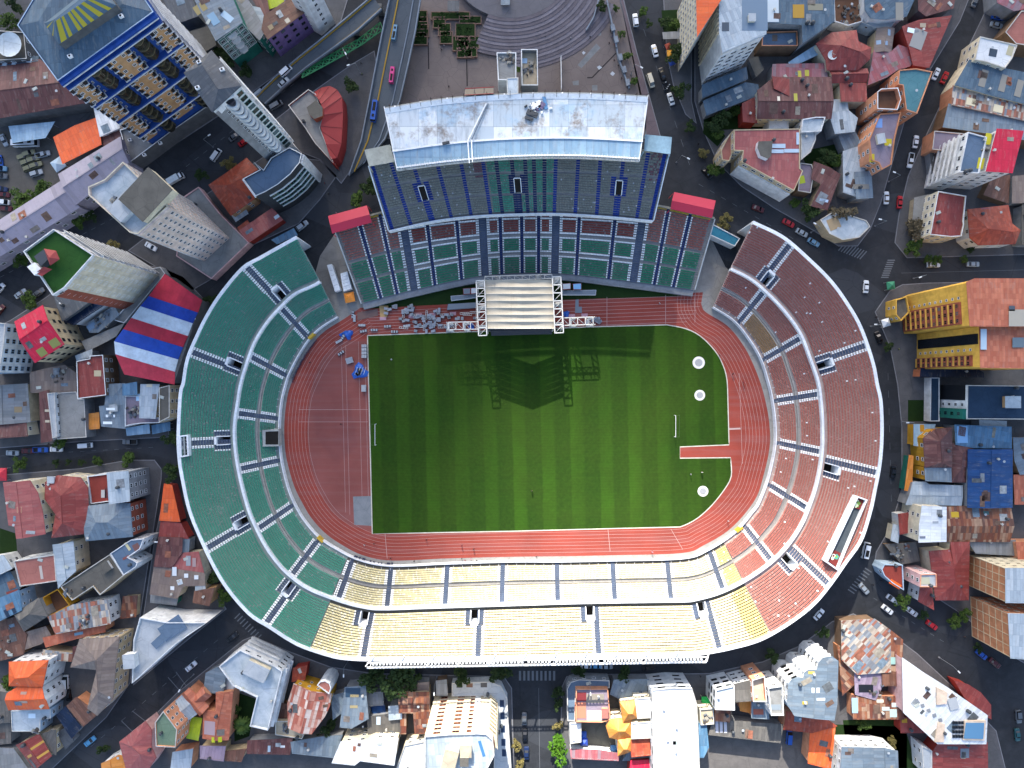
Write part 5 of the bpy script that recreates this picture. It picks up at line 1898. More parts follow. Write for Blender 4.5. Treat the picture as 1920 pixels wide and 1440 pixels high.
bld('long lavender grey gabled hall, its western half',[(-60,452),(113,342),(147,388),(-60,516)],9.2,'G','lav','lav',rd=((-60,484),(129,364)),rise=2.0,cat='hall',win=(1.5,1.6,6,4))
bld('grey terrace with white railing posts at the foot of the blue tower',[(224,243),(243,305),(322,246),(400,192),(345,150),(300,225)],8,'F','conc','greyd',cat='building',win=None,cap='white',ex=[('ac',(243,262)),('ac',(270,290)),('ac',(300,268))])
# white tower with slate roof
B_ = bld('slender white tower with round balconies under a slate grey hipped roof',[(396,97),(347,137),(398,207),(449,160)],62,'H','slate','white',rd=((382,125),(412,170)),rise=1.0,win=None,cat='tower',ex=[('ac',(375,118),(418,132),(372,166))])
r_,rl,p_,h_ = B_
fa,fe,fn,fL,fang = trim(r_,rl,p_,62,(424,183),'panel',mats=[wall_m('grey')],span=(0,.32),z=(18,60))
for j in range(15):
 z = 17 + j * 2.9
 m = MB()
 k = 10
 a0,w_ = fa.copy(),1
 i0 = edge_near(p_,62,424,183)
 a0,b0 = Vector(p_[i0]),Vector(p_[(i0 + 1) % 4])
 ee = (b0 - a0)
 LL = ee.length
 ee.normalize()
 s0,w_ = LL * .36,LL * .34
 st = a0 + ee * s0
 pts = [tuple(st + ee * (w_ * q / k) + fn * (2.0 * math.sin(math.pi * q / k) ** .6 + .1)) for q in range(k + 1)]
 m.prism([tuple(st)] + pts + [tuple(st + ee * w_)],z,z + 1.5)
 m.build('round_balcony',MW,r_,rel=rl)
 m = MB()
 m.prism([tuple(st + ee * .4)] + [tuple(st + ee * (.4 + (w_ - .8) * q / k) + fn * (1.6 * math.sin(math.pi * q / k) ** .6 + .05)) for q in range(k + 1)] + [tuple(st + ee * (w_ - .4))],z + 1.5,z + 2.9)
 m.build('bay_glass',plain('bay_glass_dark','171a22',0.2),r_,rel=rl)
 wgrid(r_,rl,a0 + ee * (LL * .72),ee,fn,LL * .27,fang,[z + 1.3],1,2.0,1.9,'teal',0.02)
 wgrid(r_,rl,a0 + ee * (LL * .24),ee,fn,LL * .1,fang,[z + 1.3],1,0.9,1.5,'white',0.1)
i1 = edge_near(p_,62,424,128)
trim(r_,rl,p_,62,(424,128),'balcony',mats=[MW],n=15,z=(17,60),d=0.9)
m = MB()
m.prism([P(x,y,61.2)[:2] for x,y in [(399,182),(428,158),(441,170),(438,180),(425,186),(408,206),(395,192)]],58.5,61.2)
m.build('white_cap',M_white,r_,rel=rl)
C_ = bld('podium block with a grey terrace and a curved dark glass front',[(475,303),(494,318),(508,296),(530,283),(543,276),(566,288),(562,305),(545,326),(521,346),(497,360),(479,368),(455,335),(487,318)],23,'F','bluedeck','dark',win=None,cat='building',cap='white')
r_,rl,p_,h_ = C_
for at in ((553,316),(533,336),(509,353)):
 fa,fe,fn,fL,fang = trim(r_,rl,p_,23,at,'bands',mats=[MW],zs=[5.5,8.8,12.1,15.4,18.7],d=0.35,t=0.3)
 wgrid(r_,rl,fa,fe,fn,fL,fang,[7.2,10.5,13.8,17.1],2,fL / 2 - .3,2.6,'teal',.02)
for at in ((564,296),):
 trim(r_,rl,p_,23,at,'piers',mats=[MW],n=6,z=(1,22.6),w=.35,d=.7)
trim(r_,rl,p_,23,(466,351),'bands',mats=[MW],zs=[22.3],d=.4,t=.8)
D_ = bld('apartment block with a white lattice front over green ground floor',[(360,-15),(407,76),(453,41),(425,-25)],20,'S','zinc','teal',rise=.8,win=None,cat='building',ex=[('sky',400,35,2.5,4,.6,'6f93ad'),('sky',425,30,2,4,.9,'9db7c8'),('sky',375,15,4,3,.6,'8a7d4e')])
r_,rl,p_,h_ = D_
fa,fe,fn,fL,fang = trim(r_,rl,p_,20,(430,58),'grid',mats=[MW],n=4,m=4,z=(6.5,19.5))
wgrid(r_,rl,fa,fe,fn,fL,fang,[8,11.2,14.4,17.6],4,fL / 4 - 1.0,1.7,'white')
c = fa + fe * (fL / 2)
for z in (8,11.2,14.4,17.6):
 m = MB()
 m.prism([tuple(c - fe * 1.6),tuple(c - fe * .9 + fn * 1.1),tuple(c + fe * .9 + fn * 1.1),tuple(c + fe * 1.6)],z - .8,z + .5)
 m.build('bay',MW,r_,rel=rl)
bld('narrow grey green roof beside the lattice block',[(430,-15),(452,-20),(497,58),(487,74),(453,40)],13,'S','grey','teal',rise=.4,win=WS)
bld('pale blue kite shaped roof beside the purple block',[(453,8),(487,17),(495,33),(492,60)],10,'S','zincl','grey',rise=.4,ex=[('sky',479,38,2.4,.8,.6,'a38b52')])
bld('purple walled block with a patchy brown flat roof',[(497,32),(543,-2),(556,-10),(569,23),(503,73),(493,56)],13,'S','brown','purple',rise=.5,cat='building',win=(1.5,1.3,3.4,3.4),fr='dark',ex=[('sky',507,50,1.6,1.6,.6,'8a7a5c'),('sky',538,37,1.5,1.5,.6,'b9b2a0')])
bld('grey white block with balconies at the top edge by the ramp',[(566,-2),(594,-28),(570,-60),(535,-20)],24,'F','conc','white',cat='building')
# red fan roof
E_ = bld('low house with a red roof fanned round a grey terrace',[(540,197),(578,167),(592,176),(606,215),(600,240),(625,306),(590,268),(572,240)],9,'F','conc','red',cat='house',win=WS)
r_,rl,p_,h_ = E_
m = MB()
ctr = P(603,200,10.4)
ring = [P(590 + 0,172,7.4),P(603,164,7.2),P(618,161,7.2),P(632,168,7.2),P(641,182,7.2),P(643,210,7.2),P(642,240,7.2),P(640,270,7.2),P(632,296,7.2),P(622,306,7.2)]
inn = [P(x,y,z) for x,y,z in ((589,178,9.2),(594,182,9.8),(598,188,10.2),(602,196,10.4),(605,206,10.4),(606,216,10.2),(601,236,9.8),(603,246,9.6),(611,270,9.4),(620,298,9.2))]
k = len(ring)
m.add(ring + inn,[(i,k + i,k + i + 1,i + 1) for i in range(k - 1)])
m.add([(x,y,0.1) for x,y,_ in ring] + ring,[(i,i + 1,k + i + 1,k + i)[::-1] for i in range(k - 1)],0)
o = m.build('fan_roof',plain('fan_red','8e2d2c',.6),r_,rel=rl)
m = MB()
for i in range(k):
 m.bar((ring[i][0],ring[i][1],ring[i][2] + .05),(inn[i][0],inn[i][1],inn[i][2] + .05),0.08)
m.build('roof_rib',plain('fan_rib','6e2323',.6),r_,rel=rl)
m = MB()
m.prism([P(x,y,12)[:2] for x,y in [(574,200),(592,186),(604,200),(604,216),(588,222),(578,212)]],8,11.4,0,1)
m.build('roof_lantern',[plain('lantern_red','9c4a32',.7),roof_m('concd')],r_,rel=rl)
# cream tower
F_ = bld('cream high rise with rows of small windows and a washed pale blue roof terrace',[(230,303),(196,336),(165,350),(166,366),(243,436),(258,439),(315,387)],48,'F','palewash','pinkcream',win=(1.0,1.3,2.0,2.75),cat='tower',par=1.2,cap='cream',ex=[('box',268,362,9,12,4,-0.75,'concd','cream'),('box',225,385,5,7,2.5,-.75,'concl','white'),('junk',213,376,14,5)])
r_,rl,p_,h_ = F_
trim(r_,rl,p_,48,(286,413),'bands',mats=[wall_m('pinkcream')],zs=[47.2],d=.5,t=1.0)
bld('grey concrete podium with a pink rim under the cream high rise',[(345,368),(372,350),(412,400),(467,455),(396,523),(330,480)],4.5,'F','conc','pink',win=None,cat='building',par=.5,cap='pink')
bld('orange tiled hip roofed house in front of the cream high rise',[(393,347),(425,325),(462,298),(481,318),(475,372),(433,402)],7,'H','terr','tan',rd=((432,352),(440,350)),rise=3.2,ex=[('sky',447,318,3.2,.7,.8,'7d6a5c'),('sky',456,368,3.2,.7,.5,'7d6a5c')])
bld('long low roof of dusty red sheets by the curved glass podium',[(450,433),(510,392),(529,412),(468,453)],4.5,'S','pinkred','red',rise=.5,win=None,ex=[('sky',518,406,1.8,1.2,.6,'b9c6cf')])
bld('small orange lean to roof at the end of the dusty red roof',[(447,427),(463,415),(468,421),(450,433)],3.5,'S','terr','red',rise=.4,win=None)
bld('white corrugated shelter behind the orange tiled house',[(436,404),(458,390),(464,400),(443,414)],3,'S','zincl','grey',cat='canopy',rise=.3)
bld('blue awning on the pavement beside the green stand',[(512,450),(550,430),(556,440),(520,456)],3,'S','blue','grey',cat='canopy',rise=.3)
# tower with green terrace
G_ = bld('white high rise with a lawn green roof terrace and red topped penthouse',[(100,429),(43,471),(98,554),(120,540),(175,478)],42,'F','turf','white',win=(1.5,1.4,2.6,2.8),cat='tower',par=1.0,cap='white')
r_,rl,p_,h_ = G_
m = MB()
m.prism([P(x,y,44)[:2] for x,y in [(62,480),(82,466),(92,482),(74,500)]],41,43.6,0,0)
m.build('penthouse',roof_m('slate'),r_,rel=rl)
m = MB()
a_,b2 = P(82,466,44),P(92,482,44)
m.add([P(82,466,43.7),P(105,470,43.7),P(112,486,43.7),P(94,498,43.7),P(92,483,45.2)],[(0,4,1),(1,4,2),(2,4,3),(3,4,0)][::1])
m.add([P(66,512,43.7),P(82,500,45),P(98,505,43.7),P(78,518,43.7)],[(0,1,2,3)])
m.build('penthouse_roof',plain('penthouse_red','8f3a38',.7),r_,rel=rl)
m = MB()
m.prism([P(x,y,44)[:2] for x,y in [(50,500),(64,492),(78,506),(64,516)]],41,43.9)
m.build('stair_head',M_white,r_,rel=rl)
fa,fe,fn,fL,fang = trim(r_,rl,p_,42,(148,509),'panel',mats=[wall_m('cream')],span=(0,1),z=(1,41),d=.06)
trim(r_,rl,p_,42,(137,454),'balcony',mats=[MW],n=13,z=(3,40),d=.8)
trim(r_,rl,p_,42,(109,547),'panel',mats=[wall_m('brickred')],z=(1,40),d=.12)
bld('grey podium wrapped round the foot of the lawn roofed high rise',[(203,520),(300,500),(310,513),(233,606),(212,600),(240,570)],4,'F','conc','white',win=None,cat='building',par=.4,cap='white')
# striped hall
H_ = thing('striped_hall','big hall with a stepped roof in red blue and white bands','hall',P(290,620))
hb = P(290,620)
left = [(309,513),(279,555),(263,574),(246,596),(231,617),(214,640),(216,664),(233,702)]
right = [(379,563),(371,586),(361,606),(352,630),(343,651),(334,674),(328,697),(327,721)]
cols = ['b22c40','1c3f9a','bccbd6','a82a3c','2049a4','c3d0da','b83848']
prof = [(0,0.0),(.22,.9),(.34,1.1),(.5,1.5),(.62,1.5),(.8,.9),(1,-.3)]
for k in range(7):
 m = MB()
 z0 = 9.0
 dz = 0.12 * (k % 2)
 rows = []
 for f,up in prof:
  row = []
  for (l,r) in ((left[k],right[k]),(left[k + 1],right[k + 1])):
   x,y = l[0] + (r[0] - l[0]) * f,l[1] + (r[1] - l[1]) * f
   row.append(P(x,y,z0 + up + dz))
  rows.append(row)
 V = [v for row in rows for v in row] + [(v[0],v[1],v[2] - .25) for row in rows for v in row]
 n2 = len(rows) * 2
 F = [(2 * i,2 * i + 1,2 * i + 3,2 * i + 2) for i in range(len(rows) - 1)]
 F += [(n2 + 2 * i,2 * i,2 * i + 2,n2 + 2 * i + 2) for i in range(len(rows) - 1)] + [(2 * i + 1,n2 + 2 * i + 1,n2 + 2 * i + 3,2 * i + 3) for i in range(len(rows) - 1)]
 F += [(0,n2,n2 + 1,1),(n2 - 2,n2 - 1,2 * n2 - 1,2 * n2 - 2)]
 m.add(V,F)
 m.build('roof_band',paint('band_' + cols[k],cols[k],.2,.3,.6),H_,rel=hb)
m = MB()
m.prism([P(x,y,8.6)[:2] for x,y in [(309,515),(377,565),(326,719),(234,700),(217,664),(216,640)]],0,8.5)
m.build('wall',wall_m('greyd'),H_,rel=hb)
bld('brick house with a crimson gabled roof and two green skylights',[(82,575),(31,604),(66,678),(118,645)],14,'G','crimson','sand',rd=((43,639),(96,603)),rise=2.2,win=(1.2,1.4,3,3),fr='dark',ex=[('sky',101,643,3,2.6,.55,'7f8246'),('sky',77,660,2.6,2.6,.55,'7f8246')])
bld('white block with dark windows at the western edge of the picture',[(-60,600),(10,606),(6,650),(-2,698),(-60,700)],16,'F','concl','white',cat='building',win=(1.6,1.7,2.6,3.0),fr='ltblue')
bld('house with a dark slate gabled roof behind the lawn roofed high rise',[(103,557),(172,566),(150,582),(122,601)],8,'S','slate','greyd',rise=1.5,win=None)
bld('low building with a navy strip roof and white edges',[(122,602),(185,565),(196,571),(140,608)],7,'S','solar','white',rise=.5,win=None)
bld('small blue grey roofs and clutter in the courtyard by the striped hall',[(165,608),(213,575),(222,590),(185,622),(170,622)],4.5,'S','zinc','grey',rise=.4,win=None,ex=[('junk',190,602,10,8),('sky',170,612,3,2,.6,'5d7a96')])
bld('plain grey sheet canopy over the passage west of the striped hall',[(155,641),(232,607),(218,629),(202,638),(164,657)],4,'S','conc','grey',cat='canopy',rise=.3)
bld('square red roofed house with a white parapet',[(143,677),(168,672),(168,667),(193,665),(199,741),(145,748)],9,'F','red','brown',cap='white',par=.5,ex=[('sky',179,700,2.4,2.0,0,'b0a384')])
bld('cluster of purple brown gravelled roofs with poles',[(58,700),(88,692),(121,686),(141,700),(143,733),(60,735)],5,'S','taupe','grey',rise=.4,win=None,ex=[('junk',110,705,10,9)])
bld('pale shed with ribbed sand coloured roof above the red roofed house',[(143,668),(171,657),(172,667),(146,676)],5,'S','zincl','grey',rise=.3,win=None)
bld('grey sheet roofed house at the western edge above the avenue',[(-30,726),(50,721),(55,790),(-30,797)],6,'G','grey','sand',rd=((8,722),(10,797)),rise=1.2,win=None,ex=[('sky',33,768,2.4,2,0,'8d7a5c')])
bld('gleaming white small roof beside the grey sheet roof',[(13,779),(49,777),(50,792),(14,793)],5.5,'S','white','white',rise=.3,win=None)
bld('maroon ridged roof with pale streaks facing the western street',[(-30,798),(48,792),(53,816),(-30,822)],6,'S','maroon','cream',rise=1.0)
bld('narrow dark red roof strip beside a white courtyard wall',[(75,737),(90,733),(98,825),(80,828)],6,'S','maroon','white',rise=.4,win=None,ex=[('sky',86,770,1.5,.8,0,'b3aa94'),('sky',87,790,1.5,.8,0,'b3aa94')])
bld('large plain flat roof of light grey concrete',[(102,737),(143,734),(147,748),(158,748),(162,820),(107,824)],6,'F','conc','grey',par=.3,win=None)
bld('white three window strip along the plain concrete roof',[(88,737),(102,736),(107,818),(98,822)],7.5,'F','concl','white',par=.4,win=(1.4,1.4,2.6,3.0))
bld('square orange canopy roof between grey roofs',[(160,778),(184,775),(186,802),(161,804)],4,'S','amber','brown',cat='canopy',rise=.4)
bld('blue grey corrugated roof with three white skylights',[(202,722),(233,720),(233,802),(192,798),(190,763),(200,762)],7,'S','zinc','grey',rise=.8,win=None,ex=[('sky',207,767,2.9,.8,0,'dfe6ea'),('sky',206,780,3.1,.9,0,'dfe6ea'),('sky',200,793,3.1,.9,0,'dfe6ea')])
bld('bright blue panel roof beside the striped hall',[(231,722),(255,718),(256,739),(232,740)],7.6,'S','blue','grey',rise=.3,win=None)
bld('mauve brown terrace with scattered white debris',[(234,742),(262,742),(264,780),(299,783),(299,793),(264,794),(243,797),(234,800)],7,'F','mauved','white',par=.4,win=None,cap='white',ex=[('junk',252,770,16,6),('sky',258,745,2.2,2.4,0,'a9cbe2')])
bld('zinc roofed block east of the mauve terrace',[(265,722),(297,722),(292,783),(265,782)],8,'S','zincl','sand',rise=.8,win=WS,ex=[('sky',278,723,2,1,0,'c0b8a0')])
bld('sand walled block with tall windows by the curved stand',[(298,727),(318,722),(318,782),(298,792)],9,'F','concd','sand',par=.3,win=(1.2,1.8,3,3.2))
bld('row of pale blue awnings along the pavement',[(238,804),(278,797),(280,811),(240,815)],3.2,'S','sky','grey',cat='canopy',rise=.3)
bld('light blue awning at the street corner by the stand',[(286,799),(317,793),(318,806),(288,812)],3.2,'S','blue','grey',cat='canopy',rise=.3)
# ---- west,south of the street
bld('cream house with a wide dusty pink gabled roof',[(8,906),(58,902),(70,925),(78,960),(83,1000),(36,1007),(33,985),(18,983)],12,'G','pinkred','cream',rd=((38,903),(50,1006)),rise=2.0,win=(1.3,1.5,3,3),ex=[('sky',40,955,1.6,2,0,'a98a6a')])
bld('house with a deep red hipped roof and pale dormer boxes',[(86,905),(108,893),(150,897),(163,915),(165,973),(155,1000),(98,1007),(105,965),(85,935)],11,'H','red','cream',rd=((123,927),(126,978)),rise=2.6,ex=[('sky',95,917,1.4,2.2,.1,'b7a68c'),('sky',128,938,2.8,.8,.1,'8f98a0'),('box',94,900,2,2,1.2,0,'concl','white')])
bld('maroon deck roof with white parapet next to the pale ribbed roof',[(163,893),(202,888),(207,940),(170,945)],10,'F','reddeck','white',par=.5,cap='white',ex=[('sky',190,927,1.6,2.6,0,'b4b0a8'),('sky',197,925,1.6,3.4,0,'5c2a26')])
bld('four storey block with a pale blue ribbed roof and grey windowed front',[(202,888),(239,885),(243,938),(207,943)],14,'S','zincl','grey',rise=.4,cat='building',win=(1.4,1.5,2.6,3.0))
bld('blue grey hipped roof with a pale patched slope',[(166,950),(205,945),(242,945),(247,1005),(162,1013),(157,990)],11,'H','zinc','brickred',rd=((188,977),(210,977)),rise=2.6,win=W3)
bld('flat dusty pink roof with one long skylight',[(25,1052),(102,1040),(106,1090),(37,1100)],9,'F','pinkdeck','white',par=.4,ex=[('sky',73,1075,.9,4.5,.15,'b0a69c')])
bld('light blue gabled roof beside the dusty pink flat roof',[(100,1023),(136,1017),(141,1070),(110,1100)],9,'G','zincl','cream',rd=((119,1020),(128,1085)),rise=1.0,win=W3)
bld('long bare concrete roof slab running down to the lane',[(113,1100),(206,1039),(232,1079),(187,1116),(174,1100),(135,1126)],9,'F','concd','sand',par=.4,win=None,ex=[('box',195,1065,3,3,1.6,.6,'concd','white'),('junk',128,1112,8,5)])
bld('blue panel roofs with white edges above the lane',[(206,1038),(245,1012),(270,1010),(262,1030),(240,1045),(258,1055),(255,1063),(231,1079)],10.5,'F','bluedeck','white',par=.3,cap='white',ex=[('sky',253,1028,2.2,2.6,.5,'6b4a44'),('sky',236,1026,.9,3,.6,'b8b08a'),('sky',233,1047,2.4,.8,.5,'7a4640')])
bld('roofless brown ruin with a yellow wall',[(80,1120),(108,1104),(131,1135),(92,1156)],6,'F','browndeck','ochre',par=3.2,win=None,cap='ochre')
bld('small house with a dark taupe hipped roof',[(27,1152),(72,1123),(87,1155),(45,1182)],8,'H','greyd','grey',rd=((45,1160),(62,1148)),rise=2.2,win=None)
bld('weathered white and grey ridged roof behind a cracked white wall',[(92,1157),(137,1135),(200,1126),(208,1167),(107,1186)],8,'S','patch','white',rise=.7,win=(1.4,1.6,3,3),ex=[('junk',160,1168,10,6)])
bld('thin salmon roof strip with a blue skylight by the narrow lane',[(82,1197),(130,1187),(196,1173),(197,1183),(150,1194),(88,1211)],6,'S','salmon','peach',rise=.5,win=None,ex=[('sky',146,1189,3,.9,.2,'6e93a8')])
bld('navy roofed house with blue skylight bands at the western edge',[(-30,1135),(35,1108),(42,1142),(-20,1172)],8,'S','blue','ltblue',rise=.8,win=WS,ex=[('sky',12,1150,1.2,2.6,.5,'1c2c40'),('sky',25,1143,1.2,2.6,.5,'1c2c40')])
bld('dark navy low roof beside the dusty pink flat roof',[(-30,1090),(18,1073),(38,1102),(-20,1128)],6,'S','bluegrey','grey',rise=.6,win=None,ex=[('sky',22,1110,4,1,.3,'7a3c34')])
bld('white walled house edge with blue roof at the far west',[(-40,1050),(6,1042),(22,1065),(-20,1085)],7,'S','zincl','white',rise=.5)
bld('rusty brown tin roofs west of the grey hipped house',[(-30,1180),(28,1158),(50,1190),(45,1225),(-30,1245)],5,'S','brown','brown',rise=.6,win=None,ex=[('junk',10,1200,8,12)])
bld('purple brown corrugated roof south of the grey hipped house',[(45,1188),(85,1176),(96,1192),(78,1205),(50,1215)],5,'S','taupe','brown',rise=.5,win=None)
bld('angular white modern house with grey terraces and slit windows',[(262,1158),(312,1167),(387,1168),(330,1207),(247,1282),(250,1200)],14,'F','concl','white',cat='house',par=.9,cap='white',win=(2.2,.5,5,3.2),ex=[('box',238,1243,3.6,4.4,3,.1,'concl','white'),('box',300,1200,7,2.4,.9,.75,'bluedeck','white'),('box',320,1180,8,5,.8,.6,'bluedeck','white')])
bld('big grey brown roof with many hips west of the white modern house',[(150,1200),(222,1196),(215,1250),(210,1310),(182,1340),(165,1328),(183,1255),(134,1250)],10,'H','taupe','sand',rd=((188,1232),(192,1290)),rise=2.6,win=W3)
bld('house under a bright orange hipped roof, the larger of two',[(18,1243),(88,1240),(78,1287),(18,1285)],12,'H','orange','white',rd=((38,1266),(62,1264)),rise=2.6,ex=[('sky',25,1256,2.4,.9,0,'a88a78'),('sky',57,1278,.8,1.8,0,'a88a78')])
bld('house under a bright orange folded roof, the lower of two',[(35,1288),(78,1288),(90,1310),(90,1328),(17,1330),(18,1299)],11,'G','orange','white',rd=((30,1308),(88,1306)),rise=1.8,ex=[('sky',46,1315,2.6,.9,0,'a88a78'),('sky',45,1299,2,.8,0,'a88a78')])
bld('light blue flat roofs stepping below the orange roofs',[(20,1333),(95,1329),(95,1347),(76,1350),(75,1372),(22,1372)],7,'F','palewash','ltblue',par=.3,ex=[('sky',56,1345,2.4,1.6,0,'cfe0ea'),('junk',68,1370,6,3)])
bld('red roof crossed by yellow skylight strips',[(32,1398),(72,1378),(95,1417),(66,1441)],7,'G','red','sand',rd=((52,1388),(80,1429)),rise=1.2,win=None,ex=[('sky',69,1398,4.2,.8,.55,'b08a3e'),('sky',80,1415,3.8,.8,.55,'b08a3e'),('sky',55,1418,2,.9,.55,'b08a3e'),('tank',46,1396)])
bld('dark blue glazed roof with white bars',[(107,1341),(123,1327),(152,1362),(136,1381)],5,'S','solar','grey',rise=.5,win=None)
bld('brown roof with a white gutter beside the dark glazed roof',[(127,1324),(143,1309),(184,1337),(158,1359)],6,'S','brown','peach',rise=.6,win=None)
bld('small grey house with chequered windows near the red striped roof',[(78,1377),(103,1370),(105,1412),(88,1405)],6,'S','greyd','sand',rise=.4)
# ---- south-west of the avenue
bld('dusty pink many sided roof near the bottom edge',[(225,1392),(272,1355),(283,1370),(282,1400),(291,1421),(275,1445),(238,1445)],8,'H','pinkred','pink',rd=((252,1395),(268,1410)),rise=1.6,win=None)
bld('orange gable and white parapet house at the bottom edge',[(192,1432),(224,1416),(238,1420),(236,1460),(195,1460)],7,'G','amber','white',rd=((210,1424),(214,1460)),rise=1.0)
bld('tan block with rows of windows and a pale green roof deck',[(290,1355),(306,1333),(332,1368),(329,1402),(292,1400)],15,'F','greend','peach',cat='building',win=(.9,1.5,1.9,3.0),par=.6)
bld('pair of pale blue gabled roofs beside the salmon cross roof',[(324,1320),(345,1302),(371,1336),(350,1351)],7,'G','zincl','peach',rd=((336,1336),(359,1318)),rise=1.0,win=None)
bld('salmon cross shaped roof, its long arm',[(344,1303),(355,1291),(389,1325),(374,1341)],7.5,'G','salmon','peach',rd=((350,1297),(381,1333)),rise=1.6,win=None)
bld('salmon cross shaped roof, its short arm',[(364,1307),(380,1290),(394,1304),(378,1318)],7.5,'G','salmon','peach',rd=((370,1311),(388,1296)),rise=1.4,win=None)
bld('plain grey blue roof sheets by the pavement of the avenue',[(383,1298),(387,1263),(408,1252),(423,1267),(418,1297)],6,'S','zinc','grey',rise=.6,win=None)
bld('salmon tiled L shaped roof with a white patched end',[(408,1298),(437,1296),(428,1385),(382,1382),(383,1332),(408,1333)],7,'G','salmon','peach',rd=((424,1297),(405,1384)),rise=1.4,win=None,ex=[('sky',393,1365,4,4.5,0,'9c8a90'),('sky',401,1386,1.2,1.8,0,'a8b020'),('sky',413,1386,1.2,1.8,0,'a8b020')])
bld('yellow green plastic roof in a back yard',[(357,1345),(377,1348),(371,1386),(352,1382)],5,'S','lime','sand',rise=.3,win=None)
bld('mauve corrugated roof near the bottom edge',[(377,1400),(421,1401),(419,1424),(378,1419)],6,'S','mauve','sand',rise=.7,win=None)
bld('brown tin roof right of the mauve corrugated roof',[(421,1410),(460,1406),(452,1426),(424,1424)],5,'S','brown','sand',rise=.4,win=None)
bld('long low brown tin roofs below the white L shaped block',[(466,1390),(512,1388),(547,1385),(543,1412),(465,1410)],5,'S','maroon','grey',rise=.6,win=None,ex=[('sky',529,1401,1.6,.7,0,'d0d4d4'),('sky',504,1405,.9,2,0,'a0b4c0')])
bld('grey and blue tin roofs beside the sunlit white blocks',[(547,1392),(600,1383),(640,1380),(625,1418),(550,1410)],5,'S','zinc','grey',rise=.5,win=None)
bld('white curved canopy roof at the bottom edge',[(325,1412),(360,1406),(357,1440),(322,1445)],6,'S','zincl','peach',rise=.6,win=None)
I_ = bld('white L shaped block with a washed blue roof and stepped balconies',[(410,1250),(450,1219),(515,1249),(529,1259),(502,1370),(468,1362),(481,1308),(437,1287)],13,'F','palewash','white',cat='building',win=(1.7,1.2,3.2,2.9),par=.9,cap='white',ex=[('box',478,1262,7.5,4.6,2.6,-.45,'concl','cream')])
trim(*I_,(487,1236),'balcony',mats=[MW],n=3,z=(3,11.8),d=1.1)
trim(*I_,(520,1310),'bands',mats=[MW],zs=[9.8,6.6,3.4],d=.9,t=.5)
bld('yellow fronted house with a striped pink and white gabled roof',[(552,1283),(620,1302),(616,1325),(608,1342),(585,1372),(543,1362),(540,1320)],9,'G','stripepink','ochre',rd=((586,1292),(566,1370)),rise=2.2,win=WS,ex=[])
bld('small orange box roof in front of the yellow house',[(551,1254),(574,1250),(571,1272),(549,1276)],5,'S','terr','red',rise=.3,win=None)
m_ = bld('round bay of white and black bands attached to the yellow house',[(594,1285),(600,1278),(609,1276),(618,1281),(621,1290),(617,1302)],11,'F','pinkdeck','white',par=.4,cap='white',win=(1.4,1.2,1.8,2.9))
bld('rooftop of pale junk below the striped gabled house',[(516,1352),(543,1352),(570,1378),(566,1386),(516,1378)],6,'F','sand','cream',par=.4,win=None,ex=[('junk',532,1365,12,5)])
bld('blue grey sheet roof with rust streaks beside the dark tree',[(648,1290),(684,1288),(690,1345),(660,1362),(640,1360)],7,'S','zinc','grey',rise=.9,win=None,ex=[('sky',664,1306,3,.9,0,'9c8f6a'),('sky',663,1326,2.6,.9,0,'9c8f6a'),('sky',661,1300,5,3,0,'2c4256')])
bld('grey tin sheds round a small dark yard',[(690,1345),(735,1340),(752,1345),(750,1378),(692,1376)],5,'S','greyd','grey',rise=.5,win=None,ex=[('sky',709,1353,1.4,2.6,0,'b4c4d0')])
bld('pale blue square roof by the dark yard',[(730,1326),(752,1324),(752,1346),(731,1348)],6,'S','zincl','grey',rise=.3,win=None)
bld('dazzling white stepped roofs at the bottom edge',[(640,1392),(690,1390),(700,1386),(745,1386),(738,1432),(675,1424),(665,1432),(625,1428)],10,'S','white','cream',rise=.5,ex=[('junk',672,1370,4,5)])
bld('rust patched roofs stepping down to a dark yard',[(748,1300),(803,1299),(806,1346),(797,1374),(779,1375),(777,1334),(750,1334)],7,'S','rust','sand',rise=.7,win=None)
bld('brown shed roof strip left of the dark yard',[(752,1334),(760,1334),(760,1374),(753,1374)],6,'S','rust','brown',rise=.3,win=None)
bld('bright cream flat roof between white roofs and the apartment tower',[(758,1398),(796,1390),(796,1450),(740,1450)],8,'F','whited','cream',par=.4,win=W3)
bld('mossy grey roof edge under the dark tree',[(744,1295),(760,1284),(803,1280),(803,1296)],5,'S','taupe','grey',rise=.3,win=None)
J_ = bld('cream apartment tower with a rounded corner and ribbed blue grey roof',[(796,1381),(840,1377),(895,1375),(912,1376),(924,1387),(927,1417),(904,1460),(796,1470)],30,'F','zincl','cream',cat='tower',win=(2.3,1.3,4.0,2.75),fr='brick',par=.6,cap='white',ex=[('box',843,1428,4,5.5,3,-.25,'sand','cream'),('box',873,1412,3.2,3.4,2.4,0,'sand','cream'),('box',870,1432,2.4,2.4,3,0,'concd','cream'),('sky',903,1408,.9,5,.3,'3f6f9a')])
trim(*J_,(868,1376),'panel',mats=[wall_m('white')],span=(.0,.2),z=(4,29.6),d=.35)
trim(*J_,(925,1402),'balcony',mats=[wall_m('cream')],n=9,z=(4,28),d=1.0)
trim(*J_,(918,1381),'balcony',mats=[wall_m('cream')],n=9,z=(4,28),d=1.0)
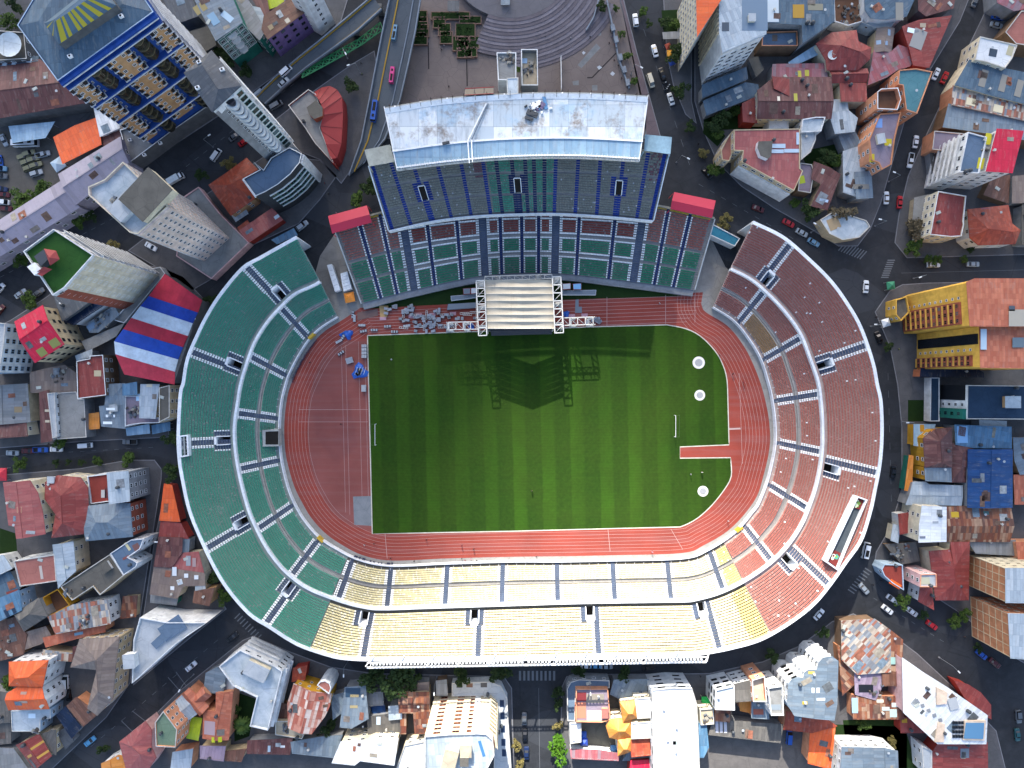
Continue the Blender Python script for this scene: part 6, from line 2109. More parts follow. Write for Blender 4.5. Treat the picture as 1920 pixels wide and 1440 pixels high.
bld('pale podium terrace with dark roof lights round the cream apartment tower',[(847,1281),(920,1278),(940,1287),(951,1310),(953,1350),(960,1460),(925,1460),(930,1330),(905,1305),(847,1306)],4.5,'F','concl','white',win=None,cat='building',par=.4,ex=[('sky',861,1288,2,1.5,0,'3a3c42'),('sky',880,1287,2.2,1.6,0,'6a4a3c'),('sky',907,1287,2.2,1.6,0,'3a3c42'),('sky',941,1322,1.4,2.4,0,'20304a'),('sky',942,1345,1.4,2.4,0,'20304a'),('sky',943,1370,1.4,2.4,0,'20304a'),('sky',944,1395,1.4,2.4,0,'20304a'),('sky',945,1415,1.4,2.4,0,'20304a')])
bld('grey carport roof beside the mossy wall',[(819,1278),(836,1276),(838,1302),(820,1302)],5,'S','grey','brown',rise=.3,win=None)
# ---- south,east of the street
bld('corner house with a wide blue grey terrace and rounded corner',[(1064,1352),(1063,1292),(1070,1279),(1086,1274),(1143,1276),(1143,1290),(1080,1292),(1078,1353)],6,'F','bluedeck','grey',par=.5,win=W3)
bld('red and salmon roofs round a paved roof yard',[(1080,1292),(1140,1292),(1145,1350),(1128,1355),(1080,1354)],8,'F','mauved','peach',par=.6,win=None,cap='peach',ex=[('sky',1089,1335,3.8,5.4,0,'b5725a'),('sky',1090,1310,3.6,3,0,'6a2a2c'),('sky',1117,1313,6,3,0,'7d776c'),('box',1135,1340,2,3,1.4,0,'pinkdeck','peach'),('sky',1115,1345,5,3.4,0,'b9ada6')])
bld('narrow white roof above the shaded car yard',[(1068,1356),(1090,1356),(1090,1392),(1069,1395)],6,'F','whited','white',par=.3,win=None)
bld('zinc roofs along the pavement by the parked cars',[(1152,1276),(1215,1275),(1212,1300),(1162,1308),(1145,1300)],5,'S','zinc','grey',rise=.4,win=None)
bld('villa of stacked orange hips, northern wing',[(1164,1318),(1192,1314),(1194,1345),(1170,1352)],9,'H','amber','cream',rd=((1176,1333),(1184,1333)),rise=2.2,win=WS)
bld('villa of stacked orange hips, round western wing',[(1138,1362),(1146,1350),(1162,1348),(1183,1352),(1183,1380),(1160,1386),(1144,1382)],8,'H','amber','cream',rd=((1158,1366),(1170,1366)),rise=2.0,win=WS)
bld('villa of stacked orange hips, southern wing',[(1160,1388),(1182,1386),(1183,1408),(1160,1416)],8,'H','amber','cream',rd=((1168,1400),(1174,1400)),rise=1.8,win=WS)
bld('white flat roof above the villa, the upper of two',[(1190,1310),(1222,1308),(1224,1346),(1195,1348)],10,'F','whited','cream',par=.3)
bld('white flat roof beside the villa, the lower of two',[(1184,1356),(1224,1353),(1226,1384),(1184,1386)],9.5,'F','whited','cream',par=.3,win=None)
bld('burnt orange tiled roof below the white flat roofs',[(1183,1388),(1226,1386),(1227,1412),(1185,1416)],8,'S','terr','cream',rise=.7,win=None)
bld('low white and red stalls at the bottom of the car yard',[(1070,1406),(1122,1408),(1160,1414),(1158,1424),(1072,1420)],4,'S','pinkzinc','white',rise=.4,win=None)
bld('dark crimson roof at the bottom edge',[(1184,1428),(1222,1426),(1222,1460),(1180,1460)],6,'S','crimson','red',rise=.4,win=None)
bld('huge plain white block with a flat dazzling roof',[(1222,1294),(1262,1290),(1298,1291),(1307,1320),(1313,1460),(1226,1460)],13,'F','whited','white',cat='building',par=.3,win=(2.4,.8,5,3),fr='dark',ex=[('sky',1262,1370,2.4,11,0,'b4b8bc'),('sky',1267,1396,1.4,1.2,0,'8a9c94')])
bld('light blue narrow roof beside the huge white block',[(1312,1358),(1323,1358),(1327,1400),(1318,1418),(1313,1418)],6,'S','blue','ltblue',rise=.4,win=None)
bld('cluttered cream rooftop between the white block and the terrace pool',[(1312,1330),(1338,1328),(1339,1358),(1314,1360)],7,'F','sand','cream',par=.5,win=None,ex=[('junk',1326,1345,10,5)])
K_ = bld('white and peach town house with a light blue roof deck',[(1342,1294),(1377,1286),(1378,1332),(1341,1331)],12,'F','palewash','white',par=.5,cap='white',win=(2,1.3,2.6,3),fr='dark')
bld('grey panel roof beside the light blue roof deck',[(1378,1284),(1410,1276),(1408,1312),(1380,1314)],10,'S','greyd','white',rise=.4,win=(2,1.3,2.6,3))
bld('peach town house with a sunlit ochre terrace',[(1410,1275),(1434,1268),(1438,1316),(1412,1316)],12,'F','sand','peach',par=1.6,cap='white')
bld('little orange roof in the yard behind the town houses',[(1387,1315),(1408,1313),(1407,1335),(1389,1331)],5,'S','amber','peach',rise=.3,win=None)
bld('grey roof with rust red patches behind the peach town house',[(1411,1318),(1438,1318),(1440,1346),(1410,1344)],7,'S','zinc','peach',rise=.4,win=None,ex=[('sky',1423,1336,3.4,1.8,0,'8a5040')])
bld('white narrow town house stepping back from the street',[(1440,1290),(1468,1286),(1470,1342),(1446,1342)],13,'F','conc','white',par=.8,cap='white',ex=[('sky',1458,1330,3.4,1.8,0,'7d8890')])
L_ = bld('grey ribbed block with a white wavy stepped front',[(1480,1283),(1486,1275),(1495,1271),(1507,1272),(1509,1262),(1516,1256),(1532,1256),(1535,1242),(1543,1234),(1559,1232),(1570,1240),(1568,1320),(1563,1349),(1490,1340),(1478,1320)],16,'G','zinc','white',rd=((1530,1250),(1524,1345)),rise=.6,cat='building',win=(1.6,1.3,2.2,3),ex=[('sky',1530,1295,2.6,1.6,0,'d5dcde'),('sky',1540,1312,2.8,.8,0,'d5dcde'),('sky',1510,1319,1.6,1,0,'b09a30'),('sky',1522,1262,2,.9,0,'b09a50')])
for at in ((1494,1271),(1522,1256),(1551,1233),(1501,1271),(1512,1259),(1539,1238),(1484,1279),(1490,1273)):
 trim(*L_,at,'bands',mats=[MW],zs=[15.2,12.2,9.2,6.2],d=.8,t=1.0)
bld('deep orange L shaped school roof, the long part',[(1476,1336),(1545,1346),(1565,1360),(1520,1371),(1470,1365)],6,'S','terr','peach',rise=.7,win=None)
bld('deep orange L shaped school roof, the wing that runs to the bottom edge',[(1520,1372),(1565,1362),(1560,1400),(1554,1438),(1515,1428)],6,'S','orange','peach',rise=.8,win=None)
bld('long grey tin shed roof along the school yard',[(1338,1350),(1467,1360),(1461,1390),(1330,1375)],5,'S','greyd','grey',rise=.6,win=None,cat='shed',ex=[('sky',1345,1362,1,4.4,0,'a4a8b4'),('sky',1353,1362,1,4.4,0,'a4a8b4'),('sky',1361,1363,1,4.4,0,'a4a8b4')])
bld('rust striped tin roof above the long grey shed',[(1342,1333),(1368,1334),(1366,1352),(1341,1350)],6,'S','rust','peach',rise=.3,win=None)
bld('patchwork tin roofs beside the wavy fronted block',[(1578,1165),(1640,1162),(1668,1182),(1668,1258),(1606,1262),(1578,1235)],5.5,'S','patch','brown',rise=.7,win=None,ex=[('sky',1676,1240,1.6,2.4,0,'8ab0aa')])
bld('rust and cream patched tin roof by the pink wall',[(1645,1180),(1668,1182),(1691,1200),(1690,1262),(1668,1260)],5,'S','rust','brown',rise=.5,win=None)
bld('grey patched tin roofs with a dark gap',[(1603,1263),(1652,1258),(1654,1284),(1640,1310),(1604,1300)],5,'S','mauve','brown',rise=.4,win=None,ex=[('junk',1640,1300,8,7),('sky',1625,1292,5,2.6,0,'1a1c22')])  # near-black panel colours in the shade of the gap; the roof stays closed
bld('brown slatted tin roof over the patched yard',[(1655,1256),(1690,1264),(1685,1284),(1655,1284)],5.5,'S','brown','brown',rise=.4,win=None)
bld('rust orange tin roof with white patches above the lawn',[(1600,1305),(1645,1308),(1692,1306),(1692,1346),(1600,1346)],5,'S','rust','peach',rise=.6,win=None,ex=[('sky',1604,1324,2,5,0,'8fb0c4'),('sky',1652,1316,2.4,1,0,'c2c4b4'),('sky',1676,1338,2.4,2.6,0,'a9c0bc'),('sky',1662,1330,2.6,1.2,0,'b4c4c4'),('sky',1680,1323,2.4,1.4,0,'b4c4c4')])
bld('thin pink wall roof strip between the tin roofs and the white slab',[(1683,1262),(1692,1268),(1692,1332),(1684,1320)],6,'S','pinkred','pink',rise=.2,win=None)
bld('grey walled lean to with a rusty edge beside the wavy fronted block',[(1572,1212),(1600,1218),(1602,1280),(1580,1300)],4.5,'S','rust','orange',rise=.4,win=None)
N_ = bld('wedge shaped white ribbed slab with a half built terrace',[(1693,1236),(1730,1262),(1775,1290),(1850,1342),(1847,1393),(1757,1392),(1694,1334)],10,'S','white','pink',rise=.5,cat='building',win=None,ex=[])
r_,rl,p_,h_ = N_
for px in ([(1753,1392),(1760,1355),(1772,1358),(1770,1392)],[(1757,1289),(1777,1299),(1775,1320),(1757,1322)],[(1810,1352),(1849,1352),(1846,1389),(1806,1388)]):
 m = MB()
 m.prism([P(x,y,11)[:2] for x,y in px],9,10.95)
 m.build('roof_block',paint('slab_cream','cdb9a4',.2),r_,rel=rl)
m = MB()
m.prism([P(x,y,11.3)[:2] for x,y in [(1812,1356),(1846,1356),(1844,1386),(1808,1385)]],10.9,11.2)
m.build('blue_deck',plain('deck_blue','5480a0',.6),r_,rel=rl)
m = MB()
for i in range(4):
 for j in range(4):
  m.box((*P(1788 + i * 5.5,1355 + j * 8.6,10.7)[:2],10.7),(.75,.9,.3),0,0)
m.build('roof_window',MDk,r_,rel=rl)
for i in range(5):
 extra(r_,rl,('sky',1720 + i * 11,1315 + i * 9,1.2,1.2,.3,'7a7f84'),10,lambda x,y: 10.5)
extra(r_,rl,('tank',1816,1334),10,lambda x,y: 10.5)
extra(r_,rl,('sky',1765,1305,3,3,.3,'8a8e92'),10,lambda x,y: 10.6)
extra(r_,rl,('sky',1788,1320,3,4,.3,'a4a8aa'),10,lambda x,y: 10.6)
bld('brick red roof below the white slab with a blue grey hatch',[(1758,1396),(1850,1394),(1851,1460),(1745,1460),(1748,1410)],6,'S','red','red',rise=.4,win=None,ex=[('sky',1811,1414,3,3.2,0,'6c747c')])
bld('brick red garage roofs east of the white slab',[(1792,1278),(1815,1285),(1838,1300),(1856,1322),(1856,1345),(1820,1325)],5,'S','red','red',rise=.3,win=None)
bld('dark red roof with a yellow hatch behind the white slab',[(1690,1346),(1712,1348),(1730,1372),(1690,1372)],5,'S','red','red',rise=.3,win=None,ex=[('sky',1698,1353,1.8,1.4,0,'b08a1e')])
bld('grey ribbed house with white gables at the bottom edge',[(1580,1402),(1655,1402),(1680,1408),(1682,1460),(1576,1460)],9,'G','zinc','white',rd=((1656,1400),(1658,1460)),rise=.8,win=W3)
bld('white house with a white veranda at the bottom right',[(1728,1398),(1748,1408),(1748,1450),(1732,1450)],7,'F','concl','white',par=.4)
# ---- east
Q_ = bld('brick apartment block with white framed side, the northern one',[(1887,1067),(2010,1067),(2010,1130),(1886,1128)],19.5,'S','zincl','orange',rise=.4,cat='tower',win=None)
trim(*Q_,(1886,1097),'grid',mats=[wall_m('sand')],n=4,m=6,z=(.3,19.3))
trim(*Q_,(1948,1067),'panel',mats=[wall_m('cream')],z=(.3,19.4),d=.05)
fa,fe,fn,fL,fang = trim(*Q_,(1948,1067),'bands',mats=[wall_m('cream')],zs=[19.2],d=.3,t=.4)
wgrid(Q_[0],Q_[1],fa,fe,fn,fL,fang,[3,6.2,9.4,12.6,15.8],6,1.4,1.3,'cream',.06)
Q2 = bld('brick apartment block with a blue roof light, the southern one',[(1892,1152),(2010,1156),(2010,1240),(1895,1232)],19.5,'S','zincl','orange',rise=.4,cat='tower',win=None)
trim(*Q2,(1893,1192),'grid',mats=[wall_m('sand')],n=4,m=6,z=(.3,19.3))
trim(*Q2,(1950,1154),'panel',mats=[wall_m('peach')],z=(.3,19.4),d=.05)
fa,fe,fn,fL,fang = trim(*Q2,(1950,1154),'bands',mats=[wall_m('cream')],zs=[19.2],d=.3,t=.4)
wgrid(Q2[0],Q2[1],fa,fe,fn,fL,fang,[3,6.2,9.4,12.6,15.8],6,1.4,1.3,'cream',.06)
bld('corner shop with a rounded maroon roof and blue fascia',[(1658,1058),(1693,1059),(1695,1107),(1674,1094),(1658,1080),(1653,1068)],6.5,'F','reddeck','ltblue',par=.4,cap='ltblue',win=W3,ex=[('sky',1682,1097,4.2,1.6,-.55,'d8601e')])
bld('pink town house with an orange parapet',[(1726,1077),(1756,1076),(1757,1101),(1725,1101)],12,'F','concl','pink',par=.5,cap='peach',ex=[('sky',1739,1091,3,2.4,0,'a9a892')])
bld('red roof wedge beside the pink town house',[(1726,1102),(1746,1102),(1748,1140),(1722,1126)],7,'S','red','white',rise=.5,win=W3)
bld('broad brick red roof with two pale skylights',[(1744,1035),(1783,1032),(1784,1018),(1817,1018),(1815,1124),(1756,1124)],7,'H','red','cream',rd=((1783,1062),(1786,1088)),rise=1.8,win=None,ex=[('sky',1771,1044,3.4,2,0,'b9b09a'),('sky',1769,1068,4.2,3.6,0,'a0957c'),('sky',1789,1038,3,1.6,0,'8aa6c0')])
bld('white roofed block with a cream front and small windows',[(1729,950),(1773,952),(1773,1014),(1723,1015),(1724,985)],12,'S','white','cream',rise=.4,cat='building',win=W3,ex=[('sky',1756,980,2,.8,0,'9aa0a4'),('sky',1731,1008,2,.8,0,'6c7480')])
bld('big rust patched gabled shed',[(1773,952),(1893,946),(1895,985),(1891,1014),(1773,1014)],6,'G','rust','brown',rd=((1773,985),(1895,985)),rise=1.4,cat='shed',win=None,ex=[('sky',1791,965,2.6,1.8,0,'b09422'),('sky',1850,962,1.8,1.2,0,'3f6a68')])
bld('deep blue ribbed hall roof',[(1816,844),(1897,844),(1897,950),(1815,950)],8,'G','deepblue','grey',rd=((1854,844),(1852,950)),rise=1.4,cat='hall',win=None)
bld('worn blue tin roofs north of the deep blue hall',[(1791,798),(1895,802),(1894,839),(1824,838),(1792,832)],7,'S','blue','grey',rise=.5,win=None,ex=[('sky',1806,815,3.6,5.6,0,'7fa8cc')])
bld('orange villa with a hipped purple brown roof',[(1733,822),(1750,806),(1784,803),(1784,875),(1736,875)],9,'H','maroon','ochre',rd=((1757,826),(1760,866)),rise=1.8,win=W3,ex=[('sky',1763,852,3,5,0,'807a78'),('sky',1752,808,1.4,1,0,'c07a1e')])
bld('blue grey roof on the southern end of the orange villa',[(1735,876),(1772,875),(1782,876),(1782,902),(1736,900)],8.5,'S','zinc','ochre',rise=.3)
bld('purple brown hipped annex east of the orange villa',[(1785,833),(1824,833),(1822,868),(1811,868),(1810,903),(1784,903)],7,'H','maroon','brown',rd=((1800,850),(1797,880)),rise=1.4,win=None)
bld('colourful shop row with green orange and white walls',[(1706,855),(1711,856),(1707,920),(1697,918)],4,'S','amber','teal',rise=.3,win=None)
bld('pale blue roofs with a grey valley beside the shops',[(1700,945),(1713,905),(1735,905),(1742,910),(1803,912),(1801,946)],6,'G','zincl','grey',rd=((1704,928),(1803,930)),rise=.5,win=None)
bld('light blue porch roofs with orange arches at the villa gate',[(1715,797),(1752,797),(1750,806),(1733,822),(1732,835),(1714,834)],4.5,'S','sky','ochre',rise=.4,win=None,ex=[('sky',1731,803,1.4,2.4,0,'b0801e')])
R_ = bld('black and white office with a green ground floor and a dark blue roof',[(1814,722),(2000,724),(2000,787),(1813,786)],17,'F','navydeck','white',cat='building',win=None,par=.4,ex=[('box',1902,754,4.8,3.6,1.8,0,'palewash','tan')])
fa,fe,fn,fL,fang = trim(*R_,(1813,754),'panel',mats=[MDk],span=(.0,.45),z=(1,16),d=.1)
i0 = edge_near(R_[2],17,1813,754)
trim(*R_,(1813,754),'panel',mats=[wall_m('teal')],span=(.7,1),z=(.5,16.6),d=1.2,name='green_bay')
wgrid(R_[0],R_[1],fa + fe * 0,fe,fn,fL / .45 * .25,fang,[],1,1,1,'white')
fa2 = Vector(R_[2][i0]) + fe * (fL / .45 * .47)
wgrid(R_[0],R_[1],fa2,fe,fn,fL / .45 * .22,fang,[4,7.5,11,14.5],1,1.0,1.5,'white')
fa3 = Vector(R_[2][i0]) + fe * (fL / .45 * .72)
wgrid(R_[0],R_[1],fa3,fe,fn,fL / .45 * .26,fang,[4,7.5,11,14.5],1,1.3,1.8,'teal',1.2)
bld('dark flat canopy over the yard in front of the black and white office',[(1745,708),(1762,708),(1762,790),(1744,790)],4,'F','navydeck','white',par=.3,win=None,cap='white')
bld('grey wall block and small white roofs behind the office',[(1838,789),(1886,791),(1885,803),(1838,800)],5,'S','concl','grey',rise=.2,win=None)
# yellow complex
def yellow(label,px,h,at,n,brick,small):
 Y = bld(label,px,h,'S','salmon','yellow',rise=.6,cat='tower',win=None)
 fa,fe,fn,fL,fang = trim(*Y,at,'panel',mats=[wall_m('brickred')],span=brick,z=(1.0,h - 3.5),d=.7,name='brick_panel')
 bl = fL
 i0 = edge_near(Y[2],h,*at)
 a = Vector(Y[2][i0])
 tot = bl / (brick[1] - brick[0])
 zs = [h - 4.6 - i * 3.0 for i in range(10)]
 wgrid(Y[0],Y[1],fa,fe,fn,bl,fang,zs,n,1.3,1.5,'brickred',.7)
 m = MB()
 for z in zs:
  c = fa + fe * (bl / 2) + fn * 0.9
  m.box((c.x,c.y,z - 1.05),(bl * .9,.5,.2),fang)
 m.build('sill_band',wall_m('yellow'),Y[0],rel=Y[1])
 wgrid(Y[0],Y[1],a + fe * (tot * small),fe,fn,tot * .12,fang,zs,1,.8,.9,'white')
 return Y,a,fe,fn,tot,fang,i0
Y1 = yellow('yellow and brick residential slab, the longer northern wing',[(1814,530),(1828,524),(2000,524),(2000,612),(1818,610)],36,(1816,570),3,(.42,.95),.26)
Y2 = yellow('yellow and brick residential slab, the southern wing',[(1838,612),(2000,613),(2000,690),(1838,688)],34,(1838,650),2,(.7,.97),.5)
extra(Y1[0][0],Y1[0][1],('sky',1898,578,1.8,1.6,0,'4a5058'),36,lambda x,y: 36.6)
extra(Y1[0][0],Y1[0][1],('sky',1908,596,5,5,0,'a09a8c'),36,lambda x,y: 36.6)
extra(Y2[0][0],Y2[0][1],('sky',1845,636,1.8,6.2,0,'a4b8c6'),34,lambda x,y: 34.6)
extra(Y2[0][0],Y2[0][1],('sky',1910,642,3.5,3,0,'5f6f78'),34,lambda x,y: 34.6)
trim(*Y2[0],(1838,650),'panel',mats=[plain('dark_glazing','10151d',.2)],span=(.17,.43),z=(1,33),d=.15,name='dark_glazing')
bld('curved yellow wall and gate house in front of the brick wings',[(1680,562),(1700,556),(1706,585),(1690,602),(1680,590)],7,'F','concd','yellow',par=.8,cap='yellow',win=WS)
bld('dark glass lean to beside the southern yellow wing',[(1728,692),(1830,690),(1842,700),(1842,706),(1726,706)],5,'S','solar','brick',rise=.4,win=None)
# ---- north-east
S_ = bld('white apartment block with striped front and a light blue roof',[(1355,97),(1350,62),(1350,-60),(1436,-60),(1434,64),(1414,72)],25,'S','zincl','white',rise=.5,cat='tower',win=None,ex=[('sky',1361,49,2.2,2.8,0,'3c4854'),('sky',1416,20,8,12,0,'64788a'),('box',1410,33,2,2.2,1.4,0,'concl','cream')])
trim(*S_,(1385,84),'grid',mats=[MW],n=3,m=8,z=(.3,24.5))
fa,fe,fn,fL,fang = trim(*S_,(1385,84),'bands',mats=[MW],zs=[24.2],d=.3,t=.5)
wgrid(S_[0],S_[1],fa,fe,fn,fL,fang,[2 + 3 * i for i in range(7)],3,fL / 3 - 1.4,1.5,'white',.02)
for at in ((1424,68),):
 fa,fe,fn,fL,fang = trim(*S_,at,'bands',mats=[MW],zs=[24.2],d=.3,t=.5)
 wgrid(S_[0],S_[1],fa,fe,fn,fL,fang,[2 + 3 * i for i in range(7)],1,fL - 1.2,1.5,'white',.02)
fa,fe,fn,fL,fang = trim(*S_,(1350,0),'piers',mats=[wall_m('cream')],n=14,z=(.5,24),w=.5,d=.5)
wgrid(S_[0],S_[1],fa,fe,fn,fL,fang,[3,6.2,9.4,12.6,15.8,19],7,1.2,1.9,'white',.02)
bld('vivid orange flat roof of the slim block on the avenue',[(1308,66),(1306,-60),(1350,-60),(1350,0)],26.5,'S','orange','cream',rise=.3,cat='tower',win=(.9,1.8,1.9,3.1))
bld('blue grey annex roof at the foot of the white apartment block',[(1318,160),(1398,128),(1400,148),(1318,182)],6,'S','bluegrey','grey',rise=.5,win=None)
bld('dark blue lean to roof along the lane south of the apartment block',[(1320,190),(1398,156),(1420,160),(1422,178),(1325,215)],5,'S','bluegrey','grey',rise=.5,win=None)
bld('grey garage roof on the lane behind the apartment block',[(1406,112),(1420,108),(1430,130),(1418,142)],4,'S','concd','grey',rise=.2,win=None)
bld('large blue grey flat roof with a white ribbed bay and yellow hatch',[(1434,-60),(1562,-60),(1562,40),(1506,78),(1504,46),(1434,42)],11,'S','bluegrey','grey',rise=.5,cat='building',win=None,ex=[('sky',1448,15,4.6,9,0,'b2bec6'),('sky',1498,20,3.8,4.6,0,'a07c26'),('sky',1530,12,5,2.2,0,'7d7a68'),('tank',1514,43),('tank',1524,43)])
bld('grey deck with brown walls below the blue grey flat roof',[(1430,60),(1495,58),(1496,86),(1428,86)],8,'F','bluedeck','brown',par=.8,win=None,cap='peach',ex=[('sky',1456,67,1.8,2.2,0,'5c5048')])
bld('light blue strip roof along the curved lane',[(1480,118),(1528,87),(1536,100),(1500,117),(1482,123)],5,'S','sky','grey',rise=.3,win=None)
bld('red house with crossing gables and a satellite dish',[(1532,82),(1560,62),(1605,58),(1608,78),(1632,90),(1630,110),(1608,130),(1566,130),(1552,130),(1550,112)],8,'H','red','cream',rd=((1570,92),(1606,104)),rise=2.6,win=None,ex=[('dish',1560,104,1.6)])
bld('red ridged roof south of the crossing gables',[(1556,132),(1625,130),(1624,152),(1562,154)],7,'G','red','cream',rd=((1556,142),(1626,140)),rise=1.0,win=None,ex=[('tank',1588,147)])
bld('red sheet roof with a diagonal seam by the teal roof',[(1576,158),(1623,157),(1622,190),(1577,190)],7,'S','red','cream',rise=.7,win=None)
bld('grey and red patched roofs beneath the light blue strip roof',[(1450,122),(1545,120),(1550,145),(1470,146),(1448,145)],6,'S','pinkzinc','grey',rise=.5,win=None,ex=[('sky',1500,138,1.2,2.4,0,'b0a83a'),('sky',1514,136,1.4,2.2,0,'b0a83a')])
bld('long red brown ribbed roof with a pale ridge',[(1420,172),(1452,146),(1557,146),(1558,192),(1556,222),(1420,222)],8,'G','maroon','cream',rd=((1420,193),(1558,193)),rise=1.4,win=WS,ex=[('sky',1491,184,1.2,3,0,'a09c3a'),('sky',1459,186,.9,1.6,0,'d8d0bc')])
bld('red gabled strip at the west end of the long ribbed roof',[(1393,195),(1415,184),(1417,230),(1394,228)],6,'S','red','red',rise=.6,win=None)
bld('bright red square roof set above the long ribbed roof',[(1450,145),(1478,150),(1478,178),(1452,165)],9,'S','red','red',rise=.3,win=None)
bld('white terrace with marble marks by the pink hotel roof',[(1442,222),(1479,221),(1479,242),(1442,242)],6,'F','whited','white',par=.4,win=None)
bld('small cream and grey roofs right of the long ribbed roof',[(1560,188),(1588,188),(1588,210),(1560,210)],6,'S','zincl','cream',rise=.4,win=None)
bld('blue white flat house with an open terrace',[(1505,223),(1530,219),(1548,219),(1540,246),(1502,248)],9,'F','palewash','white',par=.6,cap='white')
bld('white roofs stepping along the back of the salmon block',[(1556,212),(1590,208),(1606,222),(1600,246),(1566,250)],7,'S','zincl','grey',rise=.5,win=None)
T_ = bld('broad hotel with a dusty red roof and a cream turret',[(1376,243),(1500,241),(1500,315),(1506,320),(1489,358),(1391,304),(1393,283),(1376,282)],13,'F','pinkred','sand',cat='building',win=(1.7,1.3,3.0,3.1),fr='white',par=.25,cap='sand')
r_,rl,p_,h_ = T_
m = MB()
m.prism([P(x,y,15)[:2] for x,y in [(1422,265),(1449,264),(1446,292),(1440,298),(1426,292),(1420,277)]],12.5,15,0,1)
m.build('turret',[M_white,roof_m('concd')],r_,rel=rl)
for x,y,w_,d_ in ((1462,272,4.4,1.4),(1460,282,4.0,1.2),(1487,281,5.2,1.2),(1498,258,1,4)):
 extra(r_,rl,('sky',x,y,w_,d_,0,'a8bac8'),13,lambda a,b: 12.9)
trim(*T_,(1440,331),'panel',mats=[MW],z=(.5,9.5),d=.5)
bld('cream fronted rounded corner of the hotel',[(1354,300),(1352,282),(1362,262),(1373,246),(1375,282),(1368,302)],10,'F','pinkdeck','sand',par=.5,win=(1.0,1.6,1.9,3.0),cap='sand')
bld('white annex with a blue roof beside the hotel',[(1502,241),(1530,241),(1530,262),(1520,285),(1502,300)],8,'F','concl','white',par=.4,win=W3)
bld('purple brown flat terrace behind the hotel',[(1501,305),(1522,308),(1527,322),(1520,362),(1496,358)],6,'F','mauved','brown',par=.4,win=None,ex=[('sky',1506,335,2,2.6,.2,'9aa820')])
bld('brown ridged roof strip stepping down to the dark garden',[(1527,305),(1556,316),(1574,328),(1550,392),(1523,385),(1540,345),(1522,335)],6,'S','maroon','sand',rise=.5,win=None,ex=[('sky',1546,375,3,.9,-.2,'a9bcd0')])
bld('grey blue tin roofs beside the salmon apartment block',[(1582,285),(1612,275),(1620,320),(1610,370),(1582,360)],6,'S','zincl','grey',rise=.5,win=None)
bld('ribbed blue roof with a concrete band above the corner',[(1604,324),(1632,322),(1634,370),(1606,372)],7,'S','zinc','grey',rise=.5,win=None,ex=[('sky',1616,349,5.4,1.6,0,'77746c')])
bld('corner house with a curved zinc roof and white edge',[(1538,412),(1560,398),(1590,402),(1625,413),(1632,425),(1612,445),(1580,450),(1555,438)],6,'F','palewash','sand',par=.3,win=None,ex=[('sky',1566,418,4,4,.4,'9c8868')])
bld('grey blue canopy roof by the blue ribbed roof',[(1572,250),(1600,242),(1612,270),(1584,282)],5,'S','zinc','grey',rise=.4,win=None)
bld('salmon apartment block with an unfinished brown deck',[(1645,172),(1652,166),(1684,164),(1690,186),(1683,206),(1645,204)],15,'F','browndeck','peach',par=2.0,win=W3,cap='white',cat='building')
bld('teal roofed house with a salmon parapet',[(1686,131),(1718,128),(1749,134),(1734,175),(1720,213),(1699,206),(1693,160),(1684,158)],13,'F','tealgrey','peach',par=.5,cap='peach',win=W3,ex=[('tank',1688,201)])
bld('salmon and mauve block with yellow hatches',[(1630,262),(1650,213),(1690,210),(1678,262),(1672,308),(1654,318),(1648,305),(1634,300)],14,'F','mauved','peach',par=.6,cap='orange',cat='building',win=(1.4,1.4,3.4,3),ex=[('sky',1639,294,1.6,2.8,0,'b0a01c'),('sky',1669,264,2.4,2.2,0,'b0a01c'),('sky',1652,228,2.2,3,0,'6c8ec0'),('box',1655,258,2.4,3,1.6,.2,'concl','cream')])
bld('dull red slanted roof with a grey courtyard deck',[(1692,52),(1705,46),(1722,40),(1782,31),(1740,126),(1712,122),(1706,95)],8,'S','red','red',rise=.5,win=None,ex=[('sky',1723,72,4.4,6.6,-.35,'8b8a86'),('sky',1709,56,2.4,1.6,-.2,'d5e2e4'),('sky',1732,46,2,1.4,0,'9c8f7a')])
bld('faded red and grey tin roofs west of the dull red roof',[(1640,95),(1672,98),(1685,86),(1702,92),(1712,112),(1704,124),(1682,130),(1660,145),(1628,158)],7,'S','pinkzinc','grey',rise=.6,win=None)
bld('taupe gabled tin roof with small blue panels',[(1646,54),(1676,54),(1670,96),(1640,96)],7,'G','taupe','sand',rd=((1661,54),(1655,96)),rise=.8,win=None,ex=[('sky',1668,60,1,2,0,'7f97ae'),('sky',1649,78,1.4,1.4,0,'7f97ae'),('sky',1662,80,1.2,1.4,0,'7f97ae')])
bld('blue grey industrial roof at the top edge with pale seam',[(1618,-60),(1712,-60),(1712,0),(1698,30),(1660,36),(1632,34),(1622,20)],9,'S','bluegrey','white',rise=.5,win=None,ex=[('sky',1688,20,2.6,6,0,'7e7c74')])
bld('grey white wall house between the industrial roof and the red house',[(1616,42),(1632,34),(1680,38),(1672,50),(1640,52)],6,'F','concl','ltblue',par=.5,win=WS)
bld('dark maroon roofs at the top edge beside the diagonal street',[(1722,-60),(1800,-60),(1785,15),(1735,30),(1722,20)],7,'S','maroon','greyd',rise=.5,win=None)
bld('junk filled roof yard at the top edge',[(1563,-10),(1618,-10),(1618,40),(1590,48),(1565,40)],6,'F','browndeck','white',par=.8,win=None,cap='white',ex=[('junk',1592,25,26,12)])
bld('house with gleaming white roof panels and a dark hatch',[(1838,68),(1908,84),(1898,110),(1885,128),(1850,116),(1828,112)],10,'F','whited','cream',par=.3,win=W3,ex=[('sky',1866,96,2.6,2.6,-.2,'33404e'),('sky',1898,92,2,3.4,-.3,'a9a284')])
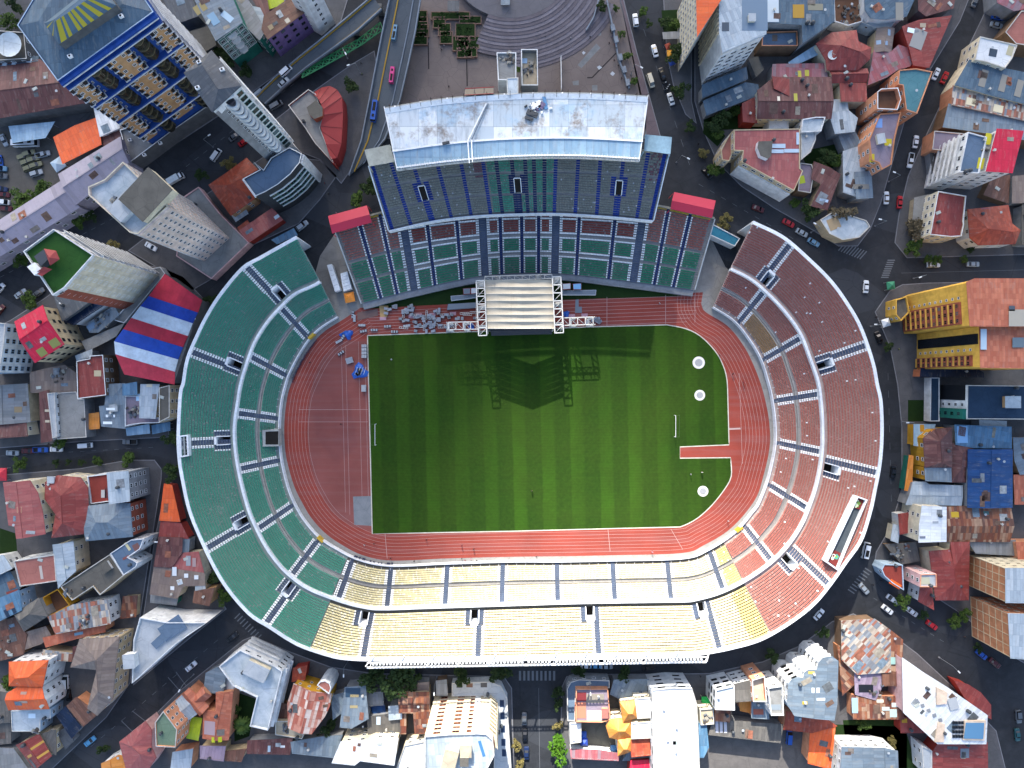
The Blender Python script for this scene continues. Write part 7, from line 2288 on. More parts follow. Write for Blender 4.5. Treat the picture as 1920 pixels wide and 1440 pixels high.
bld('very large blue grey warehouse roof beside the diagonal street',[(1818,114),(1850,118),(1885,130),(1960,145),(1960,205),(1860,180),(1790,160)],8,'S','bluegrey','cream',rise=.8,cat='hall',win=None,ex=[('sky',1845,146,2.2,6,-.3,'807d74'),('sky',1882,155,2.2,6,-.3,'807d74'),('sky',1912,165,2.2,6,-.3,'807d74')])
bld('long patched sand and grey warehouse roof',[(1788,162),(1870,184),(1960,208),(1960,235),(1860,212),(1785,196)],7.5,'S','patch','peach',rise=.6,cat='hall',win=None,ex=[('sky',1822,190,3.2,2.6,-.25,'c9bfa0'),('sky',1873,203,3.2,2.6,-.25,'c9bfa0')])
bld('long dull blue and brown warehouse roof',[(1780,196),(1860,214),(1960,238),(1960,270),(1870,252),(1768,238)],7,'S','zinc','brown',rise=.6,cat='hall',win=None)
bld('mauve flat roof north of the red topped tower',[(1752,245),(1808,250),(1790,285),(1748,280)],7,'F','mauved','peach',par=.4,win=None)
bld('brown walled house with a yellow parasol at the top right',[(1885,60),(1915,20),(1960,20),(1960,90),(1905,82)],8,'F','pinkdeck','brown',par=.4,win=None)
bld('long grey roofs at the top right corner',[(1865,-60),(1960,-60),(1960,10),(1900,20),(1870,5)],7,'S','pinkzinc','grey',rise=.4,win=None)
U_ = bld('white tower with dark balconies and a blue grey roof deck',[(1815,247),(1851,257),(1836,325),(1799,322)],20,'F','bluedeck','white',cat='tower',par=.5,cap='white',win=(1.6,1.6,3.0,2.9),fr='white',ex=[('sky',1857,258,1.8,3.6,-.2,'b9b022'),('sky',1843,304,1.8,3.6,-.2,'b9b022'),('tank',1822,318),('tank',1814,320)])
trim(*U_,(1807,285),'balcony',mats=[MW],n=6,z=(3,19),d=1.0)
bld('bright crimson roof on the eastern half of the white balcony tower',[(1871,243),(1917,247),(1896,323),(1850,320)],20.5,'S','crimson','white',rise=.3,cat='tower',win=(1.6,1.6,3.0,2.9))
bld('grey roof strip with yellow hatches between the two tower roofs',[(1851,257),(1871,245),(1850,320),(1836,324)],19.5,'F','conc','white',par=.2,win=(1.6,1.6,3,2.9),ex=[('sky',1858,258,1.6,3.4,-.2,'b9b022'),('sky',1844,304,1.6,3.4,-.2,'b9b022'),('junk',1850,280,5,4)])
bld('cream town house with an orange red gabled roof and white parapet',[(1759,358),(1812,367),(1807,415),(1808,420),(1803,443),(1782,444),(1744,440)],11,'F','red','cream',par=.5,cap='white',win=(1.4,1.6,2.6,3))
bld('old house with terracotta dormers and mixed red and white roofs',[(1816,394),(1890,386),(1897,420),(1912,432),(1903,456),(1835,458),(1820,445)],8,'H','terr','white',rd=((1845,432),(1890,438)),rise=2.4,win=W3,ex=[('sky',1856,396,5,2.6,0,'8a5056'),('sky',1876,405,3.6,2.8,0,'8a8878'),('sky',1838,412,4,5,0,'b4b8bc'),('sky',1848,434,3,2,.2,'a02a48')])
bld('brown rust roof between the balcony tower and the old house',[(1860,335),(1892,330),(1888,380),(1845,365)],4,'S','brown','brown',rise=.4,win=None)
bld('elevator tower with white antennas behind the main stand',[(931,98),(968,98),(968,150),(934,150)],30,'F','conc','white',par=.6,win=None,cap='white',cat='tower',ex=[('junk',948,110,14,8)])
bld('open topped service block full of rubble behind the main stand',[(977,92),(1008,92),(1009,160),(978,160)],26,'F','sand','grey',par=2.2,win=None,cap='white',cat='building',ex=[('junk',996,125,16,6),('sky',984,106,1.6,1.6,0,'a4c4dc')])
bld('pale blue lift cabin on the back edge of the stand roof',[(950,146),(972,145),(972,176),(951,178)],37,'F','palewash','ltblue',par=.2,win=None,cat='building')
bld('dark stall roof on the plaza stage, by the pale bench',[(841,3),(859,3),(859,20),(841,20)],3.5,'S','slate','greyd',cat='canopy',rise=.3)
bld('small grey kiosk roof on the plaza beside the steps',[(941,-8),(954,-8),(954,8),(941,8)],3.5,'S','zinc','greyd',cat='canopy',rise=.3)
bld('grey park shelter roof beside the square garden',[(1244,62),(1276,60),(1276,71),(1245,72)],3.2,'S','grey','greyd',cat='canopy',rise=.3)
bld('turquoise roofed ticket block in the gap between two stands',[(1337,420),(1388,447),(1378,462),(1330,440)],5,'F','tealdeck','white',par=.3,win=None,cap='white')
# ---- smaller roofs that fill the blocks
for a in [
 ('vivid orange tapering roof between the narrow lane and the green stand',[(309,909),(321,911),(337,976),(302,974)],5,'S','orange','red',.5),
 ('short bright red roof below the tapering orange roof',[(303,977),(338,982),(352,1008),(300,1006)],5,'S','red','red',.4),
 ('maroon ribbed roof along the narrow lane',[(299,1008),(341,1010),(340,1036),(322,1062),(291,1060)],6,'S','maroon','white',.5),
 ('narrow grey blue roof slip against the green stand',[(342,1010),(354,1012),(353,1034),(341,1036)],5,'S','zinc','grey',.3),
 ('red tin roof with pale panels against the green stand',[(344,1038),(371,1036),(382,1074),(324,1063)],5.5,'S','pinkred','cream',.5),
 ('brown ribbed roof with gleaming white skylights by the narrow lane',[(290,1063),(382,1076),(383,1096),(344,1097),(333,1120),(284,1112)],6,'S','taupe','cream',.6),
 ('light blue cabin roof by the brown ribbed roof',[(368,1095),(383,1096),(384,1108),(368,1108)],6,'S','zincl','cream',.2),
 ('brown roof with a tan side wall above the white modern house',[(366,1110),(400,1104),(392,1134),(364,1128)],7,'S','brown','tan',.4),
 ('greenish glass roof strip above the white modern house',[(284,1114),(332,1123),(330,1133),(284,1128)],4,'S','grey','teal',.3),
 ('tan walled forecourt roof at the end of the weathered ridge',[(232,1120),(256,1118),(254,1155),(228,1158)],3,'S','rust','sand',.2),
 ('cream wall top and terrace north of the orange hipped roofs',[(82,1220),(135,1226),(133,1238),(80,1236)],6,'S','patch','sand',.3),
 ('plum coloured small roof beside the grey brown hips',[(138,1214),(152,1213),(152,1237),(138,1237)],6,'S','maroon','grey',.3),
 ('plain dark grey roof at the western edge below the lawn',[(-30,1295),(15,1300),(19,1352),(-30,1356)],6,'S','greyd','grey',.5),
 ('pale grey roof in the far lower left corner',[(-30,1402),(25,1405),(58,1448),(-30,1460)],5,'S','grey','grey',.5),
 ('grey concrete roof left of the light blue stepped roofs',[(-30,1358),(19,1356),(20,1392),(-30,1396)],5,'S','greyd','grey',.3),
 ('dark green tinted yard roofs beside the dark glazed roof',[(108,1374),(122,1366),(138,1388),(124,1402)],4,'S','slate','grey',.3),
 ('small red and white shop roofs north of the scrap yard',[(1686,965),(1709,962),(1711,996),(1688,1000)],5,'S','red','white',.3),
 ('narrow whitish shop roof on the pavement by the scrap yard',[(1676,984),(1686,988),(1682,1016),(1671,1012)],4,'S','zincl','cream',.3),
 ('low scrap yard shelter heaped with dark junk',[(1662,1022),(1716,1018),(1722,1050),(1690,1056)],3,'S','greyd','brown',.4),
 ('sand coloured terrace south of the rust patched shed',[(1817,1017),(1903,1014),(1905,1040),(1830,1036)],5,'S','grey','sand',.3),
 ('salmon wall top at the right edge above the brick blocks',[(1906,1018),(1970,1018),(1970,1058),(1910,1050)],7,'S','salmon','peach',.3),
 ('tan and zinc roofs at the right edge beside the deep blue hall',[(1900,822),(1970,822),(1970,886),(1912,888),(1902,862)],6,'S','zinc','tan',.4),
 ('salmon brown roofs at the right edge south of the tan ones',[(1902,892),(1970,890),(1970,944),(1903,944)],6,'S','salmon','brown',.4),
 ('lime green roof patch at the top edge by the purple block',[(500,-6),(524,-20),(532,6),(506,16)],8,'S','lime','grey',.3),
 ('maroon roof slip at the top edge beside the lime patch',[(470,-8),(498,-10),(504,24),(494,28)],9,'S','maroon','grey',.3),
 ('grey blue tin roof between the striped gable and the dark tree',[(622,1306),(645,1300),(644,1332),(626,1346)],5,'S','zinc','grey',.3),
 ('small grey hut roofs under the large dark tree',[(691,1302),(716,1298),(718,1320),(693,1322)],4,'S','grey','grey',.3),
 ('blue covered pit beside the small grey huts',[(698,1326),(720,1324),(722,1340),(700,1342)],2.5,'S','deepblue','grey',.2),
 ('narrow tin roof in the lane between grey blue sheets and salmon tiles',[(424,1268),(440,1282),(436,1296),(420,1297)],5,'S','zincl','grey',.2),
 ('brown yard roof between the striped gable and the L shaped block',[(528,1320),(538,1322),(536,1350),(520,1348)],4,'S','brown','brown',.2),
 ('grey tin roof strip behind the orange villa wings',[(1196,1388),(1226,1418),(1224,1426),(1170,1424)],4,'S','zinc','grey',.2),
 ('dark grey flat roof south of the mauve flat roof',[(1745,283),(1790,288),(1792,330),(1752,338)],4,'S','greyd','grey',.3),
 ('taupe roofs at the right edge below the crimson tower roof',[(1900,332),(1970,325),(1970,378),(1898,380)],5,'S','taupe','grey',.4),
 ('grey roof at the right edge beside the old tiled house',[(1918,385),(1970,382),(1970,460),(1916,458)],5,'S','concd','grey',.3),
 ('pale annex with a small blue canopy in front of the cream town house',[(1716,372),(1742,366),(1738,412),(1712,420)],3.5,'S','conc','sand',.2),
 ('dark slate roofs behind the lattice block at the top edge',[(296,-30),(352,-20),(372,30),(330,45)],6,'S','slate','greyd',.5),
 ('grey concrete court roof below the lattice block',[(352,62),(392,50),(404,84),(384,96)],5,'S','concd','greyd',.2),
]:
 lb_,px_,h_,rt_,rc_,wc_,ri_ = a
 bld(lb_,px_,h_,rt_,rc_,wc_,rise=ri_,win=None)
for lb_,e_,h_ in [('brown ribbed roof with gleaming white skylights by the narrow lane',[('sky',326,1072,1.5,3,0,'c9cfd2'),('sky',348,1080,1.4,1.4,0,'d4d8da'),('sky',367,1083,1.4,1.4,0,'d4d8da'),('sky',336,1092,1.8,1.8,.3,'c4ccd0'),('sky',322,1104,1.3,1.5,0,'d4d8da')],6),
     ('red tin roof with pale panels against the green stand',[('sky',352,1052,1.6,3.4,0,'8f9498'),('sky',363,1055,1.2,3,0,'a08a88')],5.5),('low scrap yard shelter heaped with dark junk',[('junk',1690,1035,16,9)],3)]:
 r_,rl_,p_,hh_ = BLD[lb_]
 for q_ in e_:
  extra(r_,rl_,q_,h_,lambda x,y,h_=h_: h_ + .35)
trim(*A,(255,-26),'balcony',mats=[MW],n=15,z=(9,56),d=1.0)
# ================================================================== STAGE AND FIELD EQUIPMENT
M_truss = plain('truss_white','c9c8c2',0.5,0.2)
M_dk = plain('case_black','1b1d22',0.6)
M_tarp = plain('tarp_blue','1f55a8',0.45)
sb = P(973,570)
st = thing('concert_stage','big open air concert stage with a ribbed cream gabled roof and white truss towers','stage',sb)
ZE,ZG = 14.5,17.0
def fabric():
 k = NB('stage_fabric',0.7,0,0.2)
 p = k.pos()
 c = srgb('a8a192')
 a = k.mix(k.ramp(k.noise(p,0.25,5),[(.35,0),(.7,1)]),c,mul(c,.85))
 x,y,_ = k.sep(p)
 w_ = k.n('ShaderNodeMapping',{0: p,3: (1.2,.1,1)}).outputs[0]
 a = k.mix(k.math('MULTIPLY',k.ramp(k.noise(w_,1,3),[(.55,0),(.75,1)]),.3),a,mul(c,.5))
 return k.out(a)
MF = fabric()
for i in range(7):
 m = MB()
 y0,y1 = 525 + i * 13,525 + (i + 1) * 13
 nx,ny = 8,6
 V = []
 for j in range(ny + 1):
  f = j / ny
  y = y0 + (y1 - y0) * f - .15
  for q in range(nx + 1):
   u = q / nx
   x = 909.5 + i * .15 + u * 128.5
   z = ZE + (ZG - ZE) * (1 - abs(2 * u - 1)) - 0.55 * math.sin(math.pi * f) * (0.4 + .6 * math.sin(math.pi * u)) - .25 * f
   V.append(P(x,y,z))
 F = [(j * (nx + 1) + q,(j + 1) * (nx + 1) + q,(j + 1) * (nx + 1) + q + 1,j * (nx + 1) + q + 1) for j in range(ny) for q in range(nx)]
 m.add(V,F)
 o = m.build('roof_panel',MF,st,rel=sb,smooth=True)
 m = MB()
 for q in range(nx):
  a,b = V[ny * (nx + 1) + q],V[ny * (nx + 1) + q + 1]
  m.bar((a[0],a[1],a[2] + .05),(b[0],b[1],b[2] + .05),.09)
 m.build('roof_seam',plain('seam_white','dcd8cc',.6),st,rel=sb)
def ladder(name,a,b,wpx,z,n,drop=1.2,legs=(),r=.11):
 """Flat box truss between pixels A and B; WPX is its width in pixels across."""
 m = MB()
 A,B = Vector(P(*a,z)),Vector(P(*b,z))
 d = (B - A).normalized()
 nn = Vector((-d.y,d.x,0)) * (wpx * S * (1 - z / HC) / 2)
 dn = Vector((0,0,-drop))
 for s_ in (-1,1):
  m.bar(A + nn * s_,B + nn * s_,r)
  m.bar(A + nn * s_ + dn,B + nn * s_ + dn,r * .8)
 for i in range(n + 1):
  q = A.lerp(B,i / n)
  m.bar(q - nn,q + nn,r)
  for s_ in (-1,1):
   m.bar(q + nn * s_,q + nn * s_ + dn,r * .7)
  if i < n:
   q2 = A.lerp(B,(i + 1) / n)
   m.bar(q + nn + dn,q2 - nn + dn,r * .6)
   m.bar(q + nn,q2 + nn + dn,r * .6)
 for f in legs:
  q = A.lerp(B,f)
  for s_ in (-1,1):
   for t_ in (-1,1):
    p_ = q + nn * s_ + d * t_ * .9
    m.bar((p_.x,p_.y,0.05),p_,r)
  for k in range(int(z // 1.6)):
   for s_ in (-1,1):
    p0,p1 = q + nn * s_ - d * .9,q + nn * s_ + d * .9
    m.bar((p0.x,p0.y,.3 + k * 1.6),(p1.x,p1.y,1.6 + k * 1.6),r * .6)
   p0,p1 = q - nn - d * .9,q + nn - d * .9
   m.bar((p0.x,p0.y,.3 + k * 1.6),(p1.x,p1.y,1.6 + k * 1.6),r * .6)
 m.build(name,M_truss,st,rel=sb)
ladder('truss_tower',(900.5,526),(905,629),15.5,15.2,7,1.3,(.06,.5,.86),.2)
ladder('truss_tower',(1043.5,519),(1048.5,624),16,15.2,7,1.3,(.06,.5,.86),.2)
ladder('back_truss',(909,522),(1035,518),8,12.5,9,1.0,(.2,.8))
ladder('wing_truss',(841,611),(896,610),14,11.5,4,1.2,(.03,.6),.16)
ladder('wing_truss',(1054,603),(1112,601),14,11.5,4,1.2,(.4,.97),.16)
for x0,x1 in ((893,912),(1037,1054)):
 for z in (4,8,12):
  m = MB()
  for a,b in (((x0,530),(x0,616)),((x1,530),(x1,616))):
   m.bar(P(*a,z),P(*b,z),.08)
  for k in range(6):
   m.bar(P(x0,535 + 15 * k,z),P(x1,535 + 15 * k,z),.07)
  m.build('tower_rung',M_truss,st,rel=sb)
m = MB()
m.prism([P(x,y,1.8)[:2] for x,y in [(912,528),(1038,525),(1041,616),(914,619)]],.05,1.8)
m.prism([P(x,y,1.5)[:2] for x,y in [(920,619.5),(1035,616.5),(1035,626),(921,629)]],.05,1.5)
m.build('stage_deck',plain('deck_grey','3d4147',.7),st,rel=sb)
m = MB()
m.prism([P(x,y,7)[:2] for x,y in [(915,531),(1035,528),(1035,531),(915,534)]],1.8,11)
m.build('backdrop',M_dk,st,rel=sb)
def gear(name,label,cat,px,z,th,m,group=None,base=.05):
 p = ccw([P(x,y,z)[:2] for x,y in px])
 c = (sum(q[0] for q in p) / len(p),sum(q[1] for q in p) / len(p),base)
 b = MB()
 b.prism(p,max(base,z - th),z)
 q = inset(p,.12)
 n = len(p)
 b.add([(*a,z + .06) for a in q] + [(*a,z + .001) for a in q],[tuple(range(n))] + [(n + i,n + (i + 1) % n,(i + 1) % n,i) for i in range(n)],1)
 if z - th > base + .3:
  for a in p:
   b.bar((*a,base),(*a,z - th),.08)
 o = b.build(name,m if isinstance(m,list) else [m,m],rel=c,loc=c)
 return tag(o,label,cat,group)
MR,MG_,MW2 = plain('gear_red','8a2d38',.6),plain('gear_grey','6c7680',.5),plain('gear_white','c4c9cc',.6)
gear('screen_frame','red framed screen with a pale panel west of the stage','screen',[(868,541),(882,540),(882,551),(869,552)],3,.4,[MR,MG_])
gear('screen_frame','red framed screen touching the western truss tower','screen',[(883,540),(895,539.5),(895,550),(883,551)],3,.4,[MR,MW2])
gear('ramp','long grey ramp with pale rim west of the stage by the lawn','ramp',[(845,555),(893,551),(893,558),(846,564)],1.5,1.4,[MW2,MG_])
gear('ramp','wide dark grey walkway leading to the western truss tower','ramp',[(840,570),(893,567),(893,577),(838,581)],1.2,1.1,[MG_,MG_])
gear('screen_frame','red panel with white pattern east of the stage','screen',[(1055,532),(1070,531),(1070,542),(1055,543)],3,.4,[MR,MW2])
gear('screen_frame','blue and red panel set apart east of the stage','screen',[(1074,532),(1090,531),(1090,543),(1075,543)],3,.4,[MR,plain('panel_sky','7fb2d6',.6)])
gear('ramp','long pale box ramp on the lawn east of the stage','ramp',[(1054,545),(1118,543.5),(1117,553),(1054,553)],1.6,1.5,[MW2,MG_])
gear('cable_mat','grey mat laid over the lanes east of the stage','mat',[(1079,562),(1085,561),(1085,575),(1091,575),(1091,587),(1078,587)],.12,.06,MG_)
gear('floor_mat','tan plywood mats on the lanes west of the stage','mat',[(711,573),(728,573),(728,588),(725,595),(713,596)],.12,.06,plain('ply_tan','a88a5c',.8))
gear('floor_mat','brown plywood laid over the corner of the track','mat',[(670,586),(708,579),(709,592),(670,601)],.12,.06,plain('ply_brown','6e5650',.8))
for i,(x,y) in enumerate([(772,593),(785,591),(811,590),(849,588),(718,597),(1072,592),(1096,591)]):
 gear('floor_mat','pale pink plywood sheet among the crates on the lanes','mat',[(x - 6,y - 3),(x + 6,y - 3.4),(x + 6,y + 3),(x - 6,y + 3.4)],.13,.06,plain('ply_pink','b08a94',.8),'pale plywood sheets on the lanes')
def proto(fn,name,mats):
 b = MB()
 fn(b)
 return mesh(name,b.V,b.F,mats,b.M)
def f_case(b):
 b.box((0,0,.55),(1.5,.8,.9))
 b.box((0,0,1.03),(1.54,.84,.06),0,1)
 for x in (-.6,.6):
  for y in (-.28,.28):
   b.cyl((x,y,0),.08,.1,8,2)
 for x in (-.76,.76):
  b.box((x,0,.6),(.03,.3,.15),0,2)
caseb = [proto(f_case,'flight_case',[plain('case_' + c,c,.6),plain('case_edge','8c9096',.4,.4),M_dk]) for c in ('1c1f26','2b3144','3c4048')]
def f_crate(b):
 b.box((0,0,.5),(1.1,.9,1.0))
 for x in (-.4,0,.4):
  b.box((x,0,1.02),(.18,.9,.04),0,1)
crates = [proto(f_crate,'crate',[plain('crate_' + c,c,.7),plain('crate_slat','9a9ea2',.6)]) for c in ('8d9196','5b6168','3f454e')]
def f_truss(b):
 for y in (-.3,.3):
  for z in (.1,.7):
   b.bar((-1.5,y,z),(1.5,y,z),.06)
 for i in range(5):
  x = -1.5 + i * .75
  for z in (.1,.7):
   b.bar((x,-.3,z),(x,.3,z),.05)
  for y in (-.3,.3):
   b.bar((x,y,.1),(x,y,.7),.05)
trs = proto(f_truss,'truss_section',[M_truss])
def put(me,name,label,cat,group,x,y,rz,z=.06):
 o = obj(name,me,None,(*P(x,y)[:2],z),rz)
 return tag(o,label,cat,group)
rg = random.Random(5)
for i in range(34):
 x,y = rg.gauss(815,24),rg.gauss(602,8)
 if i > 24:
  x,y = rg.uniform(722,775),rg.uniform(573,588)
 put(rg.choice(caseb),'flight_case','dark flight case in the clutter of stage gear on the lanes','case','dark flight cases by the stage',x,y,rg.choice((0,1.57,.3,-.2)))
for i in range(34):
 x,y = rg.gauss(795,22),rg.gauss(600,8)
 if i % 4 == 0:
  x,y = rg.uniform(745,775),rg.uniform(573,590)
 if i % 7 == 0:
  x,y = rg.uniform(840,892),rg.uniform(590,604)
 put(rg.choice(crates),'crate','pale slatted crate in the clutter of stage gear on the lanes','crate','pale crates by the stage',x,y,rg.choice((0,1.57,.3,-.2)))
for i in range(16):
 x,y = rg.uniform(755,890),rg.choice((611,616,600,588)) + rg.uniform(-3,3)
 put(trs,'truss_section','short white truss section lying on the lanes west of the stage','truss','loose truss sections by the stage',x,y,rg.choice((0,.05,-.1,1.5)))
for i in range(9):
 put(rg.choice(caseb),'flight_case','dark flight case heaped at the end of the eastern stage wing','case','dark flight cases east of the stage',1116 + rg.gauss(4,5),600 + rg.gauss(0,5),rg.random() * 3)
for i,(x,y,a) in enumerate([(702,619,0),(727,612,.05),(740,622,0),(682,621,.2),(763,611,.15),(665,597,1.57),(662,590,1.5),(679,610,0),(640,662,.6),(645,630,1),(636,640,.5)]):
 put(rg.choice(crates),'bench','long pale trestle lying on the red track by the northwest corner','trestle','trestles at the corner of the track',x,y,a).scale = (2.2,.9,.6)
for i in range(4):
 o = put(crates[0],'cabin','white box in the row of four along the pitch corner','cabin','row of white boxes at the pitch corner',684,649 + i * 6.5,0)
 o.scale = (1.5,1.15,1.6)
put(crates[0],'cabin','cream box beside the goal line of the pitch','cabin',None,683,728,0).scale = (1.4,2.6,1.2)
put(caseb[2],'pallet','brown pallet of gear north of the big blue tarpaulin','pallet',None,656,676,.3).scale = (1.6,2.4,.7)
def tarp(label,x,y,r,gear_=False):
 c = P(x,y)
 b = MB()
 n = 11
 V = [(0,0,1.3)]
 for k,(f,z) in enumerate(((.45,1.2),(.8,.7),(1,.05))):
  for i in range(n):
   t = 2 * math.pi * i / n
   rr = r * S * f * (1 + .28 * math.sin(3 * t + x) + rg.uniform(-.08,.08))
   V.append((rr * math.cos(t),rr * math.sin(t),z * rg.uniform(.8,1.15)))
 F = [(0,1 + i,1 + (i + 1) % n) for i in range(n)] + [(1 + k * n + i,1 + (k + 1) * n + i,1 + (k + 1) * n + (i + 1) % n,1 + k * n + (i + 1) % n) for k in range(2) for i in range(n)]
 b.add(V,F)
 if gear_:
  for i in range(6):
   b.box((rg.uniform(-1,1),rg.uniform(-1,1),1.4),(1.2,.6,.5),rg.random() * 3,1)
  for i in range(4):
   b.bar((-1.5 + i,-1,1.3),(-.5 + i,1.6,1.9),.08,2)
 o = b.build('tarpaulin',[M_tarp,M_dk,M_truss],loc=(c[0],c[1],.03))
 tag(o,label,'tarpaulin')
tarp('blue tarpaulin heap north of the long jump lanes',653,627,9)
tarp('big blue tarpaulin with black gear on it beside the pitch corner',675,697,14,True)
tarp('small blue tarpaulin near the trestles by the west stand',640,628,4)
tarp('blue tarpaulin under the eastern stage wing',1061,589,7)
tarp('blue cover under the western stage wing',884,612,6)
def f_bar(b):
 b.bar((-1.0,0,1.05),(1.0,0,1.05),.05)
 b.bar((-1.0,0,.3),(1.0,0,.3),.05)
 for i in range(9):
  b.bar((-1 + i * .25,0,.3),(-1 + i * .25,0,1.05),.03)
 for x in (-.8,.8):
  b.bar((x,-.35,.03),(x,.35,.03),.05)
  b.bar((x,0,0),(x,0,.3),.05)
brm = proto(f_bar,'crowd_barrier',[plain('barrier_blue','232b45',.5)])
def f_chair(b):
 b.box((0,0,.45),(.5,.5,.06))
 b.box((0,.24,.75),(.5,.05,.55))
 for x in (-.21,.21):
  for y in (-.21,.21):
   b.bar((x,y,0),(x,y,.44),.03)
chm = proto(f_chair,'plastic_chair',[plain('chair_navy','1b2440',.5)])
for i in range(26):
 f = i / 25
 x,y = 664 + 72 * f,1045 + 14.5 * min(1,f * 1.6) - 1.5
 put(chm,'plastic_chair','dark navy chair in the row along the wall under the yellow stand','chair','dark chairs along the track wall',x,y - rg.choice((0,2.5)),rg.uniform(-.3,.3) + 3.1)
for i in range(16):
 t = i / 15
 x,y = 588 - 42 * t,640 + 70 * t
 put(brm,'crowd_barrier','dark steel barrier stored along the wall of the green stand','barrier','barriers along the west track wall',x + 3 - 12 * t * (1 - t),y + 2,1.0 + .5 * t + rg.uniform(-.2,.2))
put(crates[1],'bench','black bench on the pale apron under the yellow stand','bench',None,980,1052,0).scale = (5,.7,.8)
# goals
for i,(x,y0,y1,s_) in enumerate(((703,795.5,835,1),(1267,779,819.5,-1))):
 b = MB()
 a,c = P(x,y0,2.44),P(x,y1,2.44)
 base = ((a[0] + c[0]) / 2,(a[1] + c[1]) / 2,.03)
 g_ = thing('goal',['white football goal at the western end of the pitch','white football goal at the eastern end of the pitch'][i],'goal',base)
 b.bar(a,c,.09)
 for q in (a,c):
  b.bar(q,(q[0],q[1],.03),.09)
 b.build('goal_frame',M_white,g_,rel=base)
 b = MB()
 bk_ = -1.8 * s_
 for q in (a,c):
  b.bar(q,(q[0] + .8 * -s_,q[1],2.44),.03)
  b.bar((q[0] + .8 * -s_,q[1],2.44),(q[0] + bk_,q[1],.05),.03)
 b.bar((a[0] + bk_,a[1],.06),(c[0] + bk_,c[1],.06),.03)
 b.build('back_stay',plain('stay_grey','4a5a44',.6),g_,rel=base)
put(crates[0],'ball','white ball lying alone on the northwest of the pitch','ball',None,734,674,.4).scale = (.4,.5,.4)
# trailers and tent in the north-west gap
def trailer(label,px,z,col,name='trailer',cat='trailer'):
 p = ccw([P(x,y,z)[:2] for x,y in px])
 c = (sum(q[0] for q in p) / 4,sum(q[1] for q in p) / 4,.02)
 r_ = thing(name,label,cat,c)
 b = MB()
 b.prism(p,1.0,z)
 b.build('box_body',paint('trailer_' + col,col,.15,.5,.6),r_,rel=c)
 L = max(range(4),key=lambda i: (Vector(p[i]) - Vector(p[(i + 1) % 4])).length)
 e = (Vector(p[(L + 1) % 4]) - Vector(p[L])).normalized()
 q = inset(p,.3)
 for f in (.12,.8):
  for i0,i1 in ((L,(L + 1) % 4),((L + 3) % 4,(L + 2) % 4)):
   w_ = Vector(q[i0]).lerp(Vector(q[i1]),f)
   b = MB()
   n = 10
   V = []
   nn = Vector((-e.y,e.x))
   for s_ in (-.15,.15):
    for k in range(n):
     t = 2 * math.pi * k / n
     v = w_ + e * (.5 * math.cos(t)) + nn * s_
     V.append((v.x,v.y,.5 + .5 * math.sin(t)))
   b.add(V,[(k,(k + 1) % n,n + (k + 1) % n,n + k) for k in range(n)] + [tuple(range(n))[::-1],tuple(range(n,2 * n))])
   b.build('wheel',M_dk,r_,rel=c)
 b = MB()
 for k in range(1,5):
  u,v = Vector(q[L]).lerp(Vector(q[(L + 1) % 4]),k / 5),Vector(q[(L + 3) % 4]).lerp(Vector(q[(L + 2) % 4]),k / 5)
  b.bar((*u,z + .02),(*v,z + .02),.05)
 b.build('roof_rib',MG_,r_,rel=c)
trailer('long white trailer parked in the gap beside the green stand',[(613,497),(622,495),(638,543),(628,547)],3.8,'c9ced2')
trailer('white box truck body next to the long trailer',[(638,513),(651,509),(659,541),(644,546)],3.6,'d4d8da')
def f_tent(b):
 z = 2.3
 V = [(-1.7,-1.7,z),(1.7,-1.7,z),(1.7,1.7,z),(-1.7,1.7,z),(0,0,3.4)] + [(x,y,z - .3) for x,y in ((-1.7,-1.7),(1.7,-1.7),(1.7,1.7),(-1.7,1.7))]
 b.add(V,[(0,1,4),(1,2,4),(2,3,4),(3,0,4)] + [(5 + i,5 + (i + 1) % 4,(i + 1) % 4,i) for i in range(4)])
 for x in (-1.6,1.6):
  for y in (-1.6,1.6):
   b.bar((x,y,0),(x,y,z),.05,1)
def tent(label,x,y,col,rz,sc=1.0,name='canopy_tent'):
 o = obj(name,proto(f_tent,name,[plain('tent_' + col,col,.6),M_truss]),None,(*P(x,y)[:2],.02),rz)
 o.scale = (sc,sc,1)
 tag(o,label,'tent')
tent('orange canopy tent at the foot of the main stand wing',658,559,'d8822c',.2)
tent('yellow stall canopy on the pavement beside the avenue',1256,107,'d08f1c',.05,.85)
tent('blue stall umbrella below the yellow canopy',1257,122,'21408c',.4,.6)
tent('red and blue parasol above the yellow canopy',1250,92,'b0523c',.4,.55)
tent('green pool tent on a roof terrace by the huge white block',1324,1313,'12a04a',.0,1.3)
tent('blue tarpaulin tent on the car yard by the villa',1092,1372,'1e4fa8',.0,.7)
tent('deep blue canopy in the car yard below its twin',1094,1385,'1a3f9c',.0,.75)
tent('light blue canopy on the car yard beside the orange villa',1150,1398,'4a7aa8',.0,.75)
tent('white pyramid tent by the orange roof of the car park',117,312,'a9bcc8',.6,1.2)
tent('green stall tent at the corner by the yellow wings',1664,537,'2f7a5a',.1,.8)
tent('white stall tent on the pavement west of the yellow wings',1655,606,'d2d6d8',.3,.8)
tent('red cabin roof at the western kerb',9,888,'b82c3c',0,1.3)
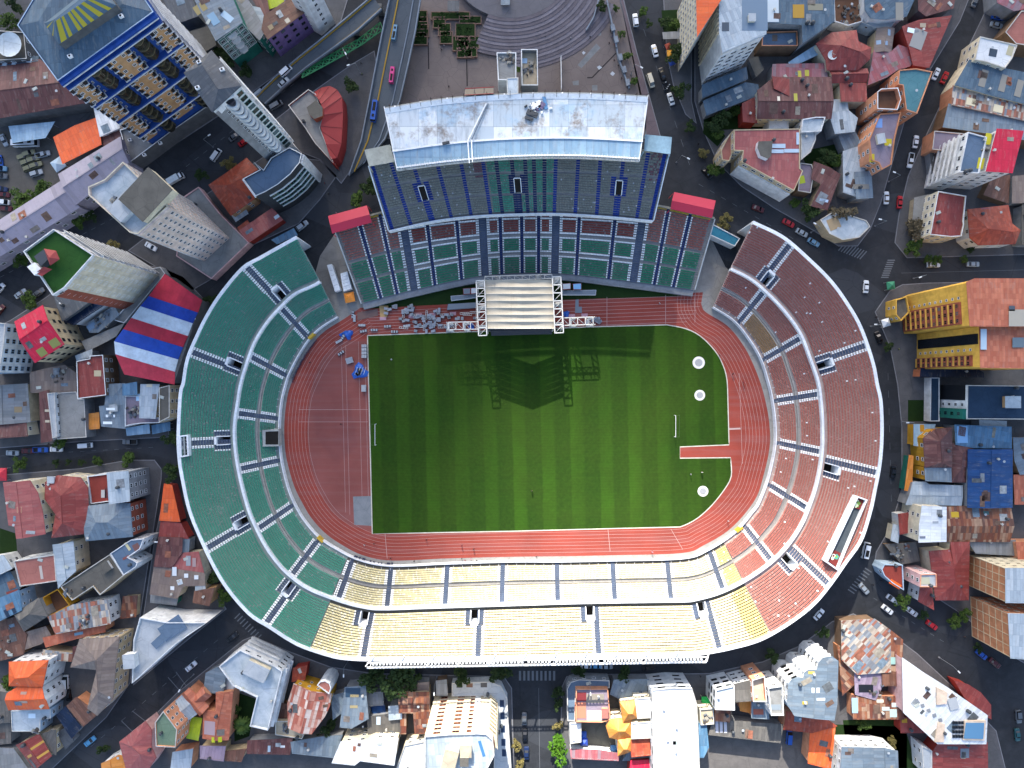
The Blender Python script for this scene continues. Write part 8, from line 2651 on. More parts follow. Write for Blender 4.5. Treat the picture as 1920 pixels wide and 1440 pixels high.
# ================================================================== VEHICLES
def hull(secs,b,m=0):
 """Loft of cross sections: (x, half width, z low, z high)."""
 V = []
 for x,w_,z0,z1 in secs:
  c = min(.12,w_ * .2)
  V += [(x,-w_,z0),(x,-w_,z1 - c),(x,-w_ + c,z1),(x,w_ - c,z1),(x,w_,z1 - c),(x,w_,z0)]
 n = len(secs)
 F = []
 for i in range(n - 1):
  for j in range(5):
   a = i * 6 + j
   F.append((a,a + 6,a + 7,a + 1)[::-1])
  F.append((i * 6 + 5,i * 6 + 11,i * 6 + 6,i * 6)[::-1])
 F += [tuple(range(6)),tuple(range((n - 1) * 6,n * 6))[::-1]]
 b.add(V,F,m)
M_glass = plain('car_glass','0b1016',.08,0,.7)
M_tyre = plain('tyre','121212',.85)
M_lamp = plain('headlight','d8dde0',.2)
M_tail = plain('taillight','7a1414',.3)
KIND = {
 'sedan': dict(b=[(-2.2,.74,.3,.78),(-2.1,.84,.25,.92),(-1.2,.88,.22,.96),(.9,.88,.22,.96),(1.9,.84,.24,.86),(2.2,.7,.3,.7)],g=[(-1.5,.74,.94,.98),(-.95,.68,.94,1.40),(.35,.68,.94,1.42),(1.05,.76,.92,.97)],r=(-.3,0,1.43,1.35,1.24)),
 'suv': dict(b=[(-2.25,.8,.35,1.0),(-2.15,.9,.3,1.12),(.9,.92,.28,1.14),(1.9,.88,.3,1.02),(2.25,.74,.36,.85)],g=[(-2.1,.8,1.1,1.2),(-1.85,.76,1.1,1.68),(.35,.76,1.1,1.70),(1.0,.82,1.1,1.16)],r=(-.75,0,1.71,2.1,1.4)),
 'van': dict(b=[(-2.4,.8,.35,1.1),(-2.35,.88,.3,1.2),(1.7,.9,.3,1.2),(2.2,.86,.3,1.0),(2.4,.78,.35,.8)],g=[(-2.3,.82,1.18,1.85),(-2.1,.78,1.18,1.98),(1.2,.78,1.18,1.98),(1.95,.8,1.1,1.2)],r=(-.5,0,1.99,3.3,1.46)),
 'pickup': dict(b=[(-2.6,.82,.45,.95),(-2.5,.9,.4,1.0),(-.3,.9,.4,1.0),(1.3,.9,.35,1.05),(2.2,.88,.38,1.0),(2.6,.76,.42,.85)],g=[(-.6,.78,1.0,1.1),(-.4,.74,1.0,1.68),(.8,.74,1.0,1.68),(1.4,.8,1.0,1.08)],r=(.2,0,1.69,1.2,1.34)),
 'bus': dict(b=[(-4.4,1.05,.5,1.7),(-4.35,1.15,.45,1.8),(4.2,1.15,.45,1.8),(4.4,1.05,.5,1.5)],g=[(-4.3,1.1,1.78,2.7),(-4.1,1.08,1.78,2.85),(3.9,1.08,1.78,2.85),(4.3,1.08,1.7,1.9)],r=(-.2,0,2.87,8.2,2.05)),
 'minibus': dict(b=[(-2.9,.9,.45,1.4),(-2.85,.98,.4,1.5),(2.6,.98,.4,1.5),(2.9,.9,.45,1.2)],g=[(-2.8,.92,1.48,2.2),(-2.6,.9,1.48,2.35),(2.0,.9,1.48,2.35),(2.6,.92,1.45,1.6)],r=(-.3,0,2.37,4.6,1.7)),
 'truck': dict(b=[(-2.9,.8,.6,.95),(1.4,.8,.6,.95),(1.5,1.0,.5,1.5),(2.7,1.0,.5,1.5),(2.9,.9,.5,1.2)],g=[(1.5,.94,1.48,2.1),(1.6,.92,1.48,2.2),(2.3,.92,1.48,2.2),(2.75,.92,1.45,1.6)],r=(1.95,0,2.22,.7,1.7)),
}
CARM = {}
for kname,d in KIND.items():
 b = MB()
 hull(d['b'],b)
 x,y,z,lx,ly = d['r']
 b.box((x,y,z - .02),(lx,ly,.06))
 if kname == 'pickup':
  b.box((-1.5,0,1.0),(1.7,1.45,.06),0,1)
  for s_ in (-1,1):
   b.box((-1.5,s_ * .82,1.12),(2.1,.12,.25))
  b.box((-2.5,0,1.12),(.12,1.7,.25))
 if kname == 'bus':
  b.box((-1.6,0,z + .1),(3.6,1.2,.18),0,1)
  b.box((2.2,0,z + .08),(1.2,1.0,.14),0,1)
 if kname == 'minibus':
  b.box((-.8,0,z + .08),(2.2,1.1,.12),0,1)
 body = mesh(kname + '_body',b.V,b.F,[plain('car_paint','ffffff'),M_tyre],b.M)
 b = MB()
 hull(d['g'],b)
 gl = mesh(kname + '_window',b.V,b.F,M_glass)
 bx = None
 if kname == 'truck':
  b = MB()
  b.box((-.85,0,1.75),(4.1,2.1,1.7))
  for i in range(5):
   b.box((-2.5 + i * .85,0,2.62),(.06,2.1,.05))
  bx = mesh('cargo_box',b.V,b.F,paint('cargo_white','c2ccd0',.15,.6,.6))
 b = MB()
 n = 10
 rr = .33 if kname not in ('bus','truck','minibus') else .45
 V = [(rr * math.cos(2 * math.pi * k / n),s_ * .1,rr * math.sin(2 * math.pi * k / n)) for s_ in (-1,1) for k in range(n)]
 b.add(V,[(k,(k + 1) % n,n + (k + 1) % n,n + k)[::-1] for k in range(n)] + [tuple(range(n)),tuple(range(n,2 * n))[::-1]])
 wh = mesh(kname + '_wheel',b.V,b.F,M_tyre)
 b = MB()
 b.box((0,0,0),(.12,.32,.16))
 hl = mesh('headlight',b.V,b.F,M_lamp)
 tl = mesh('taillight',b.V,b.F,M_tail)
 CARM[kname] = (body,gl,wh,hl,tl,bx,d['b'],rr)
PAINT = {'white': 'cfd3d6','silver': '8f979d','grey': '565c62','black': '14161a','red': '9c1a22','blue': '1f4fa0','ltblue': '4f8fb8','navy': '1c2c50','maroon': '4c161c','pink': 'c23a7a','bluegrey': '5b7f98','olive': '6a6a50','cream': 'c2baa4','teal': '1f4a50'}
CAR0 = {}
def car(kind,col,x,y,ang,label,z=.004,group=None,sc=1.0):
 """ANG: heading in degrees in the picture, 0 to the east and 90 to the south."""
 body,gl,wh,hl,tl,bx,secs,rr = CARM[kind]
 nm = {'sedan': 'parked_car','suv': 'off_road_car','van': 'van','pickup': 'pickup_truck','bus': 'bus','minibus': 'minibus','truck': 'box_truck'}[kind]
 r_ = thing(nm,label,{'sedan': 'car','suv': 'car','pickup': 'pickup truck','truck': 'truck'}.get(kind,kind),(*P(x,y,z)[:2],z),-R(ang),group)
 r_.scale = (sc,sc,sc)
 o = obj('body',body,r_)
 o.material_slots[0].link = 'OBJECT'
 o.material_slots[0].material = plain('car_' + col,PAINT[col],.3,.15,.5)
 obj('window',gl,r_)
 L,w_ = secs[-1][0],max(s_[1] for s_ in secs)
 for sx in (-.62,.62):
  for sy in (-1,1):
   obj('wheel',wh,r_,(L * sx,sy * (w_ - .1),rr))
 zz = (secs[-2][2] + secs[-2][3]) / 2 + .08
 for sy in (-1,1):
  obj('headlight',hl,r_,(L - .06,sy * secs[-1][1] * .75,secs[-1][3] - .14))
  obj('taillight',tl,r_,(-L + .06,sy * secs[0][1] * .8,secs[0][3] - .16))
 if bx:
  obj('cargo_box',bx,r_)
 return r_
N = None
for c in [
 ('suv','white',1191,40,263,'white off roader driving north on the avenue beside the plaza'),
 ('sedan','white',1227,97,255,'white car at the kerb by the yellow stall canopy'),
 ('sedan','black',1241,140,250,'dark car behind the motorbikes on the avenue by the plaza'),
 ('van','cream',1219,153,72,'cream van on the avenue level with the stand roof'),
 ('sedan','white',1257,187,252,'white car with black windows on the avenue by the park trees'),
 ('sedan','white',1753,140,296,'white car beside a red one on the diagonal street by the teal roof'),
 ('sedan','red',1769,147,296,'red car beside a white one on the diagonal street by the teal roof'),
 ('sedan','white',1715,267,280,'white car above a pickup on the diagonal street'),
 ('pickup','white',1705,302,100,'white pickup at the kerb opposite the balcony tower'),
 ('sedan','white',1660,372,272,'white car near the corner by the ribbed blue roof'),
 ('sedan','red',1685,380,275,'red car parked at the kerb of the diagonal street'),
 ('sedan','grey',1826,4,290,'grey car at the top of the diagonal street'),
 ('sedan','blue',1868,34,10,'blue car in the walled yard at the top right'),
 ('sedan','silver',1866,49,15,'silver car in the walled yard at the top right'),
 ('sedan','red',1477,419,28,'red car first in the parked row north of the red stand'),
 ('sedan','silver',1502,437,28,'silver car second in the parked row north of the red stand'),
 ('sedan','bluegrey',1524,455,30,'blue grey car last in the parked row north of the red stand'),
 ('sedan','white',1622,538,274,'white car alone on the dark junction east of the red stand'),
 ('sedan','black',1646,633,248,'black car on the ring road beside the red stand'),
 ('suv','white',1748,497,0,'white off roader parked on the street north of the yellow wings'),
 ('sedan','silver',1822,496,0,'silver car parked on the street north of the yellow wings'),
 ('sedan','maroon',1420,392,22,'dark maroon car on the curve below the hotel'),
 ('sedan','black',1325,325,48,'black car at the kerb by the hotel corner tree'),
 ('sedan','black',1673,885,95,'black car on the ring road opposite the shop row'),
 ('minibus','white',1621,1031,282,'white minibus beside the red stand near the mural box'),
 ('sedan','white',1534,1151,312,'white car on the ring road below the red stand'),
 ('sedan','silver',1618,1103,48,'silver car crossing the mouth of the southeast avenue'),
 ('van','white',1672,1123,215,'white van near the small tree on the southeast avenue'),
 ('sedan','white',1662,1142,38,'white car in the middle lane of the southeast avenue'),
 ('sedan','white',1708,1146,36,'white car behind the small tree on the southeast avenue'),
 ('sedan','red',1745,1171,36,'red car on the southeast avenue'),
 ('sedan','blue',1838,1226,40,'blue car ahead of a dark maroon one below the brick blocks'),
 ('sedan','maroon',1863,1242,40,'dark maroon car behind a blue one below the brick blocks'),
 ('suv','grey',1907,1342,85,'dark grey off roader in the shade at the lower right edge'),
 ('sedan','teal',1905,1376,85,'dark teal car in the shade at the lower right edge'),
 ('sedan','navy',987,1410,270,'navy car parked on the sunny part of the south street'),
 ('sedan','black',984,1376,270,'black car parked above the navy one on the south street'),
 ('sedan','grey',983,1346,270,'grey car parked in the shade of the south street'),
 ('sedan','white',1100,1247,0,'white car under the floodlight gantry, first of three'),
 ('sedan','silver',1137,1248,0,'silver car under the floodlight gantry, third of three'),
 ('sedan','ltblue',1117,1247,0,'light blue car under the floodlight gantry, between white and silver'),
 ('sedan','black',1216,1250,352,'black car on the street under the end of the gantry'),
 ('sedan','white',360,1248,320,'white car on the southwest avenue beside the white modern house'),
 ('sedan','ltblue',171,1388,322,'light blue car on the southwest avenue near the red striped roof'),
 ('sedan','black',437,1193,322,'dark car at the top of the southwest avenue'),
 ('sedan','silver',26,849,2,'silver car first in the parked row on the western street'),
 ('sedan','maroon',55,845,0,'maroon car under a tree in the parked row on the western street'),
 ('pickup','blue',79,843,0,'blue pickup in the parked row on the western street'),
 ('sedan','white',108,842,0,'white car last in the parked row on the western street'),
 ('van','white',163,835,356,'white van driving along the western street'),
 ('pickup','grey',246,828,180,'grey pickup at the bend of the western street'),
 ('van','white',407,292,305,'white van in the northwest avenue below the slate roofed tower'),
 ('sedan','red',459,267,325,'red car on the northwest avenue'),
 ('sedan','grey',441,257,322,'dark grey car next to the red one on the northwest avenue'),
 ('truck','white',333,337,330,'white box truck beside the cream high rise'),
 ('van','white',537,135,318,'white van on the ramp with yellow kerbs, the upper one',3.0),
 ('sedan','silver',533,156,318,'silver car on the ramp with yellow kerbs',2.8),
 ('van','silver',489,176,320,'silver van below the ramp by the grey slate tower'),
 ('van','grey',519,199,330,'grey van in the shade beside the white balcony tower'),
 ('sedan','silver',41,551,325,'silver car on the avenue below the lawn roofed high rise'),
 ('sedan','grey',75,549,325,'dark grey car at the kerb below the lawn roofed high rise'),
 ('sedan','maroon',2,582,310,'maroon car at the western edge of the avenue'),
 ('suv','silver',568,424,322,'silver off roader at the corner by the blue awning'),
 ('sedan','white',2,542,310,'white car at the western edge of the avenue'),
 ('bus','bluegrey',741,64,280,'blue grey bus climbing the flyover',5.8,None,.62),
 ('bus','pink',736,143,277,'pink bus on the flyover',4.4,None,.65),
 ('bus','blue',703,211,98,'blue bus with a black roof hatch at the foot of the flyover',2.9,None,.82),
 ('van','ltblue',707,265,102,'light blue van under the edge of the main stand',.004,None,1.1),
 ('pickup','silver',83,291,345,'silver blue pickup in the gravel car park'),
 ('suv','silver',71,326,342,'silver off roader with black roof bars in the gravel car park'),
 ('suv','olive',47,295,340,'olive jeep in the block of parked jeeps, at its northwest corner'),
 ('suv','olive',57,289,340,'olive jeep in the block of parked jeeps, at its northeast corner'),
 ('suv','olive',53,305,340,'olive jeep in the block of parked jeeps, in the middle of its western side'),
 ('suv','olive',65,300,340,'olive jeep in the block of parked jeeps, in the middle of its eastern side'),
 ('suv','olive',58,316,340,'olive jeep in the block of parked jeeps, at its southwest corner'),
 ('suv','olive',70,311,340,'olive jeep in the block of parked jeeps, at its southeast corner'),
 ('bus','white',53,271,358,'long white vehicle beside the blue corrugated shelter'),
 ('sedan','silver',10,264,65,'silver car by the blue corrugated shelter'),
 ('sedan','blue',3,304,80,'blue car at the edge of the gravel car park'),
 ('suv','bluegrey',4,317,5,'blue grey off roader at the edge of the gravel car park'),
 ('suv','grey',5,331,5,'dark grey off roader at the edge of the gravel car park'),
 ('sedan','navy',5,355,10,'navy car near the hedge of the gravel car park'),
 ('sedan','maroon',9,366,5,'dark red car near the hedge of the gravel car park'),
 ('van','white',8,380,5,'white van near the hedge of the gravel car park'),
 ('sedan','maroon',13,392,5,'maroon car at the lavender hall end of the car park'),
 ('van','white',126,1277,268,'white van in the court beside the orange roofs'),
 ('sedan','black',130,1301,262,'black car in the court beside the orange roofs'),
 ('van','blue',1478,1380,275,'blue van in the school yard'),
 ('sedan','white',285,463,30,'white van shaped car by the pink rimmed podium'),
]:
 car(*c)
def f_moto(b):
 b.box((0,0,.6),(1.1,.25,.4))
 b.box((-.35,0,.85),(.7,.3,.12),0,1)
 b.bar((.5,-.35,1.05),(.5,.35,1.05),.04,1)
 for x in (-.65,.65):
  n = 10
  V = [(x + .3 * math.cos(6.283 * k / n),s_ * .06,.3 + .3 * math.sin(6.283 * k / n)) for s_ in (-1,1) for k in range(n)]
  b.add(V,[(k,(k + 1) % n,n + (k + 1) % n,n + k) for k in range(n)] + [tuple(range(n)),tuple(range(n,2 * n))],1)
mo = proto(f_moto,'motorbike',[plain('moto_white','b4b8ba',.4),M_tyre])
for x,y in ((1246,156),(1250,164),(1248,168),(1253,161)):
 put(mo,'motorbike','parked motorbike in the row on the avenue beside the plaza','motorbike','motorbikes at the kerb',x,y,rg.uniform(0,.8),.01)
# ================================================================== TREES
def leaf_mat(name,c0,c1):
 k = NB(name,.8,0,.2)
 oi = k.n('ShaderNodeObjectInfo').outputs['Random']
 p = k.pos()
 a = k.mix(k.ramp(k.noise(p,.9,4,.7),[(.35,0),(.68,1)]),srgb(c0),srgb(c1))
 a = k.mix(k.math('MULTIPLY',oi,.35),a,mul(srgb(c0),.6))
 return k.out(a)
LEAF = {'dark': leaf_mat('leaf_dark','1e2e16','33451f'),'mid': leaf_mat('leaf_mid','2c4119','4a5f26'),'bright': leaf_mat('leaf_bright','2f5210','4c7418'),'dry': leaf_mat('leaf_dry','5c5530','7e7446'),'brown': leaf_mat('leaf_brown','4a4436','635a46')}
def crown_mesh(seed,n=620):
 r = random.Random(seed)
 cl = [(Vector((r.gauss(0,.42),r.gauss(0,.42),r.gauss(.0,.3))),r.uniform(.3,.5)) for _ in range(11)]
 V,F = [],[]
 for i in range(n):
  c,s_ = r.choice(cl)
  d = Vector((r.gauss(0,1),r.gauss(0,1),r.gauss(0,1))).normalized() * s_ * r.uniform(.55,1.05)
  q = c + d
  u = Vector((r.gauss(0,1),r.gauss(0,1),r.gauss(0,.5))).normalized()
  v = u.cross(Vector((r.gauss(0,.5),r.gauss(0,.5),1))).normalized()
  a = r.uniform(.07,.13)
  b = len(V)
  V += [q - u * a - v * a * .6,q + u * a - v * a * .6,q + u * a * 1.1 + v * a * .6,q - u * a * .8 + v * a * .7]
  F.append((b,b + 1,b + 2,b + 3))
 return V,F
CROWN = {}
TRUNK = {}
for kd in LEAF:
 CROWN[kd] = [mesh('crown',*crown_mesh(s_ + 11 * len(kd),620),LEAF[kd]) for s_ in range(3)]
def trunk_mesh():
 b = MB()
 pts = [((0,0,0),.16),((.03,.02,.5),.12),((.0,.05,1.0),.08)]
 n = 7
 V = []
 for c,r in pts:
  V += [(c[0] + r * math.cos(6.283 * k / n),c[1] + r * math.sin(6.283 * k / n),c[2]) for k in range(n)]
 b.add(V,[(j * n + k,j * n + (k + 1) % n,(j + 1) * n + (k + 1) % n,(j + 1) * n + k) for j in range(2) for k in range(n)])
 for a in range(5):
  t = a * 1.3
  b.bar((0,.03,.75 + .05 * a),(.5 * math.cos(t),.5 * math.sin(t),1.25 + .1 * (a % 3)),.035)
 return mesh('trunk',b.V,b.F,plain('bark','3a2e24',.9))
TRK_M = trunk_mesh()
def tree(label,x,y,rpx,kd='mid',ht=None,group=None,name='tree'):
 r = rpx * S
 hh = ht or max(2.4,r * 1.9)
 x0,y0 = x,y
 c = P(x,y,hh)
 o = thing(name,label,'tree',(c[0],c[1],.1),rg.random() * 6,group)
 t = obj('trunk',TRK_M,o)
 t.scale = (r * .32,r * .32,hh * .72)
 cr = obj('crown',rg.choice(CROWN[kd]),o,(0,0,hh - r * .5))
 cr.scale = (r * 1.12,r * 1.12,r * .95)
for tr in [
 ('lone round dark tree on the pavement beside the flyover',658,154,13,'dark'),
 ('dense tree at the hedge end of the gravel car park',38,371,18,'mid'),('smaller bushy tree beside the lavender hall',72,353,15,'mid'),
 ('tree on the avenue between the lavender hall and the high rises',140,413,13,'mid'),('small tree in the shade of the cream high rise',171,404,9,'dark'),('yellowish tree by the stalls under the high rises',204,460,11,'dry'),
 ('tree at the kerb left of the lawn roofed high rise',36,485,12,'mid'),('round tree on the avenue kerb below the lawn roofed high rise',56,561,13,'mid'),
 ('dark tree squeezed beside the upper end of the main stand',690,345,14,'dark'),('olive tree above the red canopy of the main stand',666,372,12,'mid'),
 ('tree on the north kerb of the western street',112,830,11,'mid'),('tree on the south kerb of the western street, at its western end',34,870,11,'mid'),
 ('small kerb tree, first of the four small ones on the western street',105,868,6,'dark'),('small kerb tree, second of the four small ones on the western street',128,867,5,'dark'),('small kerb tree, third of the four small ones on the western street',152,866,6,'dark'),('small kerb tree, fourth of the four small ones on the western street',183,862,8,'mid'),
 ('round tree at the bend of the western street',235,860,12,'mid'),('dark tree against the outer wall of the green stand, the upper one',319,826,12,'dark'),('dark tree against the outer wall of the green stand, the lower one',322,886,14,'dark'),
 ('dark tree at the eastern tip of the striped hall',392,562,11,'dark'),('dark shrubby tree beside the curve of the green stand',394,1084,12,'dark'),('tree in an orange planter by the southwest rim',420,1120,12,'mid'),
 ('large dark tree under the floodlight gantry, western crown',706,1268,22,'dark'),('large dark tree under the floodlight gantry, middle crown',736,1278,26,'dark'),('large dark tree under the floodlight gantry, eastern crown',763,1270,19,'dark'),
 ('dark tree in front of the cream apartment tower',866,1264,15,'dark'),('dark tree at the corner of the pale podium',941,1270,16,'dark'),
 ('small dark tree at the corner of the south street',1084,1258,10,'dark'),('dark kerb tree north of the zinc roofs',1176,1262,13,'dark'),
 ('vivid sunlit green tree on the south street',1050,1405,20,'bright',7),('shaded kerb tree on the south street, upper of two',1043,1299,10,'dark'),('shaded kerb tree on the south street, lower of two',1046,1325,9,'dark'),('dry straw coloured palm on the south street',1047,1364,8,'dry'),('dry bush at the west kerb of the south street, upper',969,1398,9,'dry'),('dry bush at the west kerb of the south street, lower',977,1434,8,'dry'),
 ('bush beside the lawn of the white L shaped block',438,1332,9,'mid'),
 ('small round tree on the avenue by the park',1275,165,13,'dark'),('bushy tree beside the yellow stall canopy',1271,101,15,'dark'),('bush in the square garden, western',1247,38,10,'dark'),('bush in the square garden, eastern',1270,40,11,'mid'),('hedge tree on the traffic island at the top',1205,20,8,'mid'),('hedge tree at the tip of the traffic island',1216,44,6,'dark'),
 ('slim kerb tree beside the plaza, first from the top',1155,15,5,'mid'),('slim kerb tree beside the plaza, second from the top',1167,60,6,'mid'),('slim kerb tree beside the plaza, third from the top',1176,102,7,'mid'),('slim kerb tree beside the plaza, fourth from the top',1191,150,7,'mid'),
 ('tree at the kerb below the rounded corner of the hotel',1343,321,12,'mid'),('thin yellow tree at the kerb of the hotel',1320,287,8,'dry'),('small tree on the avenue pavement above the hotel',1293,237,9,'dark'),
 ('dark tree in the garden between lane and hotel, western',1338,230,13,'dark'),('dark tree in the garden between lane and hotel, eastern',1384,204,9,'mid'),('dark tree in the garden between lane and hotel, middle',1361,222,13,'dark'),
 ('flat hedge along the north side of the hotel',1350,250,10,'mid'),('pale green street tree above the turquoise ticket block',1358,410,12,'dry'),
 ('kerb bush north of the eastern street, first',1740,485,7,'mid'),('kerb bush north of the eastern street, second',1757,484,9,'mid'),('kerb bush north of the eastern street, third',1812,486,6,'mid'),
 ('bright bush in the walled corner below the cream town house',1716,462,13,'mid'),('bare brown tree in front of the cream town house',1716,425,16,'brown'),('bush in the yard of the old tiled house',1822,466,8,'dark'),
 ('small dark tree on the pavement by the southern yellow wing',1666,652,8,'dark'),('tree at the kerb of the southeast avenue',1694,1130,12,'mid'),('dark tree by the red car on the southeast avenue',1734,1156,8,'dark'),
 ('yellow green shrub tree below the brick blocks, western',1795,1166,11,'mid'),('yellow green shrub tree below the brick blocks, eastern',1809,1152,11,'mid'),('dark kerb tree beside the blue car',1836,1213,8,'dark'),
 ('dark garden tree behind the hotel, northern',1552,288,14,'dark'),('dark garden tree behind the hotel, eastern',1572,302,13,'mid'),('dark garden tree behind the hotel, southern',1548,306,12,'dark'),
 ('big brown tree over the curved corner house',1580,405,19,'brown'),('dark tree on the slope below the hotel',1518,395,15,'dark'),('shrub at the corner of the hotel wall',1494,380,9,'mid'),
 ('bush in the lane by the red crossing gables',1540,112,5,'mid'),('dark tree on the ring road pavement by the wavy block',1448,1228,12,'dark'),('dark tree north of the patchwork roofs',1545,1190,10,'dark'),
 ('bright bush at the western edge beside the orange roofs',8,1284,14,'mid'),('dark bush on the kerb of the southwest avenue',194,1408,9,'dark'),
 ('dark tree in the court under the lattice block, western',402,92,11,'dark'),('dark tree in the court under the lattice block, eastern',428,112,13,'dark'),('dark tree at the foot of the lattice block',462,128,12,'dark'),('yellow green tree on the northwest avenue',428,306,10,'dry'),('dark tree on the central strip of the northwest avenue',377,325,10,'dark'),
 ('dark bush at the back of the yellow house',620,1365,13,'dark'),('dark tree behind the lime roof',602,1385,9,'dark'),('round shrub by the lift tower on the plaza',972,128,5,'mid'),('shrub in the wedge of lawn beside the plaza',1130,12,9,'dark'),
 ('shrub in the dark garden south of the blue dish',12,30,14,'mid'),('dark tree at the far top left corner',24,12,12,'dark'),('shrub in the lawn below the tin patchwork, western',1620,1360,9,'mid'),('shrub in the lawn below the tin patchwork, eastern',1676,1392,8,'dry'),
]:
 tree(*tr)
# palm
c = P(452,1362,5)
pm = thing('palm_tree','dark palm tree with a star of fronds beside the white L shaped block','tree',(c[0],c[1],.1))
b = MB()
b.cyl((0,0,0),.28,4.6,8,0,.2)
b.build('trunk',plain('bark','3a2e24'),pm)
b = MB()
for k in range(26):
 a,el = k * 2.4,.1 + .75 * (k % 4) / 3
 d = Vector((math.cos(a),math.sin(a),0))
 s_ = Vector((-d.y,d.x,0))
 pts = [Vector((0,0,4.6)) + d * (3.4 * t) + Vector((0,0,1.6 * el * math.sin(t * 2.2) - 1.4 * t * t)) for t in (0,.25,.5,.75,1)]
 w_ = (.08,.4,.5,.38,.05)
 V = [p - s_ * q for p,q in zip(pts,w_)] + [p + s_ * q for p,q in zip(pts,w_)]
 b.add(V,[(i,i + 1,6 + i,5 + i) for i in range(4)])
b.build('crown',LEAF['mid'],pm)
# ================================================================== STREET LAMPS AND PEOPLE
def f_lamp(b):
 b.cyl((0,0,0),.1,8,8,0,.07)
 b.bar((0,0,8),(2.2,0,8.5),.06)
lpm = proto(f_lamp,'pole',[plain('lamp_pole','7d8488',.5,.3)])
def f_head(b):
 b.box((2.5,0,8.5),(1.0,.4,.16))
 b.box((2.5,0,8.4),(.8,.3,.06),0,1)
lhm = proto(f_head,'lamp_head',[plain('lamp_head','cfd4d6',.4),plain('lamp_lens','9aa4a8',.2)])
lb = MB()
lb.box((0,0,.2),(.5,.5,.4))
lbm = mesh('base',lb.V,lb.F,M_kerb)
for x,y,a,txt in [(1183,140,30,'leaning over the avenue beside the plaza'),(1268,305,30,'on the avenue by the hotel corner'),(1665,341,200,'over the diagonal street by the ribbed blue roof'),(1640,424,190,'over the junction by the curved zinc corner house'),(1712,522,160,'in front of the northern yellow wing'),
                   (1632,612,180,'on the ring road by the white stall tent'),(1690,790,180,'on the pavement by the green shop row'),(132,566,40,'beside the round tree below the lawn roofed high rise'),(400,276,330,'in the northwest avenue beside the white van'),(652,110,60,'by the ramp rail beside the flyover'),
                   (676,138,160,'beside the lone round tree'),(1102,1268,90,'at the corner of the south street'),(1394,1250,90,'in front of the town houses'),(1453,1252,90,'beside the wavy fronted block'),(1760,1232,45,'at the kerb above the white slab'),(364,1264,120,'on the southwest avenue by the grey blue sheets'),
                   (819,1268,90,'beside the grey carport'),(1520,436,210,'above the parked row north of the red stand'),(655,1235,90,'under the west end of the gantry'),(302,1006,0,'on the narrow lane wall'),(371,602,0,'beside the striped hall')]:
 o = thing('street_lamp','grey street lamp with one arm ' + txt,'street lamp',(*P(x,y)[:2],.1),-R(a))
 obj('pole',lpm,o)
 obj('lamp_head',lhm,o)
 obj('base',lbm,o)
def person_mesh(pose,pal):
 """One continuous skinned body; trousers, shirt, skin and hair by height and reach."""
 s_ = .28 if pose == 'walk' else .06
 J = {'pelvis': (0,0,.95,.15),'waist': (0,0,1.1,.135),'chest': (.01,0,1.32,.16),'neck': (.01,0,1.48,.065),'head': (.03,0,1.6,.1),'crown': (.02,0,1.70,.085),
         'nose': (.12,0,1.59,.03)}
 E = [('pelvis','waist'),('waist','chest'),('chest','neck'),('neck','head'),('head','crown'),('head','nose')]
 for sd_,f in ((1,1),(-1,-1)):
  k = 'L' if sd_ > 0 else 'R'
  J['hip' + k] = (0,.1 * sd_,.9,.1)
  J['knee' + k] = (s_ * .6 * f + .03,.1 * sd_,.5,.07)
  J['ank' + k] = (s_ * f - .02,.1 * sd_,.09,.05)
  J['toe' + k] = (s_ * f + .15,.11 * sd_,.04,.04)
  J['sho' + k] = (0,.19 * sd_,1.42,.075)
  J['elb' + k] = (-s_ * .4 * f,.26 * sd_,1.14,.05)
  J['wri' + k] = (-s_ * .5 * f + .12,.25 * sd_,.92,.036)
  J['han' + k] = (-s_ * .5 * f + .16,.25 * sd_,.83,.04)
  E += [('pelvis','hip' + k),('hip' + k,'knee' + k),('knee' + k,'ank' + k),('ank' + k,'toe' + k),('chest','sho' + k),('sho' + k,'elb' + k),('elb' + k,'wri' + k),('wri' + k,'han' + k)]
  for i in range(4):
   J['f%d%s' % (i,k)] = (-s_ * .5 * f + .12 + .03 * i,(.25 + .005 * i) * sd_,.74 + .008 * abs(i - 1.5),.011)
   E.append(('han' + k,'f%d%s' % (i,k)))
  J['th' + k] = (-s_ * .5 * f + .22,.22 * sd_,.80,.012)
  E.append(('han' + k,'th' + k))
 names = list(J)
 me = bpy.data.meshes.new('p')
 me.from_pydata([J[n][:3] for n in names],[(names.index(a),names.index(b)) for a,b in E],[])
 o = bpy.data.objects.new('p',me)
 COL.objects.link(o)
 md = o.modifiers.new('skin','SKIN')
 for v,n in zip(me.skin_vertices[0].data,names):
  v.radius = (J[n][3],J[n][3])
  v.use_root = n == 'pelvis'
 sb_ = o.modifiers.new('sub','SUBSURF')
 sb_.levels = sb_.render_levels = 1
 dg = bpy.context.evaluated_depsgraph_get()
 out = bpy.data.meshes.new_from_object(o.evaluated_get(dg))
 bpy.data.objects.remove(o)
 out.materials.clear()
 for c in pal:
  out.materials.append(plain('cloth_' + c,c,.8))
 for p in out.polygons:
  c = p.center
  i = 1
  if c.z < .98:
   i = 0
  if abs(c.y) > .2 and c.z < 1.0:
   i = 2
  if c.z > 1.5:
   i = 2 if c.x > .05 and c.z < 1.66 else 3
  if c.z < .07:
   i = 3
  p.material_index = i
  p.use_smooth = True
 out.name = 'person'
 return out
PALS = [('1c2030','14161c','8a5f48','14100e'),('2a3348','b4b6b8','8a5f48','14100e'),('22242a','7a2430','8a5f48','14100e'),('3a3530','2f4a7a','8a5f48','14100e'),('15171c','6f7a4c','8a5f48','14100e'),('2b2b33','c08aa0','8a5f48','1a120e')]
PN = ['black jacket','pale grey top','dark red top','blue top','olive top','pink top']
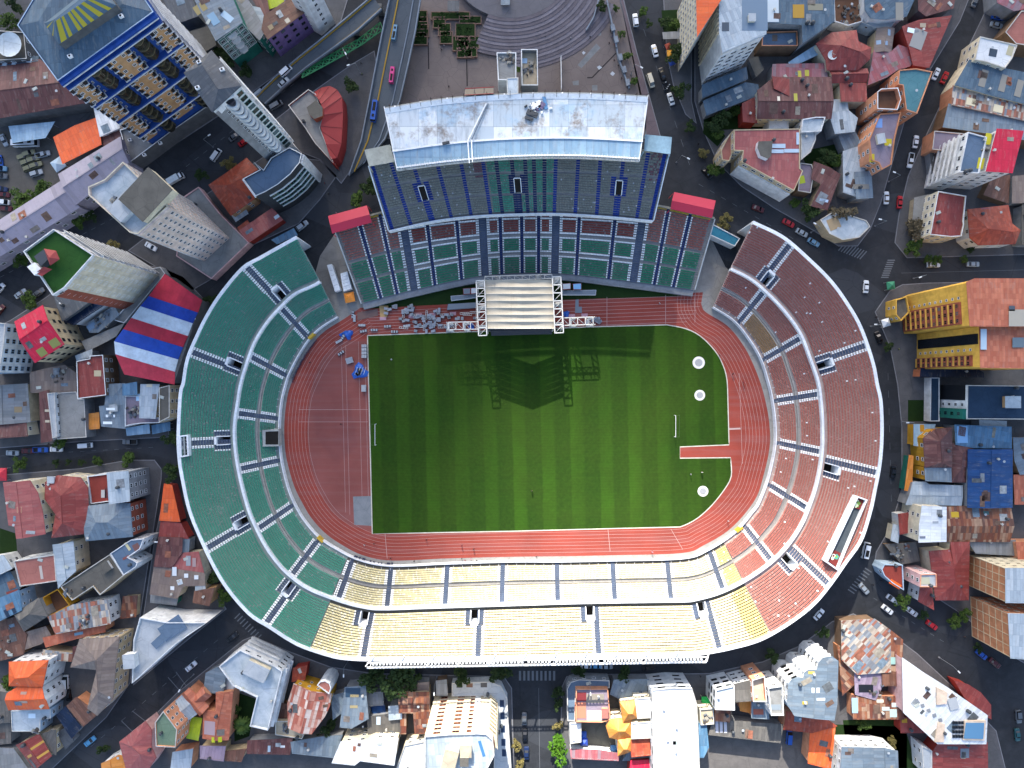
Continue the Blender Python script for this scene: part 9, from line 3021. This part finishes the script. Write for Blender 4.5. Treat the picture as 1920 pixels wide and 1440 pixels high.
PM = [[person_mesh(po,pl) for po in ('stand','walk')] for pl in PALS]
def person(x,y,i,walk,label,z=.03):
 o = obj('person',PM[i][walk],None,(*P(x,y)[:2],z),rg.random() * 6.28)
 tag(o,label,'person')
for x,y,i,wk,t in [
 (684,1021,1,1,'running on the red track, first from the west'),(702,1018,0,1,'running on the red track beside another runner'),(800,1011,0,1,'alone in the middle lanes of the finish straight'),(866,1022,2,1,'in front of the group on the finish straight'),(888,1029,0,1,'behind the group on the finish straight'),
 (733,1046,0,0,'on the pale apron beside the row of dark chairs'),(777,1051,0,0,'alone on the pale apron under the yellow stand'),(866,1046,0,0,'in the group on the apron, westernmost'),(872,1050,2,0,'second from the west in the apron group'),(883,1047,5,0,'in the group on the apron, third from the west'),(894,1050,0,0,'in the group on the apron, easternmost'),
 (1006,1043,0,1,'on the apron east of the black bench'),(1222,1034,5,1,'on the lanes near the eastern bend'),(1364,976,1,1,'running round the southeast bend'),(997,920,0,0,'alone in the middle of the pitch'),(1294,889,1,0,'on the grass beside the throwing circle, western'),(1315,885,1,0,'on the grass beside the throwing circle, eastern'),
 (1373,701,0,1,'running on the east bend'),(1393,717,2,1,'walking on the outer lane of the east bend'),(1348,666,0,0,'at the northeast bend on the grass edge'),(1236,569,1,1,'on the lanes under the east wing of the grandstand'),
 (582,680,0,0,'on the red bend below the green stand'),(640,795,0,1,'on the red infield west of the pitch'),(672,612,0,0,'beside the trestles at the track corner'),
 (828,95,0,1,'walking on the plaza between the planters'),(833,88,1,0,'on the plaza below the pale bench'),(842,164,0,1,'on the plaza near the stand roof'),(947,60,0,0,'on the lower plaza steps, western'),(914,57,0,0,'at the planter beside the plaza steps'),(985,49,0,0,'on the upper plaza steps'),(1022,50,0,0,'on the eastern end of the plaza steps'),(1022,72,0,1,'at the foot of the plaza steps'),(1106,72,0,1,'in the middle of the open plaza'),(1070,74,1,0,'on the open plaza beside the pale diagonal strip'),
 (678,121,0,1,'on the pavement left of the flyover, upper'),(767,76,0,1,'on the footway of the flyover'),(680,141,4,0,'on the pavement left of the flyover, lower'),(1144,60,0,0,'by the first stone block of the plaza parapet'),(1147,71,3,0,'between the first two stone blocks of the plaza parapet'),(1142,83,0,1,'under the second stone block of the plaza parapet'),(1151,86,2,0,'close to the second stone block of the plaza parapet'),(1155,93,0,0,'at the bend of the dark plaza gully'),(1151,115,0,0,'beside the third stone block of the plaza parapet'),(1159,125,0,1,'below the third stone block of the plaza parapet'),(1165,149,0,0,'near the last stone block of the plaza parapet'),
 (1308,272,0,1,'on the pavement of the hotel'),(1297,228,3,0,'by the small tree above the hotel'),(1700,420,3,0,'on the kerb of the diagonal street'),(1641,595,0,0,'by the white stall tent'),(1683,655,4,0,'by the yellow kiosk wing'),(1650,1087,0,1,'at the corner below the corner shop'),(1634,1095,0,0,'crossing at the mouth of the southeast avenue'),(1692,1110,0,1,'walking beside the pink town house'),(1806,1193,0,0,'on the pavement below the yellow green shrubs'),
 (1058,1300,0,0,'on the south street pavement'),(1160,1268,1,1,'by the kerb tree north of the zinc roofs'),(1312,1266,0,0,'in front of the town houses'),(480,1205,2,1,'on the pavement by the white L shaped block'),(95,832,0,1,'on the north pavement of the western street'),(215,865,0,0,'on the south pavement of the western street'),(420,335,3,1,'on the pavement beside the orange tiled house'),(610,345,2,0,'on the paved corner below the glass podium'),(618,365,0,1,'at the corner below the glass podium'),(632,400,5,0,'beside the upper red canopy'),
]:
 person(x,y,i,wk,'person in a %s %s' % (PN[i],t))
# ================================================================== THE CLOUD that shades all but the south of the picture
def sun_share(x,y):
 """Share of direct sun reaching the ground at photo pixel (x, y)."""
 def sm(a,b,v):
  v = min(1.0,max(0.0,(v - a) / (b - a)))
  return v * v * (3 - 2 * v)
 ax = 600 + 320 * sm(800,1200,y) if x > 1120 else 520 + 250 * sm(1000,1350,y)
 ay = 1080.0 if y < 1240 else 900.0
 d = math.hypot((x - 1120) / ax,(y - 1240) / ay)
 t = min(1.0,max(0.0,(d - 0.2) / 0.68))
 t = t * t * (3 - 2 * t)
 return 1.0 * (1 - t) + 0.045 * t
def make_cloud():
 from mathutils import noise as mn
 zc,sig = 620.0,0.05
 step = 13.0
 nx,ny = 52,44
 shx,shy = sd.x / sd.z * zc,sd.y / sd.z * zc
 V,F = [],[]
 top,bot = {},{}
 T = {}
 for j in range(ny + 1):
  for i in range(nx + 1):
   gx,gy = (i - nx / 2) * step,(j - ny / 2) * step + 30
   s_ = sun_share(960 + gx / S,720 - gy / S)
   tau = -math.log(s_) * (1 + 0.22 * mn.fractal(Vector((gx * 0.012,gy * 0.012,3.1)),1.0,2.0,4))
   # the cloud thins out towards its own border
   e = min(i,nx - i,j,ny - j) / 3.0
   tau *= min(1.0,e)
   T[i,j] = max(0.0,tau * sd.z / sig)
 for (i,j),t in T.items():
  gx,gy = (i - nx / 2) * step,(j - ny / 2) * step + 30
  b = len(V)
  r = 4 * mn.noise(Vector((gx * 0.01,gy * 0.01,0)))
  V.append((gx + shx,gy + shy,zc + r - t * 0.35))
  bot[i,j] = top[i,j] = b
  if t > 0.15:
   V.append((gx + shx,gy + shy,zc + r + t * 0.65))
   top[i,j] = b + 1
 for j in range(ny):
  for i in range(nx):
   q = [(i,j),(i + 1,j),(i + 1,j + 1),(i,j + 1)]
   if all(top[k] == bot[k] for k in q):
    continue
   F.append(tuple(top[k] for k in q))
   F.append(tuple(bot[k] for k in q[::-1]))
 m = bpy.data.materials.new('cloud_vapour')
 m.use_nodes = True
 t_ = m.node_tree
 t_.nodes.remove(t_.nodes['Principled BSDF'])
 v = t_.nodes.new('ShaderNodeVolumePrincipled')
 v.inputs['Color'].default_value = (0.96,0.97,1,1)
 v.inputs['Density'].default_value = sig
 v.inputs['Anisotropy'].default_value = 0.3
 t_.links.new(v.outputs[0],t_.nodes['Material Output'].inputs['Volume'])
 o = obj('cloud',mesh('cloud',V,F,m,smooth=True))
 o['kind'] = 'structure'
make_cloud()
